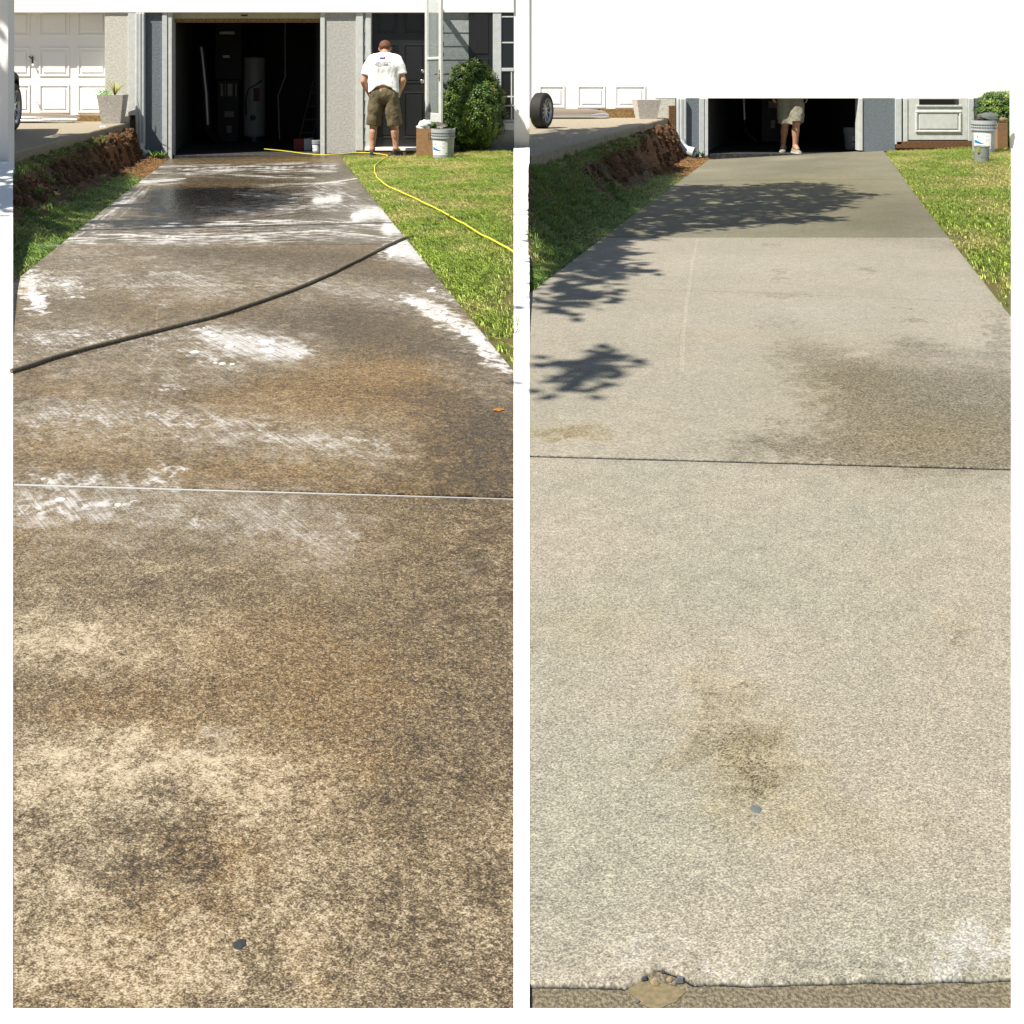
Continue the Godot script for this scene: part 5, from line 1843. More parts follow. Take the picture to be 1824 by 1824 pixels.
# a car bumper cover lying on the ground: a long bowed shell with a bright lower lip
func bumper(where: Vector3, length: float, label: String) -> void:
	var o := thing("car_bumper", label, "car bumper", where, "car bumpers on the raised drives")
	var m := MB.new()
	var l := MB.new()
	var n := 24
	var rows := []
	var rows2 := []
	for i in n + 1:
		var f := float(i) / n
		var x := -length * (1.0 - f)
		var e := 1.0 - pow(clampf((f - 0.55) / 0.45, 0.0, 1.0), 2.2)
		var hh := 0.115 * (0.25 + 0.75 * sqrt(maxf(e, 0.0)))
		var bow := 0.10 * (1.0 - e)
		var row := PackedInt32Array()
		for k in 7:
			var a := -0.3 + (PI * 0.5 + 0.3) * k / 6.0
			row.append(m.vert(Vector3(x, 0.045 + hh * sin(a) * 0.9, 0.14 * cos(a) - bow - 0.05), Vector3(0, sin(a), cos(a))))
		rows.append(row)
		var r2 := PackedInt32Array()
		for k in 6:
			var a := -PI * 0.5 + PI * k / 5.0
			var hh2 := 0.024 + 0.02 * smoothstep(0.7, 0.9, f) * (1.0 - smoothstep(0.93, 1.0, f))
			r2.append(l.vert(Vector3(x, 0.04 + hh2 * sin(a), 0.11 + 0.02 * cos(a) - bow), Vector3(0, sin(a), cos(a))))
		rows2.append(r2)
	for i in n:
		for k in 6:
			m.face(rows[i][k], rows[i][k + 1], rows[i + 1][k + 1])
			m.face(rows[i][k], rows[i + 1][k + 1], rows[i + 1][k])
		for k in 5:
			l.face(rows2[i][k], rows2[i][k + 1], rows2[i + 1][k + 1])
			l.face(rows2[i][k], rows2[i + 1][k + 1], rows2[i + 1][k])
	smooth_normals(m)
	part("shell", m, mat(tone(168, 152, 134), 0.35), o)
	part("chrome_lip", l, mat(Color(0.75, 0.75, 0.78), 0.18, 0.9), o)
	slab_box("foot", Vector3(-length * 0.62, 0.001, 0.02), Vector3(-length * 0.46, 0.03, 0.09), 0.004, M.wood, o)
	slab_box("grille", Vector3(-length * 0.95, 0.002, -0.04), Vector3(-length * 0.2, 0.028, 0.06), 0.004, M.black_paint, o)

func wheel_parts(o: Node3D, c: Vector3, b: Basis, r: float, w: float, slot: String = "wheel") -> void:
	# the axle runs along +x of the basis, outward
	var hub := Node3D.new()
	hub.name = slot
	var k := 0
	while o.has_node(NodePath(hub.name)):
		k += 1
		hub.name = "%s_%03d" % [slot, k]
	o.add_child(hub)
	hub.transform = Transform3D(b, c)
	var to_x := Basis(Vector3.FORWARD, PI / 2)
	var t := MB.new()
	t.lathe([Vector2(r * 0.66, -w * 0.5), Vector2(r * 0.9, -w * 0.52), Vector2(r * 0.985, -w * 0.40), Vector2(r, -w * 0.2), Vector2(r, w * 0.2), Vector2(r * 0.985, w * 0.40), Vector2(r * 0.9, w * 0.52), Vector2(r * 0.66, w * 0.5)], 40, Vector3.ZERO, to_x)
	part("tyre", t, mat(Color(0.012, 0.012, 0.012), 0.75), hub)
	var alloy := mat(Color(0.55, 0.55, 0.56), 0.3, 0.85)
	var rm := MB.new()
	rm.lathe([Vector2(r * 0.60, -w * 0.4), Vector2(r * 0.62, w * 0.35), Vector2(r * 0.67, w * 0.49), Vector2(r * 0.69, w * 0.51), Vector2(r * 0.70, w * 0.46)], 40, Vector3.ZERO, to_x)
	part("rim", rm, alloy, hub)
	for s in 10:
		var sp := MB.new()
		var a := TAU * s / 10
		sp.box(Vector3(w * 0.22, r * 0.1, -r * 0.045), Vector3(w * 0.38, r * 0.63, r * 0.045), r * 0.02, Transform3D(Basis(Vector3.RIGHT, a), Vector3.ZERO))
		part("spoke", sp, alloy, hub)
	var cp := MB.new()
	cp.lathe([Vector2(r * 0.16, w * 0.2), Vector2(r * 0.15, w * 0.40), Vector2(r * 0.1, w * 0.43), Vector2(0, w * 0.43)], 20, Vector3.ZERO, to_x)
	part("hub_cap", cp, alloy, hub)
	var dk := MB.new()
	dk.lathe([Vector2(r * 0.6, -w * 0.1), Vector2(0, -w * 0.1)], 24, Vector3.ZERO, to_x)
	part("brake_disc", dk, mat(Color(0.03, 0.03, 0.03), 0.6), hub)

func parked_car() -> void:
	# nose towards the garage; only its front right corner is in the picture
	var d := 14.6
	var o := thing("car", "dark car with silver spoked wheels parked on the raised drive at the far left", "car", Vector3(-6.50, PAD_H[0], -d))
	o.rotation.y = 0.177
	var paint := mat(Color(0.012, 0.010, 0.012), 0.5)
	paint.metallic_specular = 0.25
	var prof := [Vector2(0.37, 0.32), Vector2(0.38, 0.58), Vector2(0.30, 0.72), Vector2(-0.6, 0.90), Vector2(-1.3, 1.38), Vector2(-2.7, 1.42), Vector2(-3.5, 0.98), Vector2(-4.05, 0.95), Vector2(-4.15, 0.55), Vector2(-4.1, 0.3)]
	var hw := 0.86
	var cx := -0.80
	var m := MB.new()
	# long box sections, narrower at the roof; arches are cut as arcs into the side
	var low := [Vector2(-4.1, 0.3)]
	for wz in [-2.72, 0.0]:
		for i in 9:
			var a := PI - PI * i / 8
			low.append(Vector2(wz + cos(a) * 0.375, 0.31 + sin(a) * 0.375))
	low.append(Vector2(0.385, 0.32))
	var side := PackedVector2Array()
	for p in low:
		side.append(p)
	for i in range(1, prof.size() - 1):
		side.append(prof[i])
	var idx := Geometry2D.triangulate_polygon(side)
	for s in [-1.0, 1.0]:
		var ids := PackedInt32Array()
		for p in side:
			var tuck: float = 0.22 * smoothstep(0.85, 1.4, p.y) + 0.06 * smoothstep(0.0, 0.4, p.x) + 0.03 * smoothstep(0.6, 0.3, p.y)
			ids.append(m.vert(Vector3(cx + s * (hw - tuck), p.y, -p.x), Vector3(s, 0.15, 0).normalized()))
		for t in idx.size() / 3:
			m.face(ids[idx[t * 3]], ids[idx[t * 3 + 1]], ids[idx[t * 3 + 2]])
	for i in side.size():
		var a := side[i]
		var b := side[(i + 1) % side.size()]
		var ta: float = 0.22 * smoothstep(0.85, 1.4, a.y) + 0.06 * smoothstep(0.0, 0.4, a.x) + 0.03 * smoothstep(0.6, 0.3, a.y)
		var tb: float = 0.22 * smoothstep(0.85, 1.4, b.y) + 0.06 * smoothstep(0.0, 0.4, b.x) + 0.03 * smoothstep(0.6, 0.3, b.y)
		m.quad(Vector3(cx - hw + ta, a.y, -a.x), Vector3(cx + hw - ta, a.y, -a.x), Vector3(cx + hw - tb, b.y, -b.x), Vector3(cx - hw + tb, b.y, -b.x), Vector3(0, (a.y + b.y) * 0.5 - 0.6, -((a.x + b.x) * 0.5 + 1.9)))
	part("body", m, paint, o)
	for s in [-1.0, 1.0]:
		for z in [0.0, -2.72]:
			wheel_parts(o, Vector3(cx + s * 0.75, 0.315, -z), Basis.IDENTITY if s > 0.0 else Basis(Vector3.UP, PI), 0.315, 0.2)
		var wn := MB.new()
		var pz := [Vector2(-0.75, 0.95), Vector2(-1.32, 1.33), Vector2(-2.62, 1.36), Vector2(-3.2, 1.0)]
		var vv := []
		for p in pz:
			var tuck: float = 0.22 * smoothstep(0.85, 1.4, p.y)
			vv.append(Vector3(cx + s * (hw - tuck + 0.004), p.y, -p.x))
		wn.quad(vv[0], vv[1], vv[2], vv[3], Vector3(s, 0.2, 0))
		part("side_window", wn, M.glass_dark, o)
		var lt := MB.new()
		lt.ball(Vector3(cx + s * 0.62, 0.62, -0.34), Vector3(0.12, 0.07, 0.05))
		part("headlight", lt, mat(Color(0.7, 0.72, 0.75), 0.1), o)
		var tl := MB.new()
		tl.box(Vector3(cx + s * 0.66 - 0.12, 0.72, 4.09), Vector3(cx + s * 0.66 + 0.12, 0.86, 4.135), 0.02)
		part("tail_light", tl, mat(Color(0.3, 0.01, 0.01), 0.2), o)
	var ws := MB.new()
	ws.quad(Vector3(cx - 0.76, 0.925, 0.63), Vector3(cx + 0.76, 0.925, 0.63), Vector3(cx + 0.64, 1.35, 1.25), Vector3(cx - 0.64, 1.35, 1.25), Vector3(0, 1, -1))
	part("windscreen", ws, M.glass_dark, o)

func garage_things() -> void:
	var fy := at(440, 277, WALL).y
	var put := func(px: float, d: float) -> Vector3:
		return Vector3((px - MID) / LENS * d, fy, -d)
	# flue pipe standing by the left wall
	var fl := thing("flue_pipe", "shiny metal duct standing along the left wall inside the open garage", "pipe", put.call(370, 20.4))
	var m := MB.new()
	m.tube([Vector3(0.0, 0.30, 0), Vector3(-0.03, 0.9, 0), Vector3(-0.12, 1.75, 0)], 0.055, 14)
	part("duct", m, mat(Color(0.35, 0.35, 0.35), 0.4, 0.9), fl)
	m = MB.new()
	m.tube([Vector3(0.0, 0.33, 0), Vector3(0.01, 0.2, 0.02), Vector3(0.10, 0.12, 0.08), Vector3(0.26, 0.0, 0.12)], [0.06, 0.075, 0.08, 0.06], 12)
	part("elbow", m, M.black_paint, fl)
	# furnace
	var fu := thing("furnace", "black furnace cabinet with pale tags in the middle of the open garage", "furnace", put.call(412, 20.8))
	slab_box("cabinet", Vector3(-0.20, 0, -0.25), Vector3(0.20, 1.15, 0.25), 0.015, mat(Color(0.01, 0.01, 0.011), 0.5), fu)
	slab_box("plenum", Vector3(-0.24, 1.152, -0.3), Vector3(0.24, 2.3, 0.22), 0.01, mat(Color(0.012, 0.012, 0.012), 0.6), fu)
	for t in [[-0.06, 0.47, 0.11, 0.57], [-0.02, 0.18, 0.07, 0.31]]:
		slab_box("tag", Vector3(t[0], t[1], 0.2505), Vector3(t[2], t[3], 0.253), 0.0, mat(Color(0.22, 0.2, 0.17), 0.7), fu)
	for t in [[-0.13, 0.85, -0.085, 1.08], [-0.05, 0.85, -0.03, 1.08], [0.0, 0.85, 0.09, 1.08], [0.14, 0.85, 0.165, 1.08]]:
		slab_box("burner_pipe", Vector3(t[0], t[1], 0.251), Vector3(t[2], t[3], 0.28), 0.006, mat(Color(0.3, 0.29, 0.24), 0.35, 0.3), fu)
	for t in [[-0.16, 1.98, 0.12, 2.04], [-0.1, 1.55, 0.03, 1.6]]:
		slab_box("vent_collar", Vector3(t[0], t[1], 0.221), Vector3(t[2], t[3], 0.26), 0.01, mat(Color(0.75, 0.75, 0.72), 0.3, 0.3), fu)
	# water heater
	var wh := thing("water_heater", "white cylindrical water heater standing right of the furnace in the garage", "water heater", put.call(453, 20.9))
	m = MB.new()
	m.lathe([Vector2(0.0, 0.1), Vector2(0.19, 0.1), Vector2(0.2, 0.12), Vector2(0.2, 1.53), Vector2(0.19, 1.56), Vector2(0.0, 1.58)], 32)
	part("tank", m, mat(Color(0.24, 0.25, 0.24), 0.5), wh)
	m = MB.new()
	m.lathe([Vector2(0.0, 0.0), Vector2(0.19, 0.0), Vector2(0.19, 0.099), Vector2(0, 0.099)], 24)
	part("base", m, M.black_paint, wh)
	m = MB.new()
	m.tube([Vector3(0.17, 1.14, 0.12), Vector3(0.1, 1.08, 0.2), Vector3(-0.06, 0.98, 0.215), Vector3(-0.11, 0.8, 0.2), Vector3(-0.11, 0.5, 0.19)], 0.012, 8)
	part("cable", m, M.black_paint, wh)
	slab_box("warning_label", Vector3(0.03, 0.75, 0.195), Vector3(0.14, 1.0, 0.2), 0.0, mat(Color(0.10, 0.02, 0.015), 0.6), wh)
	m = MB.new()
	m.lathe([Vector2(0.0, 0.02), Vector2(0.05, 0.018), Vector2(0.055, 0.0)], 16, Vector3(0.02, 0.45, 0.198), Basis(Vector3.RIGHT, PI / 2))
	part("valve", m, M.black_paint, wh)
	# pipe along the back wall and leaning tools
	var pp := thing("pipe", "thin pale pipe running down the wall right of the water heater", "pipe", put.call(508, 21.4))
	m = MB.new()
	m.tube([Vector3(0.0, 2.3, 0), Vector3(0.0, 1.2, 0), Vector3(-0.13, 0.85, 0.02), Vector3(-0.11, 0.2, 0.03), Vector3(-0.1, 0.0, 0.03)], 0.014, 8)
	part("tube", m, mat(Color(0.4, 0.4, 0.4), 0.5), pp)
	var ld := thing("step_ladder", "wooden step ladder leaning in the right of the open garage", "ladder", put.call(545, 19.6))
	for s in [[-0.12, -0.3], [0.1, 0.2]]:
		m = MB.new()
		m.tube([Vector3(s[0], 0.012, 0.1), Vector3(s[0] + 0.22, 1.15, -0.2)], 0.018, 6)
		part("rail", m, mat(Color(0.06, 0.055, 0.05), 0.8), ld)
	for k in 4:
		m = MB.new()
		var f := 0.2 + k * 0.2
		m.tube([Vector3(-0.12 + 0.22 * f, 1.15 * f, 0.1 - 0.3 * f), Vector3(0.1 + 0.22 * f, 1.15 * f, 0.1 - 0.3 * f)], 0.014, 6)
		part("rung", m, mat(Color(0.06, 0.055, 0.05), 0.8), ld)
	var bx := thing("storage_box", "low red and white carton on the garage floor beside the right jamb", "box", put.call(541, 18.6))
	slab_box("carton", Vector3(-0.14, 0, -0.15), Vector3(0.03, 0.19, 0.15), 0.004, mat(Color(0.16, 0.02, 0.02), 0.7), bx)
	slab_box("carton_end", Vector3(0.032, 0, -0.15), Vector3(0.15, 0.19, 0.15), 0.004, mat(Color(0.5, 0.5, 0.5), 0.7), bx)
	bucket(put.call(566, 17.95), -0.5, 0.20, 0.09, "small pail with a blue wave label just inside the garage's right jamb")
	bucket(Vector3((1519 - MID) / LENS * 18.3, at(1400, 274, WALL).y, -18.3), 0.6, 0.36, 0.14, "dim bucket inside the garage with the lowered white door")
	var f2 := thing("furnace", "barely lit furnace cabinet in the dark garage behind the person in shorts", "furnace", Vector3((1375 - MID) / LENS * 20.4, at(1400, 274, WALL).y, -20.4))
	slab_box("cabinet", Vector3(-0.25, 0, -0.25), Vector3(0.2, 1.5, 0.25), 0.015, mat(Color(0.012, 0.012, 0.013), 0.5), f2)
	slab_box("tag", Vector3(-0.12, 0.62, 0.2505), Vector3(0.08, 0.74, 0.254), 0.0, mat(Color(0.45, 0.36, 0.36), 0.7), f2)
	slab_box("tag", Vector3(-0.08, 0.26, 0.2505), Vector3(0.0, 0.4, 0.254), 0.0, mat(Color(0.45, 0.36, 0.36), 0.7), f2)
	var p2 := thing("flue_pipe", "dim metal duct in the dark garage with the lowered white door", "pipe", Vector3((1326 - MID) / LENS * 20.0, at(1400, 274, WALL).y, -20.0))
	m = MB.new()
	m.tube([Vector3(0.0, 0.42, 0), Vector3(-0.02, 1.0, 0), Vector3(-0.06, 1.75, 0)], 0.03, 12)
	part("duct", m, mat(Color(0.5, 0.5, 0.5), 0.35, 0.9), p2)
	m = MB.new()
	m.tube([Vector3(0.0, 0.42, 0), Vector3(0.02, 0.2, 0.04), Vector3(0.2, 0.03, 0.1)], 0.03, 10)
	part("elbow", m, M.black_paint, p2)

func hoses() -> void:
	var path := func(px: Array, lot: int, lift: float) -> Array:
		var raw := []
		for p in px:
			var g := stand(p[0], p[1], lot)
			raw.append(g + Vector3(0, lift, 0))
		var c := Curve3D.new()
		for i in raw.size():
			var t: Vector3 = (raw[mini(i + 1, raw.size() - 1)] - raw[maxi(i - 1, 0)]) / 6.0
			c.add_point(raw[i], -t, t)
		c.bake_interval = 0.06
		var o := []
		var wob := FastNoiseLite.new()
		wob.frequency = 1.3
		for p in c.get_baked_points():
			o.append(p + Vector3(0.018 * wob.get_noise_3dv(p), 0, 0.03 * wob.get_noise_3dv(p + Vector3(30, 0, 0))))
		return o
	var black := MB.new()
	black.tube(path.call([[25.5, 663.4], [60, 653], [120, 634], [250, 600], [380, 567], [480, 534], [580, 495], [660, 455], [715, 429], [741, 421], [770, 403], [800, 385]], 0, 0.012), 0.0098, 12)
	tag(part("pressure_hose", black, rough_mat("hose", tone(172, 160, 132), 0.5, 0.35, 6.0, 0.0, 0.02, 4), self), "dark pressure washer hose lying in a curve across the soapy driveway", "hose")
	var yel := MB.new()
	yel.tube(path.call([[470, 270.5], [510, 274.5], [545, 279], [575, 281.5], [605, 280], [636, 277.5], [668, 278.5], [690, 283], [680, 291], [668, 302], [671, 320], [690, 338], [730, 357], [775, 380], [820, 405], [868, 434], [905, 455], [913, 461]], 0, 0.045), 0.0074, 10)
	tag(part("garden_hose", yel, mat(tone(232, 222, 70, 0.75), 0.45), self), "yellow garden hose running from the open garage across the lawn", "hose")

func shade_trees() -> void:
	# the crowns above the lawns whose shadows fall on the grass and the driveways
	var r := RandomNumberGenerator.new()
	r.seed = 31
	var leaf := MB.new()
	leaf.use_c = true
	for k in 6:
		var a := k * 2.4 + r.randf()
		var off := Vector3(r.randf_range(-0.11, 0.11), r.randf_range(-0.08, 0.08), r.randf_range(-0.11, 0.11))
		var dir := Vector3(cos(a), r.randf_range(-0.4, 0.2), sin(a)).normalized()
		var side := dir.cross(Vector3(r.randf_range(-0.4, 0.4), 1, r.randf_range(-0.4, 0.4))).normalized() * 0.034
		var nn := side.cross(dir).normalized()
		var p := [off, off + dir * 0.035 + side, off + dir * 0.075 + side * 0.7, off + dir * 0.11, off + dir * 0.075 - side * 0.7, off + dir * 0.035 - side]
		for i in range(1, 5):
			leaf.tri(p[0], p[i], p[i + 1], nn)
	var lmesh := leaf.mesh()
	var crowns := [
		["tree", "leafy tree left of the stained driveway whose shade falls on its upper end", [[[40, 318], [90, 304], [150, 312], [120, 338], [40, 350]], [[34, 334], [60, 335], [130, 322], [215, 322], [240, 332], [150, 388], [110, 424], [60, 432], [34, 436]], [[240, 372], [300, 338], [360, 334], [450, 336], [520, 347], [500, 364], [430, 380], [340, 392], [300, 386]], [[150, 395], [250, 386], [380, 398], [260, 408]]], 130.0, 4.6, 6.0],
		["tree", "spreading tree whose leafy shade falls on the clean driveway's upper end", [[[985, 395], [980, 345], [1060, 312], [1130, 306], [1176, 316], [1130, 345], [1090, 362]], [[985, 330], [1060, 330], [1100, 331], [1200, 328], [1310, 332], [1420, 326], [1500, 330], [1500, 342], [1566, 349], [1515, 355], [1490, 372], [1440, 380], [1380, 378], [1440, 384], [1512, 388], [1440, 398], [1380, 396], [1330, 402], [1240, 406], [1180, 420], [1100, 436], [1120, 466], [1186, 479], [1130, 490], [1060, 505], [1084, 526], [1000, 560], [988, 562]], [[992, 628], [1004, 632], [1080, 621], [1127, 626], [1090, 642], [1084, 660], [1070, 690], [1004, 702], [992, 694]]], 140.0, 4.6, 6.0]]
	for ci in 2:
		var cr: Array = crowns[ci]
		var base := Vector3(-9.2, 0.3, -7.2) if ci == 0 else Vector3(-10.4, 0.3, -6.2)
		var o := thing(cr[0], cr[1], "tree", base, "shade trees out of the picture")
		var spots := []
		for poly in cr[2]:
			var gp := ground_poly(poly)
			var lo := Vector2(1e9, 1e9)
			var hi := -lo
			for p in gp:
				lo = lo.min(p)
				hi = hi.max(p)
			var n := int((hi.x - lo.x) * (hi.y - lo.y) * cr[3])
			for k in n:
				var x := r.randf_range(lo.x, hi.x)
				var d := r.randf_range(lo.y, hi.y)
				if not inside(gp, x, d):
					continue
				var p := Vector3(x, 0, -d) + SUN * (r.randf_range(cr[4], cr[5]) / SUN.y)
				var c := tone(70, 110, 36, 0.8).lerp(tone(120, 150, 50, 0.8), r.randf())
				spots.append([Transform3D(Basis.from_euler(Vector3(r.randf_range(-0.5, 0.5), r.randf() * TAU, r.randf_range(-0.5, 0.5))).scaled(Vector3.ONE * r.randf_range(0.8, 1.2)), p - base), c])
		for k in (700 if ci == 0 else 4200):
			# boughs whose shade lies on the bank
			var d := r.randf_range(10.8, 14.0) if ci == 0 else r.randf_range(7.2, 15.2)
			var x := lerpf(drive_edge(ci, d), pad_edge(ci, d), r.randf_range(0.3, 1.0))
			if ci == 1 and x < 0.0155 * d + 0.17:
				continue
			var p := Vector3(x, bank_height(ci, x, d), -d) + SUN * (r.randf_range(cr[4], cr[5]) / SUN.y)
			spots.append([Transform3D(Basis.from_euler(Vector3(r.randf_range(-0.5, 0.5), r.randf() * TAU, r.randf_range(-0.5, 0.5))).scaled(Vector3.ONE * r.randf_range(0.8, 1.2)), p - base), tone(70, 110, 36, 0.8).lerp(tone(120, 150, 50, 0.8), r.randf())])
		var sc := scatter("crown", "", "", lmesh, tinted(0.5, 0.3), spots, o)
		sc.set_meta("kind", "stuff")
		var bark := rough_mat("bark", tone(110, 92, 72), 0.95, 0.5, 2.0, 0.6)
		var tr := MB.new()
		tr.tube([Vector3(0, -0.4, 0), Vector3(0.05, 1.2, 0), Vector3(0.12, 2.6, -0.1), Vector3(0.5, 4.0, -0.2)], [0.24, 0.19, 0.15, 0.10], 14)
		part("trunk", tr, bark, o)
		var ends := [Vector3(-6.2, 4.2, -8.6), Vector3(-5.0, 4.3, -9.4), Vector3(-6.6, 4.0, -7.0)] if ci == 0 else [Vector3(-0.9, 4.15, -8.2)]
		for e in ends:
			var lm := MB.new()
			var q: Vector3 = e - base
			lm.tube([Vector3(0.4, 3.7, -0.2), q * 0.3 + Vector3(0.2, 3.3, 0), q * 0.65 + Vector3(0, 1.6, 0), q], [0.07, 0.05, 0.035, 0.012], 8)
			part("limb", lm, bark, o)

func small_things() -> void:
	# left lawn: bucket, box, bag and shoe
	bucket(stand(789.5, 284, 0), -0.15, 0.43, 0.162, "open grey bucket with a blue wave label on the lawn below the round bush")
	var bp := stand(763, 280, 0)
	cardboard_box(bp, -0.12, Vector3(0.15, 0.42, 0.13), "tall brown carton with black print standing behind the grey bucket", true)
	tag(part("plastic_bag", rumpled(Vector3.ZERO, Vector3(0.10, 0.075, 0.10), 4, 0.5), mat(tone(232, 238, 238, 0.72), 0.35), self, bp + Vector3(-0.045, 0.445, 0.0)), "crumpled white plastic bag stuffed in the top of the tall carton", "plastic bag")
	var shoe := thing("sneaker", "worn black and grey sneaker lying across the carton and the bucket", "shoe", bp + Vector3(0.14, 0.425, 0.02))
	sneaker(shoe, Vector3.ZERO, Basis(Vector3.UP, 1.25) * Basis(Vector3.RIGHT, -0.15), mat(tone(84, 84, 78), 0.7), mat(tone(200, 196, 180), 0.7))
	var gl := rumpled(Vector3.ZERO, Vector3(0.03, 0.035, 0.03), 9, 0.5)
	tag(part("glove", gl, mat(tone(90, 150, 60), 0.7), self, bp + Vector3(0.07, 0.47, 0.06)), "bit of green cloth between the white bag and the sneaker", "cloth")
	bush(stand(842, 271, 0) + Vector3(0, 0, -0.05), 0.455, 1.34, 5200, 3, "round dense green bush in front of the siding beside the storm door")
	# right lawn: bucket, paint can, carton, cap, low bush
	var rb := stand(1752, 273, 1)
	bucket(rb, -0.35, 0.475, 0.168, "grey bucket with a blue wave label below the white storm door on the right")
	cardboard_box(stand(1776, 267, 1) + Vector3(0.02, 0, -0.05), 0.3, Vector3(0.09, 0.40, 0.12), "brown carton half hidden behind the right bucket", false)
	var cap := thing("cap", "grey cloth cap with a tan brim lying on the right bucket", "cap", rb + Vector3(0.07, 0.475, 0.0))
	part("crown", rumpled(Vector3(0, 0.03, 0), Vector3(0.15, 0.07, 0.11), 8, 0.35), mat(tone(120, 132, 126), 0.9), cap)
	part("brim", rumpled(Vector3(0.17, 0.01, 0.02), Vector3(0.09, 0.03, 0.08), 5, 0.4), mat(tone(176, 148, 116), 0.9), cap)
	part("strap", rumpled(Vector3(-0.13, 0.02, 0.04), Vector3(0.05, 0.045, 0.04), 6, 0.6), mat(tone(90, 84, 84), 0.9), cap)
	var can := thing("paint_can", "small grey paint can with a shiny lid in front of the right bucket", "paint can", stand(1748.5, 289, 1))
	var m := MB.new()
	m.lathe([Vector2(0, 0), Vector2(0.092, 0), Vector2(0.095, 0.006), Vector2(0.095, 0.2), Vector2(0.1, 0.205), Vector2(0.1, 0.215), Vector2(0.088, 0.215)], 28)
	part("body", m, mat(tone(168, 176, 172), 0.45), can)
	m = MB.new()
	m.lathe([Vector2(0.088, 0.213), Vector2(0.08, 0.205), Vector2(0.0, 0.208)], 28)
	part("lid", m, M.steel, can)
	m = MB.new()
	m.box(Vector3(-0.088, 0.13, 0.06), Vector3(-0.05, 0.2, 0.085), 0.004)
	part("sticker", m, mat(tone(200, 200, 80), 0.6), can)
	m = MB.new()
	m.tube([Vector3(-0.096, 0.17, 0), Vector3(-0.05, 0.08, 0.095), Vector3(0.05, 0.08, 0.095), Vector3(0.096, 0.17, 0)], 0.002, 5)
	part("bail_handle", m, M.steel, can)
	bush(stand(1794, 263, 1) + Vector3(0.0, 0, -0.02), 0.40, 1.02, 3200, 14, "low dense green bush against the siding at the far right", 0.80)
	# pots and bumpers on the raised drives
	var dl := 16.95
	planter(Vector3(at(201, 200, dl).x, PAD_H[0], -dl), 0.43, 0.19, "square grey concrete pot planted with spiky and trailing greens", true)
	var dr := 16.95
	planter(Vector3(at(1151, 200, dr).x, PAD_H[1], -dr), 0.285, 0.185, "bare low square concrete pot beside the cream pier between the driveways", false)
	bumper(Vector3(at(138, 210, 17.05).x, PAD_H[0], -17.05), 1.9, "grey car bumper with a chrome lip lying left of the planted pot")
	bumper(Vector3(at(1084, 210, 16.9).x, PAD_H[1], -16.9), 1.0, "grey car bumper with a chrome lip lying between tyre and bare pot")
	var sw := thing("wheel", "black tyre on a silver spoked rim standing on the raised drive between the driveways", "wheel", Vector3(at(965, 228, 13.9).x, PAD_H[1], -13.9))
	wheel_parts(sw, Vector3(0, 0.22, 0), Basis(Vector3.UP, -0.42), 0.222, 0.15)
	parked_car()
	# litter and weeds
	var ws := stand(183, 296, 0)
	tag(part("crumpled_paper", rumpled(Vector3.ZERO, Vector3(0.075, 0.06, 0.06), 2, 0.4), mat(tone(206, 206, 210, 0.72), 0.7), self, Vector3(ws.x, bank_height(0, ws.x, -ws.z) + 0.04, ws.z)), "crumpled white paper lying on the straw left of the stained driveway", "litter")
	var ws2 := stand(1134, 288, 1)
	tag(part("crumpled_paper", rumpled(Vector3.ZERO, Vector3(0.07, 0.055, 0.06), 7, 0.4), mat(tone(206, 206, 210, 0.72), 0.7), self, Vector3(ws2.x, bank_height(1, ws2.x, -ws2.z) + 0.04, ws2.z)), "crumpled white paper lying on the soil left of the clean driveway", "litter")
	for w in [[284, 283, 0, "green weeds growing at the foot of the slate wall by the stained driveway"], [1240, 280, 1, "green weeds growing at the foot of the slate wall by the clean driveway"]]:
		var p := stand(w[0], w[1], w[2])
		var o := thing("weed", w[3], "weed", p + Vector3(0, -0.01, 0.05), "weeds by the garage jambs")
		for k in 3:
			blade_plant(o, Vector3((k - 1) * 0.08, 0, 0.03 * k), 9, 0.15, 40 + k + w[0], tone(50, 84, 30, 0.8), tone(120, 160, 60, 0.8))
	# the puddle and broken stones at the clean driveway's front edge
	var wat := MB.new()
	var cw := ground_at(1168, 1768)
	var ring := PackedInt32Array()
	var c0 := wat.vert(Vector3(cw.x, -0.0046, cw.z - 0.003), Vector3.UP)
	for k in 40:
		var a := TAU * k / 40
		var q := 1.0 + 0.12 * sin(a * 3.0 + 0.6) + 0.06 * sin(a * 7.0)
		ring.append(wat.vert(Vector3(cw.x + cos(a) * 0.036 * q, -0.0046, cw.z - 0.003 - sin(a) * (0.020 if sin(a) > 0 else 0.021) * q), Vector3.UP))
	for k in 40:
		wat.face(c0, ring[k], ring[(k + 1) % 40])
	tag(part("puddle", wat, rough_mat("mud", tone(180, 164, 126), 0.05, 0.14, 14.0, 0.0, 0.012, 3), self), "muddy puddle in the broken notch of the clean driveway's front edge", "puddle")
	var sp := RandomNumberGenerator.new()
	sp.seed = 6
	var sts := [[1147, 1738, 11, 0, "dark broken stone left of the puddle's back edge"], [1181, 1727, 7, 0, "dark small stone behind the middle of the puddle"], [1210, 1742, 13, 1, "grey green stone right of the puddle's back edge"], [1167, 1745, 14, 2, "pale tan lump at the back edge of the puddle"], [1192, 1740, 9, 2, "tan crumb of concrete between two broken stones by the puddle"], [1136, 1779, 6, 1, "small grey stone at the puddle's near left rim"]]
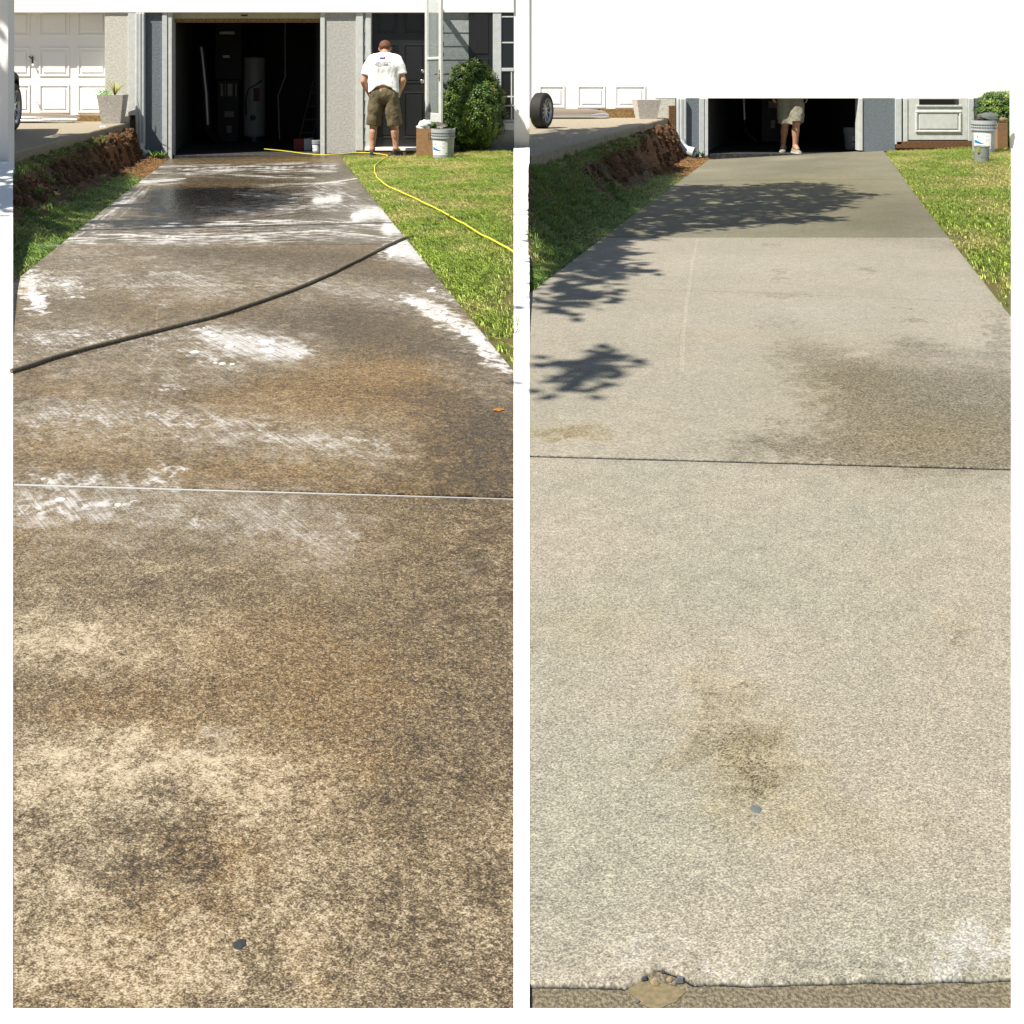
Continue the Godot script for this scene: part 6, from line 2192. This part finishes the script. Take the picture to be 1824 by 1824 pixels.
	for s in sts:
		var g := ground_at(s[0], s[1])
		var rr: float = s[2] * 0.00062
		var col: Color = [tone(84, 88, 92), tone(112, 120, 122), tone(196, 176, 136)][s[3]]
		tag(part("stone", shard(rr, 50 + s[0]), mat(col, 0.8), self, g + Vector3(0, -0.004, 0)), s[4], "stone", "broken stones round the puddle")
	for s in [[427, 1682, 8.5, tone(66, 71, 78), "dark blue grey stone set in the stained driveway near the street"], [1346, 1441, 8.5, tone(128, 136, 138), "pale blue grey stone set in the clean driveway's worn spot"]]:
		var g := ground_at(s[0], s[1])
		var rr: float = s[2] * 0.0009
		tag(part("stone", rumpled(Vector3.ZERO, Vector3(rr, rr * 0.16, rr * 1.05), 70 + int(s[0]), 0.5), mat(s[3], 0.6), self, g), s[4], "stone")
	var lf := MB.new()
	var lg := ground_at(888, 731)
	lf.box(Vector3(-0.013, 0.001, -0.016), Vector3(0.013, 0.005, 0.016), 0.002, Transform3D(Basis(Vector3.UP, 0.9), Vector3.ZERO))
	lf.box(Vector3(-0.009, 0.0015, -0.021), Vector3(0.009, 0.0045, 0.021), 0.001, Transform3D(Basis(Vector3.UP, 1.7), Vector3.ZERO))
	tag(part("leaf", lf, mat(tone(206, 140, 48), 0.7), self, lg), "small orange leaf on the right side of the stained driveway", "leaf")

# ---------------------------------------------------------------- people
# meshes the smooth union of tapered capsules [a, b, ra, rb, blend, flatten] as surface nets
func nets(prims: Array, cell: float, mb: MB, clip = null) -> void:
	var lo := Vector3(1e9, 1e9, 1e9)
	var hi := -lo
	for p in prims:
		var r := maxf(p[2], p[3]) + 0.03
		lo = lo.min(p[0] - Vector3(r, r, r)).min(p[1] - Vector3(r, r, r))
		hi = hi.max(p[0] + Vector3(r, r, r)).max(p[1] + Vector3(r, r, r))
	lo -= Vector3.ONE * cell * 2.0
	var nx := int((hi.x - lo.x) / cell) + 3
	var ny := int((hi.y - lo.y) / cell) + 3
	var nz := int((hi.z - lo.z) / cell) + 3
	var f := PackedFloat32Array()
	f.resize(nx * ny * nz)
	f.fill(1.0)
	for p in prims:
		var a: Vector3 = p[0]
		var b: Vector3 = p[1]
		var ra: float = p[2]
		var rb: float = p[3]
		var k: float = p[4]
		var fl: float = p[5] if p.size() > 5 else 1.0
		var r := maxf(ra, rb) + k + cell * 2.5
		var l0 := a.min(b) - Vector3(r, r, r)
		var h0 := a.max(b) + Vector3(r, r, r)
		var ab := b - a
		ab.z *= fl
		var len2 := maxf(ab.length_squared(), 1e-9)
		for iz in range(maxi(0, int((l0.z - lo.z) / cell)), mini(nz, int((h0.z - lo.z) / cell) + 2)):
			for iy in range(maxi(0, int((l0.y - lo.y) / cell)), mini(ny, int((h0.y - lo.y) / cell) + 2)):
				for ix in range(maxi(0, int((l0.x - lo.x) / cell)), mini(nx, int((h0.x - lo.x) / cell) + 2)):
					var q := lo + Vector3(ix, iy, iz) * cell - a
					q.z *= fl
					var t := clampf(q.dot(ab) / len2, 0.0, 1.0)
					var d := (q - ab * t).length() - lerpf(ra, rb, t)
					var o := ix + nx * (iy + ny * iz)
					var e := f[o]
					if k > 0.0:
						var h := maxf(k - absf(d - e), 0.0) / k
						f[o] = minf(d, e) - h * h * k * 0.25
					else:
						f[o] = minf(d, e)
	if clip != null:
		for iz in nz:
			for iy in ny:
				for ix in nx:
					var o := ix + nx * (iy + ny * iz)
					if f[o] < 0.1:
						f[o] = maxf(f[o], clip.call(lo + Vector3(ix, iy, iz) * cell))
	var ids := {}
	var first := mb.v.size()
	for iz in nz - 1:
		for iy in ny - 1:
			for ix in nx - 1:
				var o := ix + nx * (iy + ny * iz)
				var m := 0
				var c := [f[o], f[o + 1], f[o + nx], f[o + nx + 1], f[o + nx * ny], f[o + nx * ny + 1], f[o + nx * ny + nx], f[o + nx * ny + nx + 1]]
				for i in 8:
					if c[i] < 0.0:
						m |= 1 << i
				if m == 0 or m == 255:
					continue
				var s := Vector3.ZERO
				var n := 0
				for e in [[0, 1], [2, 3], [4, 5], [6, 7], [0, 2], [1, 3], [4, 6], [5, 7], [0, 4], [1, 5], [2, 6], [3, 7]]:
					if (c[e[0]] < 0.0) != (c[e[1]] < 0.0):
						var t: float = c[e[0]] / (c[e[0]] - c[e[1]])
						var p0 := Vector3(e[0] & 1, (e[0] >> 1) & 1, e[0] >> 2)
						var p1 := Vector3(e[1] & 1, (e[1] >> 1) & 1, e[1] >> 2)
						s += p0.lerp(p1, t)
						n += 1
				ids[o] = mb.vert(lo + (Vector3(ix, iy, iz) + s / n) * cell, Vector3.UP)
	var acc := {}
	for o in ids:
		for ax in 3:
			var st: int = [1, nx, nx * ny][ax]
			var s1: int = [nx, nx * ny, 1][ax]
			var s2: int = [nx * ny, 1, nx][ax]
			if (f[o] < 0.0) == (f[o + st] < 0.0):
				continue
			if not (ids.has(o - s1) and ids.has(o - s2) and ids.has(o - s1 - s2)):
				continue
			var a: int = ids[o]
			var b: int = ids[o - s1]
			var c: int = ids[o - s1 - s2]
			var d: int = ids[o - s2]
			if f[o] < 0.0:
				mb.ix.append_array([a, b, c, a, c, d])
			else:
				mb.ix.append_array([a, c, b, a, d, c])
	var sum := PackedVector3Array()
	sum.resize(mb.v.size())
	for t in mb.ix.size() / 3:
		var a := mb.ix[t * 3]
		var b := mb.ix[t * 3 + 1]
		var c := mb.ix[t * 3 + 2]
		if a < first:
			continue
		var g := (mb.v[c] - mb.v[a]).cross(mb.v[b] - mb.v[a])
		sum[a] += g
		sum[b] += g
		sum[c] += g
	for i in range(first, mb.v.size()):
		mb.n[i] = sum[i].normalized() if sum[i].length() > 0.0 else Vector3.UP

func hand_prims(wrist: Vector3, dir: Vector3, palm: Vector3, thumb_side: float, curl: float) -> Array:
	# dir: along the hand; palm: out of the palm
	dir = dir.normalized()
	palm = (palm - dir * palm.dot(dir)).normalized()
	var side := dir.cross(palm).normalized() * thumb_side
	var o := []
	o.append([wrist, wrist + dir * 0.03, 0.025, 0.024, 0.01])
	for k in 4:
		var w := (1.5 - k) * 0.0195
		var base := wrist + dir * 0.088 + side * w - dir * absf(w) * 0.15
		o.append([wrist + dir * 0.02 + side * w * 0.5, base, 0.018, 0.0105, 0.012])
		var l: float = [0.068, 0.078, 0.073, 0.058][k]
		var p := base
		var d := dir
		for j in 3:
			d = d.rotated(side.normalized() * thumb_side, curl * (0.7 + 0.25 * j) * (1.0 + 0.08 * k))
			var q: Vector3 = p + d * l * [0.45, 0.32, 0.23][j]
			o.append([p, q, 0.0098 - j * 0.0008, 0.0092 - j * 0.001, 0.002])
			p = q
	var tb := wrist + dir * 0.022 + side * 0.024
	var t1 := tb + (dir * 0.6 + side * 0.8 + palm * 0.35).normalized() * 0.045
	var t2 := t1 + (dir * 0.9 + side * 0.25 + palm * 0.4).normalized() * 0.033
	var t3 := t2 + (dir * 1.0 + palm * 0.4).normalized() * 0.025
	o.append([tb, t1, 0.015, 0.0115, 0.006])
	o.append([t1, t2, 0.0115, 0.010, 0.003])
	o.append([t2, t3, 0.010, 0.0085, 0.003])
	return o

func head_prims(c: Vector3, fwd: Vector3, up: Vector3) -> Array:
	fwd = fwd.normalized()
	up = (up - fwd * up.dot(fwd)).normalized()
	var s := up.cross(fwd)
	var t := func(x: float, y: float, z: float) -> Vector3:
		return c + s * x + up * y + fwd * z
	var o := [
		[t.call(0, 0.035, -0.03), t.call(0, 0.035, 0.015), 0.082, 0.078, 0.0],
		[t.call(0, -0.02, 0.02), t.call(0, -0.07, 0.045), 0.066, 0.045, 0.03],
		[t.call(-0.02, -0.085, 0.06), t.call(0.02, -0.085, 0.06), 0.026, 0.026, 0.03],
		[t.call(-0.035, -0.05, 0.02), t.call(-0.03, -0.08, 0.04), 0.036, 0.028, 0.03],
		[t.call(0.035, -0.05, 0.02), t.call(0.03, -0.08, 0.04), 0.036, 0.028, 0.03],
		[t.call(0, 0.005, 0.092), t.call(0, -0.028, 0.108), 0.008, 0.0125, 0.012],
		[t.call(-0.012, -0.033, 0.098), t.call(0.012, -0.033, 0.098), 0.008, 0.008, 0.008],
		[t.call(-0.032, 0.022, 0.082), t.call(0.032, 0.022, 0.082), 0.012, 0.012, 0.016],
		[t.call(-0.016, -0.058, 0.088), t.call(0.016, -0.058, 0.088), 0.0075, 0.0075, 0.008],
		[t.call(-0.014, -0.068, 0.087), t.call(0.014, -0.068, 0.087), 0.008, 0.008, 0.006],
		[t.call(-0.033, -0.015, 0.072), t.call(-0.04, -0.03, 0.062), 0.02, 0.02, 0.02],
		[t.call(0.033, -0.015, 0.072), t.call(0.04, -0.03, 0.062), 0.02, 0.02, 0.02]]
	for e in [-1.0, 1.0]:
		o.append([t.call(e * 0.078, 0.018, -0.008), t.call(e * 0.084, -0.022, -0.002), 0.016, 0.011, 0.006])
		o.append([t.call(e * 0.088, 0.022, -0.018), t.call(e * 0.09, -0.005, -0.018), 0.009, 0.008, 0.006])
	return o

func person(label: String, where: Vector3, J: Dictionary, skin: Material, hair: Material, shirt: Material, shorts: Material, hem: Callable, leg_hem: float) -> Node3D:
	var o := thing("person", label, "person", where, "")
	var b := MB.new()
	var P := []
	var mid: Vector3 = (J.hip_l + J.hip_r) * 0.5
	P.append([mid + Vector3(-0.06, 0.02, 0), mid + Vector3(0.06, 0.02, 0), 0.125, 0.125, 0.05, 1.15])
	P.append([mid + Vector3(0, 0.05, 0), J.chest, 0.13, 0.125, 0.05, 1.3])
	P.append([J.chest + Vector3(-0.07, 0.0, 0), J.chest + Vector3(0.07, 0.0, 0), 0.11, 0.11, 0.04, 1.3])
	P.append([J.sh_l.lerp(J.sh_r, 0.15), J.sh_l.lerp(J.sh_r, 0.85), 0.075, 0.075, 0.06])
	P.append([J.neck, J.head + J.up * -0.05, 0.06, 0.056, 0.03])
	for s in ["l", "r"]:
		P.append([J["sh_" + s], J["el_" + s], 0.056, 0.043, 0.04])
		P.append([J["el_" + s], J["wr_" + s], 0.043, 0.027, 0.015])
		P.append([J["el_" + s].lerp(J["wr_" + s], 0.2), J["el_" + s].lerp(J["wr_" + s], 0.4), 0.046, 0.04, 0.02])
		P.append([J["hip_" + s], J["kn_" + s], 0.098, 0.062, 0.05])
		P.append([J["kn_" + s], J["an_" + s], 0.058, 0.039, 0.03])
		var calf: Vector3 = J["kn_" + s].lerp(J["an_" + s], 0.32) - J.fwd * 0.022
		P.append([calf, calf.lerp(J["an_" + s], 0.25), 0.050, 0.040, 0.04])
		P.append([J["an_" + s], J["an_" + s] + J["toe_" + s] * 0.10 - Vector3(0, 0.03, 0), 0.039, 0.033, 0.02])
	nets(P, 0.012, b)
	nets(head_prims(J.head, J.look, J.up), 0.007, b)
	for s in ["l", "r"]:
		nets(hand_prims(J["wr_" + s], J["hand_" + s], J["palm_" + s], J["thumb_" + s], 0.32), 0.0045, b)
	part("body", b, skin, o)
	# hair: a cap over the back and top of the skull
	var hb := MB.new()
	var lk: Vector3 = J.look.normalized()
	var up: Vector3 = (J.up - lk * J.up.dot(lk)).normalized()
	var c: Vector3 = J.head
	var cut := func(p: Vector3) -> float:
		var q: Vector3 = p - c
		var y := q.dot(up)
		var z := q.dot(lk)
		var line := -0.045 + smoothstep(-0.05, 0.05, z) * 0.11
		return (line - y) * 0.8
	nets([[c + up * 0.037 - lk * 0.03, c + up * 0.042 + lk * 0.012, 0.09, 0.084, 0.0], [c - up * 0.01 - lk * 0.03, c - up * 0.05 - lk * 0.02, 0.074, 0.06, 0.03]], 0.006, hb, cut)
	var nzh := FastNoiseLite.new()
	nzh.frequency = 60.0
	for i in hb.v.size():
		hb.v[i] += hb.n[i] * 0.006 * nzh.get_noise_3d(hb.v[i].x, hb.v[i].y * 0.4, hb.v[i].z)
	smooth_normals(hb)
	part("hair", hb, hair, o)
	for e in [-1.0, 1.0]:
		var ey := MB.new()
		ey.ball(c + up.cross(lk) * e * 0.032 + up * 0.004 + lk * 0.083, Vector3(0.011, 0.008, 0.008), 6, 8)
		part("eye", ey, mat(Color(0.25, 0.22, 0.2), 0.3), o)
	# shirt
	var sb := MB.new()
	var SP := [
		[mid + Vector3(-0.085, -0.03, 0) - J.fwd * 0.01, mid + Vector3(0.085, -0.03, 0) - J.fwd * 0.01, 0.158, 0.158, 0.05, 1.15],
		[mid + Vector3(-0.08, 0.0, 0), J.chest + Vector3(-0.085, 0, 0), 0.158, 0.155, 0.06, 1.15],
		[mid + Vector3(0.08, 0.0, 0), J.chest + Vector3(0.085, 0, 0), 0.158, 0.155, 0.06, 1.15],
		[J.chest + Vector3(-0.06, 0.06, 0), J.chest + Vector3(0.06, 0.06, 0), 0.15, 0.15, 0.06, 1.15],
		[J.sh_l.lerp(J.sh_r, 0.15), J.sh_l.lerp(J.sh_r, 0.85), 0.078, 0.078, 0.07],
		[J.sh_l.lerp(J.sh_r, 0.4) + J.up * 0.02, J.sh_l.lerp(J.sh_r, 0.6) + J.up * 0.02, 0.085, 0.085, 0.06]]
	for s in ["l", "r"]:
		var e: Vector3 = J["sh_" + s].lerp(J["el_" + s], 0.8)
		SP.append([J["sh_" + s], e, 0.066, 0.084, 0.05])
		SP.append([J.chest + (J["sh_" + s] - J.chest) * Vector3(0.6, 0.2, 0.6), J["sh_" + s].lerp(J["el_" + s], 0.35), 0.1, 0.07, 0.06])
	var sl := []
	for s in ["l", "r"]:
		sl.append([J["sh_" + s].lerp(J["el_" + s], 0.72), (J["el_" + s] - J["sh_" + s]).normalized()])
	var shirt_cut := func(p: Vector3) -> float:
		var v: float = hem.call(p)
		for q in sl:
			if absf(p.x) > 0.225 and p.x * q[0].x > 0.0:
				v = maxf(v, (p - q[0]).dot(q[1]))
		var n: Vector3 = p - J.neck - J.up * 0.02
		v = maxf(v, 0.064 - n.length())
		return v
	nets(SP, 0.011, sb, shirt_cut)
	var wr := FastNoiseLite.new()
	wr.frequency = 5.0
	wr.fractal_octaves = 3
	for i in sb.v.size():
		var q := sb.v[i]
		sb.v[i] += sb.n[i] * 0.012 * wr.get_noise_3d(q.x * 1.6, q.y * 0.7, q.z * 1.6)
	smooth_normals(sb)
	part("t_shirt", sb, shirt, o)
	# shorts
	var hb2 := MB.new()
	var HP := [[mid + Vector3(-0.075, 0.01, 0), mid + Vector3(0.075, 0.01, 0), 0.142, 0.142, 0.04, 1.15]]
	var hems := []
	for s in ["l", "r"]:
		var k: Vector3 = J["kn_" + s]
		var h: Vector3 = J["hip_" + s]
		var e := h.lerp(k, 1.0 + leg_hem)
		HP.append([h + Vector3(0, 0.02, 0), e, 0.118, 0.108, 0.03])
		HP.append([h.lerp(k, 0.5), e, 0.112, 0.112, 0.03])
		hems.append([h.lerp(k, 0.99 + leg_hem), (k - h).normalized(), signf(h.x - mid.x)])
	var waist: float = mid.y + 0.105
	var shorts_cut := func(p: Vector3) -> float:
		var v := p.y - waist
		for q in hems:
			if signf(p.x - mid.x) == q[2]:
				v = maxf(v, (p - q[0]).dot(q[1]))
		return v
	nets(HP, 0.011, hb2, shorts_cut)
	wr.seed = 5
	for i in hb2.v.size():
		var q := hb2.v[i]
		hb2.v[i] += hb2.n[i] * 0.016 * wr.get_noise_3d(q.x * 1.5, q.y * 1.2, q.z * 1.5)
	smooth_normals(hb2)
	part("shorts", hb2, shorts, o)
	return o

# the shorts' cloth is spattered with paint
func spattered(base: Color, seed_: int) -> StandardMaterial3D:
	var n := 512
	var im := Image.create_empty(n, n, false, Image.FORMAT_RGB8)
	im.fill(Color(1, 1, 1))
	var nz := FastNoiseLite.new()
	nz.seed = seed_
	nz.frequency = 0.02
	nz.fractal_octaves = 4
	var sp := FastNoiseLite.new()
	sp.seed = seed_ + 1
	sp.frequency = 0.045
	sp.fractal_type = FastNoiseLite.FRACTAL_RIDGED
	sp.domain_warp_enabled = true
	for y in n:
		for x in n:
			var v := 0.72 + 0.09 * nz.get_noise_2d(x, y)
			var c := Color(v, v * 0.98, v * 0.9)
			if sp.get_noise_2d(x * 1.6, y * 0.7) > 0.78 and nz.get_noise_2d(x + 400.0, y) > 0.1:
				c = Color(1, 1, 0.97)
			im.set_pixel(x, y, c)
	var m := mat(base, 0.9)
	m.albedo_texture = ImageTexture.create_from_image(im)
	m.uv1_triplanar = true
	m.uv1_scale = Vector3.ONE * 1.7
	return m

func build_people() -> void:
	var skin := mat(tone(206, 156, 126, 0.72), 0.55)
	skin.subsurf_scatter_enabled = true
	skin.subsurf_scatter_strength = 0.08
	var base := stand(684, 277, 0)
	var J := {"fwd": Vector3(0, 0, -1), "hip_l": Vector3(-0.10, 0.90, 0.0), "hip_r": Vector3(0.10, 0.90, 0.0), "chest": Vector3(-0.005, 1.28, -0.03), "sh_l": Vector3(-0.195, 1.425, -0.06), "sh_r": Vector3(0.20, 1.43, -0.06),
		"neck": Vector3(0.0, 1.49, -0.09), "head": Vector3(-0.005, 1.585, -0.19), "look": Vector3(0.05, -0.75, -0.66), "up": Vector3(0, 0.66, -0.75),
		"el_l": Vector3(-0.305, 1.10, 0.0), "wr_l": Vector3(-0.215, 0.86, -0.16), "el_r": Vector3(0.285, 1.12, 0.0), "wr_r": Vector3(0.20, 0.88, -0.16),
		"hand_l": Vector3(0.75, -0.3, -0.6), "palm_l": Vector3(0.4, 0.2, 0.8), "thumb_l": -1.0, "hand_r": Vector3(-0.7, -0.2, -0.6), "palm_r": Vector3(-0.4, 0.2, 0.8), "thumb_r": 1.0,
		"kn_l": Vector3(-0.155, 0.47, -0.02), "kn_r": Vector3(0.155, 0.47, -0.02), "an_l": Vector3(-0.172, 0.095, 0.02), "an_r": Vector3(0.178, 0.10, 0.02), "toe_l": Vector3(-0.25, 0, -0.97), "toe_r": Vector3(0.3, 0, -0.95)}
	var white := rough_mat("cloth", Color(0.86, 0.87, 0.88), 0.9, 0.03, 6.0, 0.15)
	var hem := func(p: Vector3) -> float:
		return 0.995 + 0.055 * exp(-p.x * p.x / 0.012) - 0.06 * smoothstep(0.1, 0.22, absf(p.x)) - 0.1 * smoothstep(0.0, -0.12, p.z) - p.y
	var man := person("person in a white printed t-shirt and spattered shorts, head bowed at the black door", base, J, skin, mat(tone(128, 78, 44, 0.5), 0.7), white, spattered(tone(138, 128, 106, 0.9), 4), hem, 0.06)
	var dark := mat(Color(0.012, 0.012, 0.013), 0.6)
	var sole := mat(Color(0.05, 0.05, 0.05), 0.7)
	sneaker(man, Vector3(-0.180, 0.0, -0.02), Basis(Vector3.UP, PI + 0.25), dark, sole)
	sneaker(man, Vector3(0.192, 0.005, -0.03), Basis(Vector3.UP, PI - 0.35), dark, sole)
	# the print across the shoulders
	var back := func(x: float, y: float) -> float:
		# the cloth's distance behind the spine at a height: the same union of capsules as the shirt's back
		var z := 0.25
		while z > -0.2:
			var p := Vector3(x, y, z)
			var inside_ := false
			for c in [[Vector3(-0.085, 1.28, -0.03), Vector3(0.085, 1.28, -0.03), 0.156, 1.15], [Vector3(-0.065, 1.34, -0.03), Vector3(0.055, 1.34, -0.03), 0.152, 1.15], [J.sh_l.lerp(J.sh_r, 0.15), J.sh_l.lerp(J.sh_r, 0.85), 0.082, 1.0]]:
				var ab: Vector3 = c[1] - c[0]
				var q: Vector3 = p - c[0]
				ab.z *= c[3]
				q.z *= c[3]
				var t := clampf(q.dot(ab) / ab.length_squared(), 0.0, 1.0)
				if (q - ab * t).length() < c[2]:
					inside_ = true
			if inside_:
				return z
			z -= 0.003
		return z
	var pm := MB.new()
	var font := SystemFont.new()
	font.font_names = PackedStringArray(["Droid Serif"])
	var ink := mat(tone(150, 150, 168, 0.6), 0.9)
	var words := Node3D.new()
	words.name = "shirt_print"
	man.add_child(words)
	for row in [["SHERWIN", 1.392, 0.030], ["WILLIAMS.", 1.352, 0.0285]]:
		var text: String = row[0]
		for i in text.length():
			var tm := TextMesh.new()
			tm.text = text[i]
			tm.font = font
			tm.font_size = 32
			tm.pixel_size = 0.00135
			tm.depth = 0.003
			var x: float = -0.008 + (i - (text.length() - 1) * 0.5) * row[2] * (7.0 / text.length() + 0.1)
			var z: float = back.call(x, row[1])
			var zx: float = (back.call(x + 0.02, row[1]) - back.call(x - 0.02, row[1])) / 0.04
			var zy: float = (back.call(x, row[1] + 0.015) - back.call(x, row[1] - 0.015)) / 0.03
			var l := part("letter", tm, ink, words, Vector3(x, row[1], z + 0.016))
			l.rotation = Vector3(clampf(zy, -0.8, 0.8), -atan(zx), 0)
	for s in [[-0.03, 1.45, 0.035, 0.018, tone(40, 90, 190)], [0.012, 1.455, 0.018, 0.026, tone(200, 50, 60)]]:
		var mk := MB.new()
		mk.box(Vector3(-s[2], -s[3], -0.002) * 0.75, Vector3(s[2], s[3], 0.002) * 0.75, 0.001)
		var e := part("emblem", mk, mat(s[4], 0.9), words, Vector3(s[0], s[1], back.call(s[0], s[1]) + 0.014))
		e.rotation = Vector3(-0.55, 0, 0)
	# tattoo on the right calf
	var tt := MB.new()
	for k in 7:
		var f := k / 6.0
		tt.tube([Vector3(0.150 + 0.015 * sin(k * 2.1), 0.37 - 0.18 * f, 0.075 - 0.02 * f), Vector3(0.165 + 0.015 * cos(k * 1.7), 0.35 - 0.18 * f, 0.076 - 0.02 * f)], 0.003, 4)
	part("tattoo", tt, mat(tone(110, 84, 80, 0.6), 0.8), man)

	# the second person walks out from under the lowered garage door
	var d2 := WALL + 0.17
	var b2 := Vector3((1408 - MID) / LENS * d2, at(1400, 274, WALL).y, -d2)
	var J2 := {"fwd": Vector3(0, 0, 1), "hip_l": Vector3(-0.095, 0.90, -0.03), "hip_r": Vector3(0.095, 0.90, -0.03), "chest": Vector3(0.0, 1.28, -0.03), "sh_l": Vector3(-0.195, 1.44, -0.03), "sh_r": Vector3(0.195, 1.44, -0.03),
		"neck": Vector3(0.0, 1.50, -0.02), "head": Vector3(0, 1.62, 0.0), "look": Vector3(0, -0.1, 1.0), "up": Vector3(0, 1, 0.1),
		"el_l": Vector3(-0.27, 1.14, -0.06), "wr_l": Vector3(-0.27, 0.93, -0.03), "el_r": Vector3(0.27, 1.14, -0.06), "wr_r": Vector3(0.27, 0.93, -0.03),
		"hand_l": Vector3(0.05, -1, 0.15), "palm_l": Vector3(0.9, 0, -0.2), "thumb_l": 1.0, "hand_r": Vector3(-0.05, -1, 0.15), "palm_r": Vector3(-0.9, 0, -0.2), "thumb_r": -1.0,
		"kn_l": Vector3(-0.06, 0.47, -0.08), "kn_r": Vector3(0.075, 0.48, 0.05), "an_l": Vector3(-0.035, 0.13, -0.33), "an_r": Vector3(0.075, 0.10, 0.0), "toe_l": Vector3(-0.25, 0, 0.97), "toe_r": Vector3(0.1, 0, 1.0)}
	var hem2 := func(p: Vector3) -> float:
		return 0.99 - p.y
	var man2 := person("person in spattered grey shorts stepping out under the lowered white garage door", b2, J2, skin, mat(tone(128, 78, 44, 0.5), 0.7), white, spattered(tone(184, 184, 174, 0.9), 9), hem2, 0.02)
	var g1 := mat(tone(150, 146, 136, 0.8), 0.7)
	var g2 := mat(tone(214, 210, 196, 0.8), 0.7)
	sneaker(man2, Vector3(-0.05, 0.03, -0.28), Basis(Vector3.UP, -0.35) * Basis(Vector3.RIGHT, 0.25), g1, g2)
	sneaker(man2, Vector3(0.08, 0.0, 0.045), Basis(Vector3.UP, 0.12), g1, g2)

# ---------------------------------------------------------------- the scene
func _ready() -> void:
	var cam := Camera3D.new()
	cam.name = "camera"
	var near := 0.1
	cam.set_frustum(near * 1824.0 / LENS, Vector2(0.0, (HORIZON - 912.0) / LENS * near), near, 900.0)
	cam.position = Vector3(0, EYE, 0)
	add_child(cam)
	var env := Environment.new()
	env.background_mode = Environment.BG_SKY
	env.tonemap_mode = Environment.TONE_MAPPER_LINEAR
	env.tonemap_exposure = 1.85
	env.sdfgi_enabled = true
	env.ssao_enabled = true
	env.ssil_enabled = true
	var skym := ProceduralSkyMaterial.new()
	skym.sky_top_color = Color(0.48, 0.56, 0.68)
	skym.sky_horizon_color = Color(0.80, 0.84, 0.88)
	skym.ground_bottom_color = Color(0.35, 0.33, 0.28)
	skym.ground_horizon_color = Color(0.6, 0.62, 0.62)
	skym.energy_multiplier = 0.5
	var sky := Sky.new()
	sky.sky_material = skym
	env.sky = sky
	var we := WorldEnvironment.new()
	we.name = "world_environment"
	we.environment = env
	add_child(we)
	var sun := DirectionalLight3D.new()
	sun.name = "sun"
	sun.light_energy = 1.55
	sun.light_color = Color(1.0, 0.965, 0.91)
	sun.light_angular_distance = 0.5
	sun.shadow_enabled = true
	add_child(sun)
	sun.look_at_from_position(SUN * 50.0, Vector3.ZERO)
	rng.seed = 20
	build_driveways()
	build_ground()
	build_houses()
	garage_things()
	hoses()
	small_things()
	build_people()
	shade_trees()
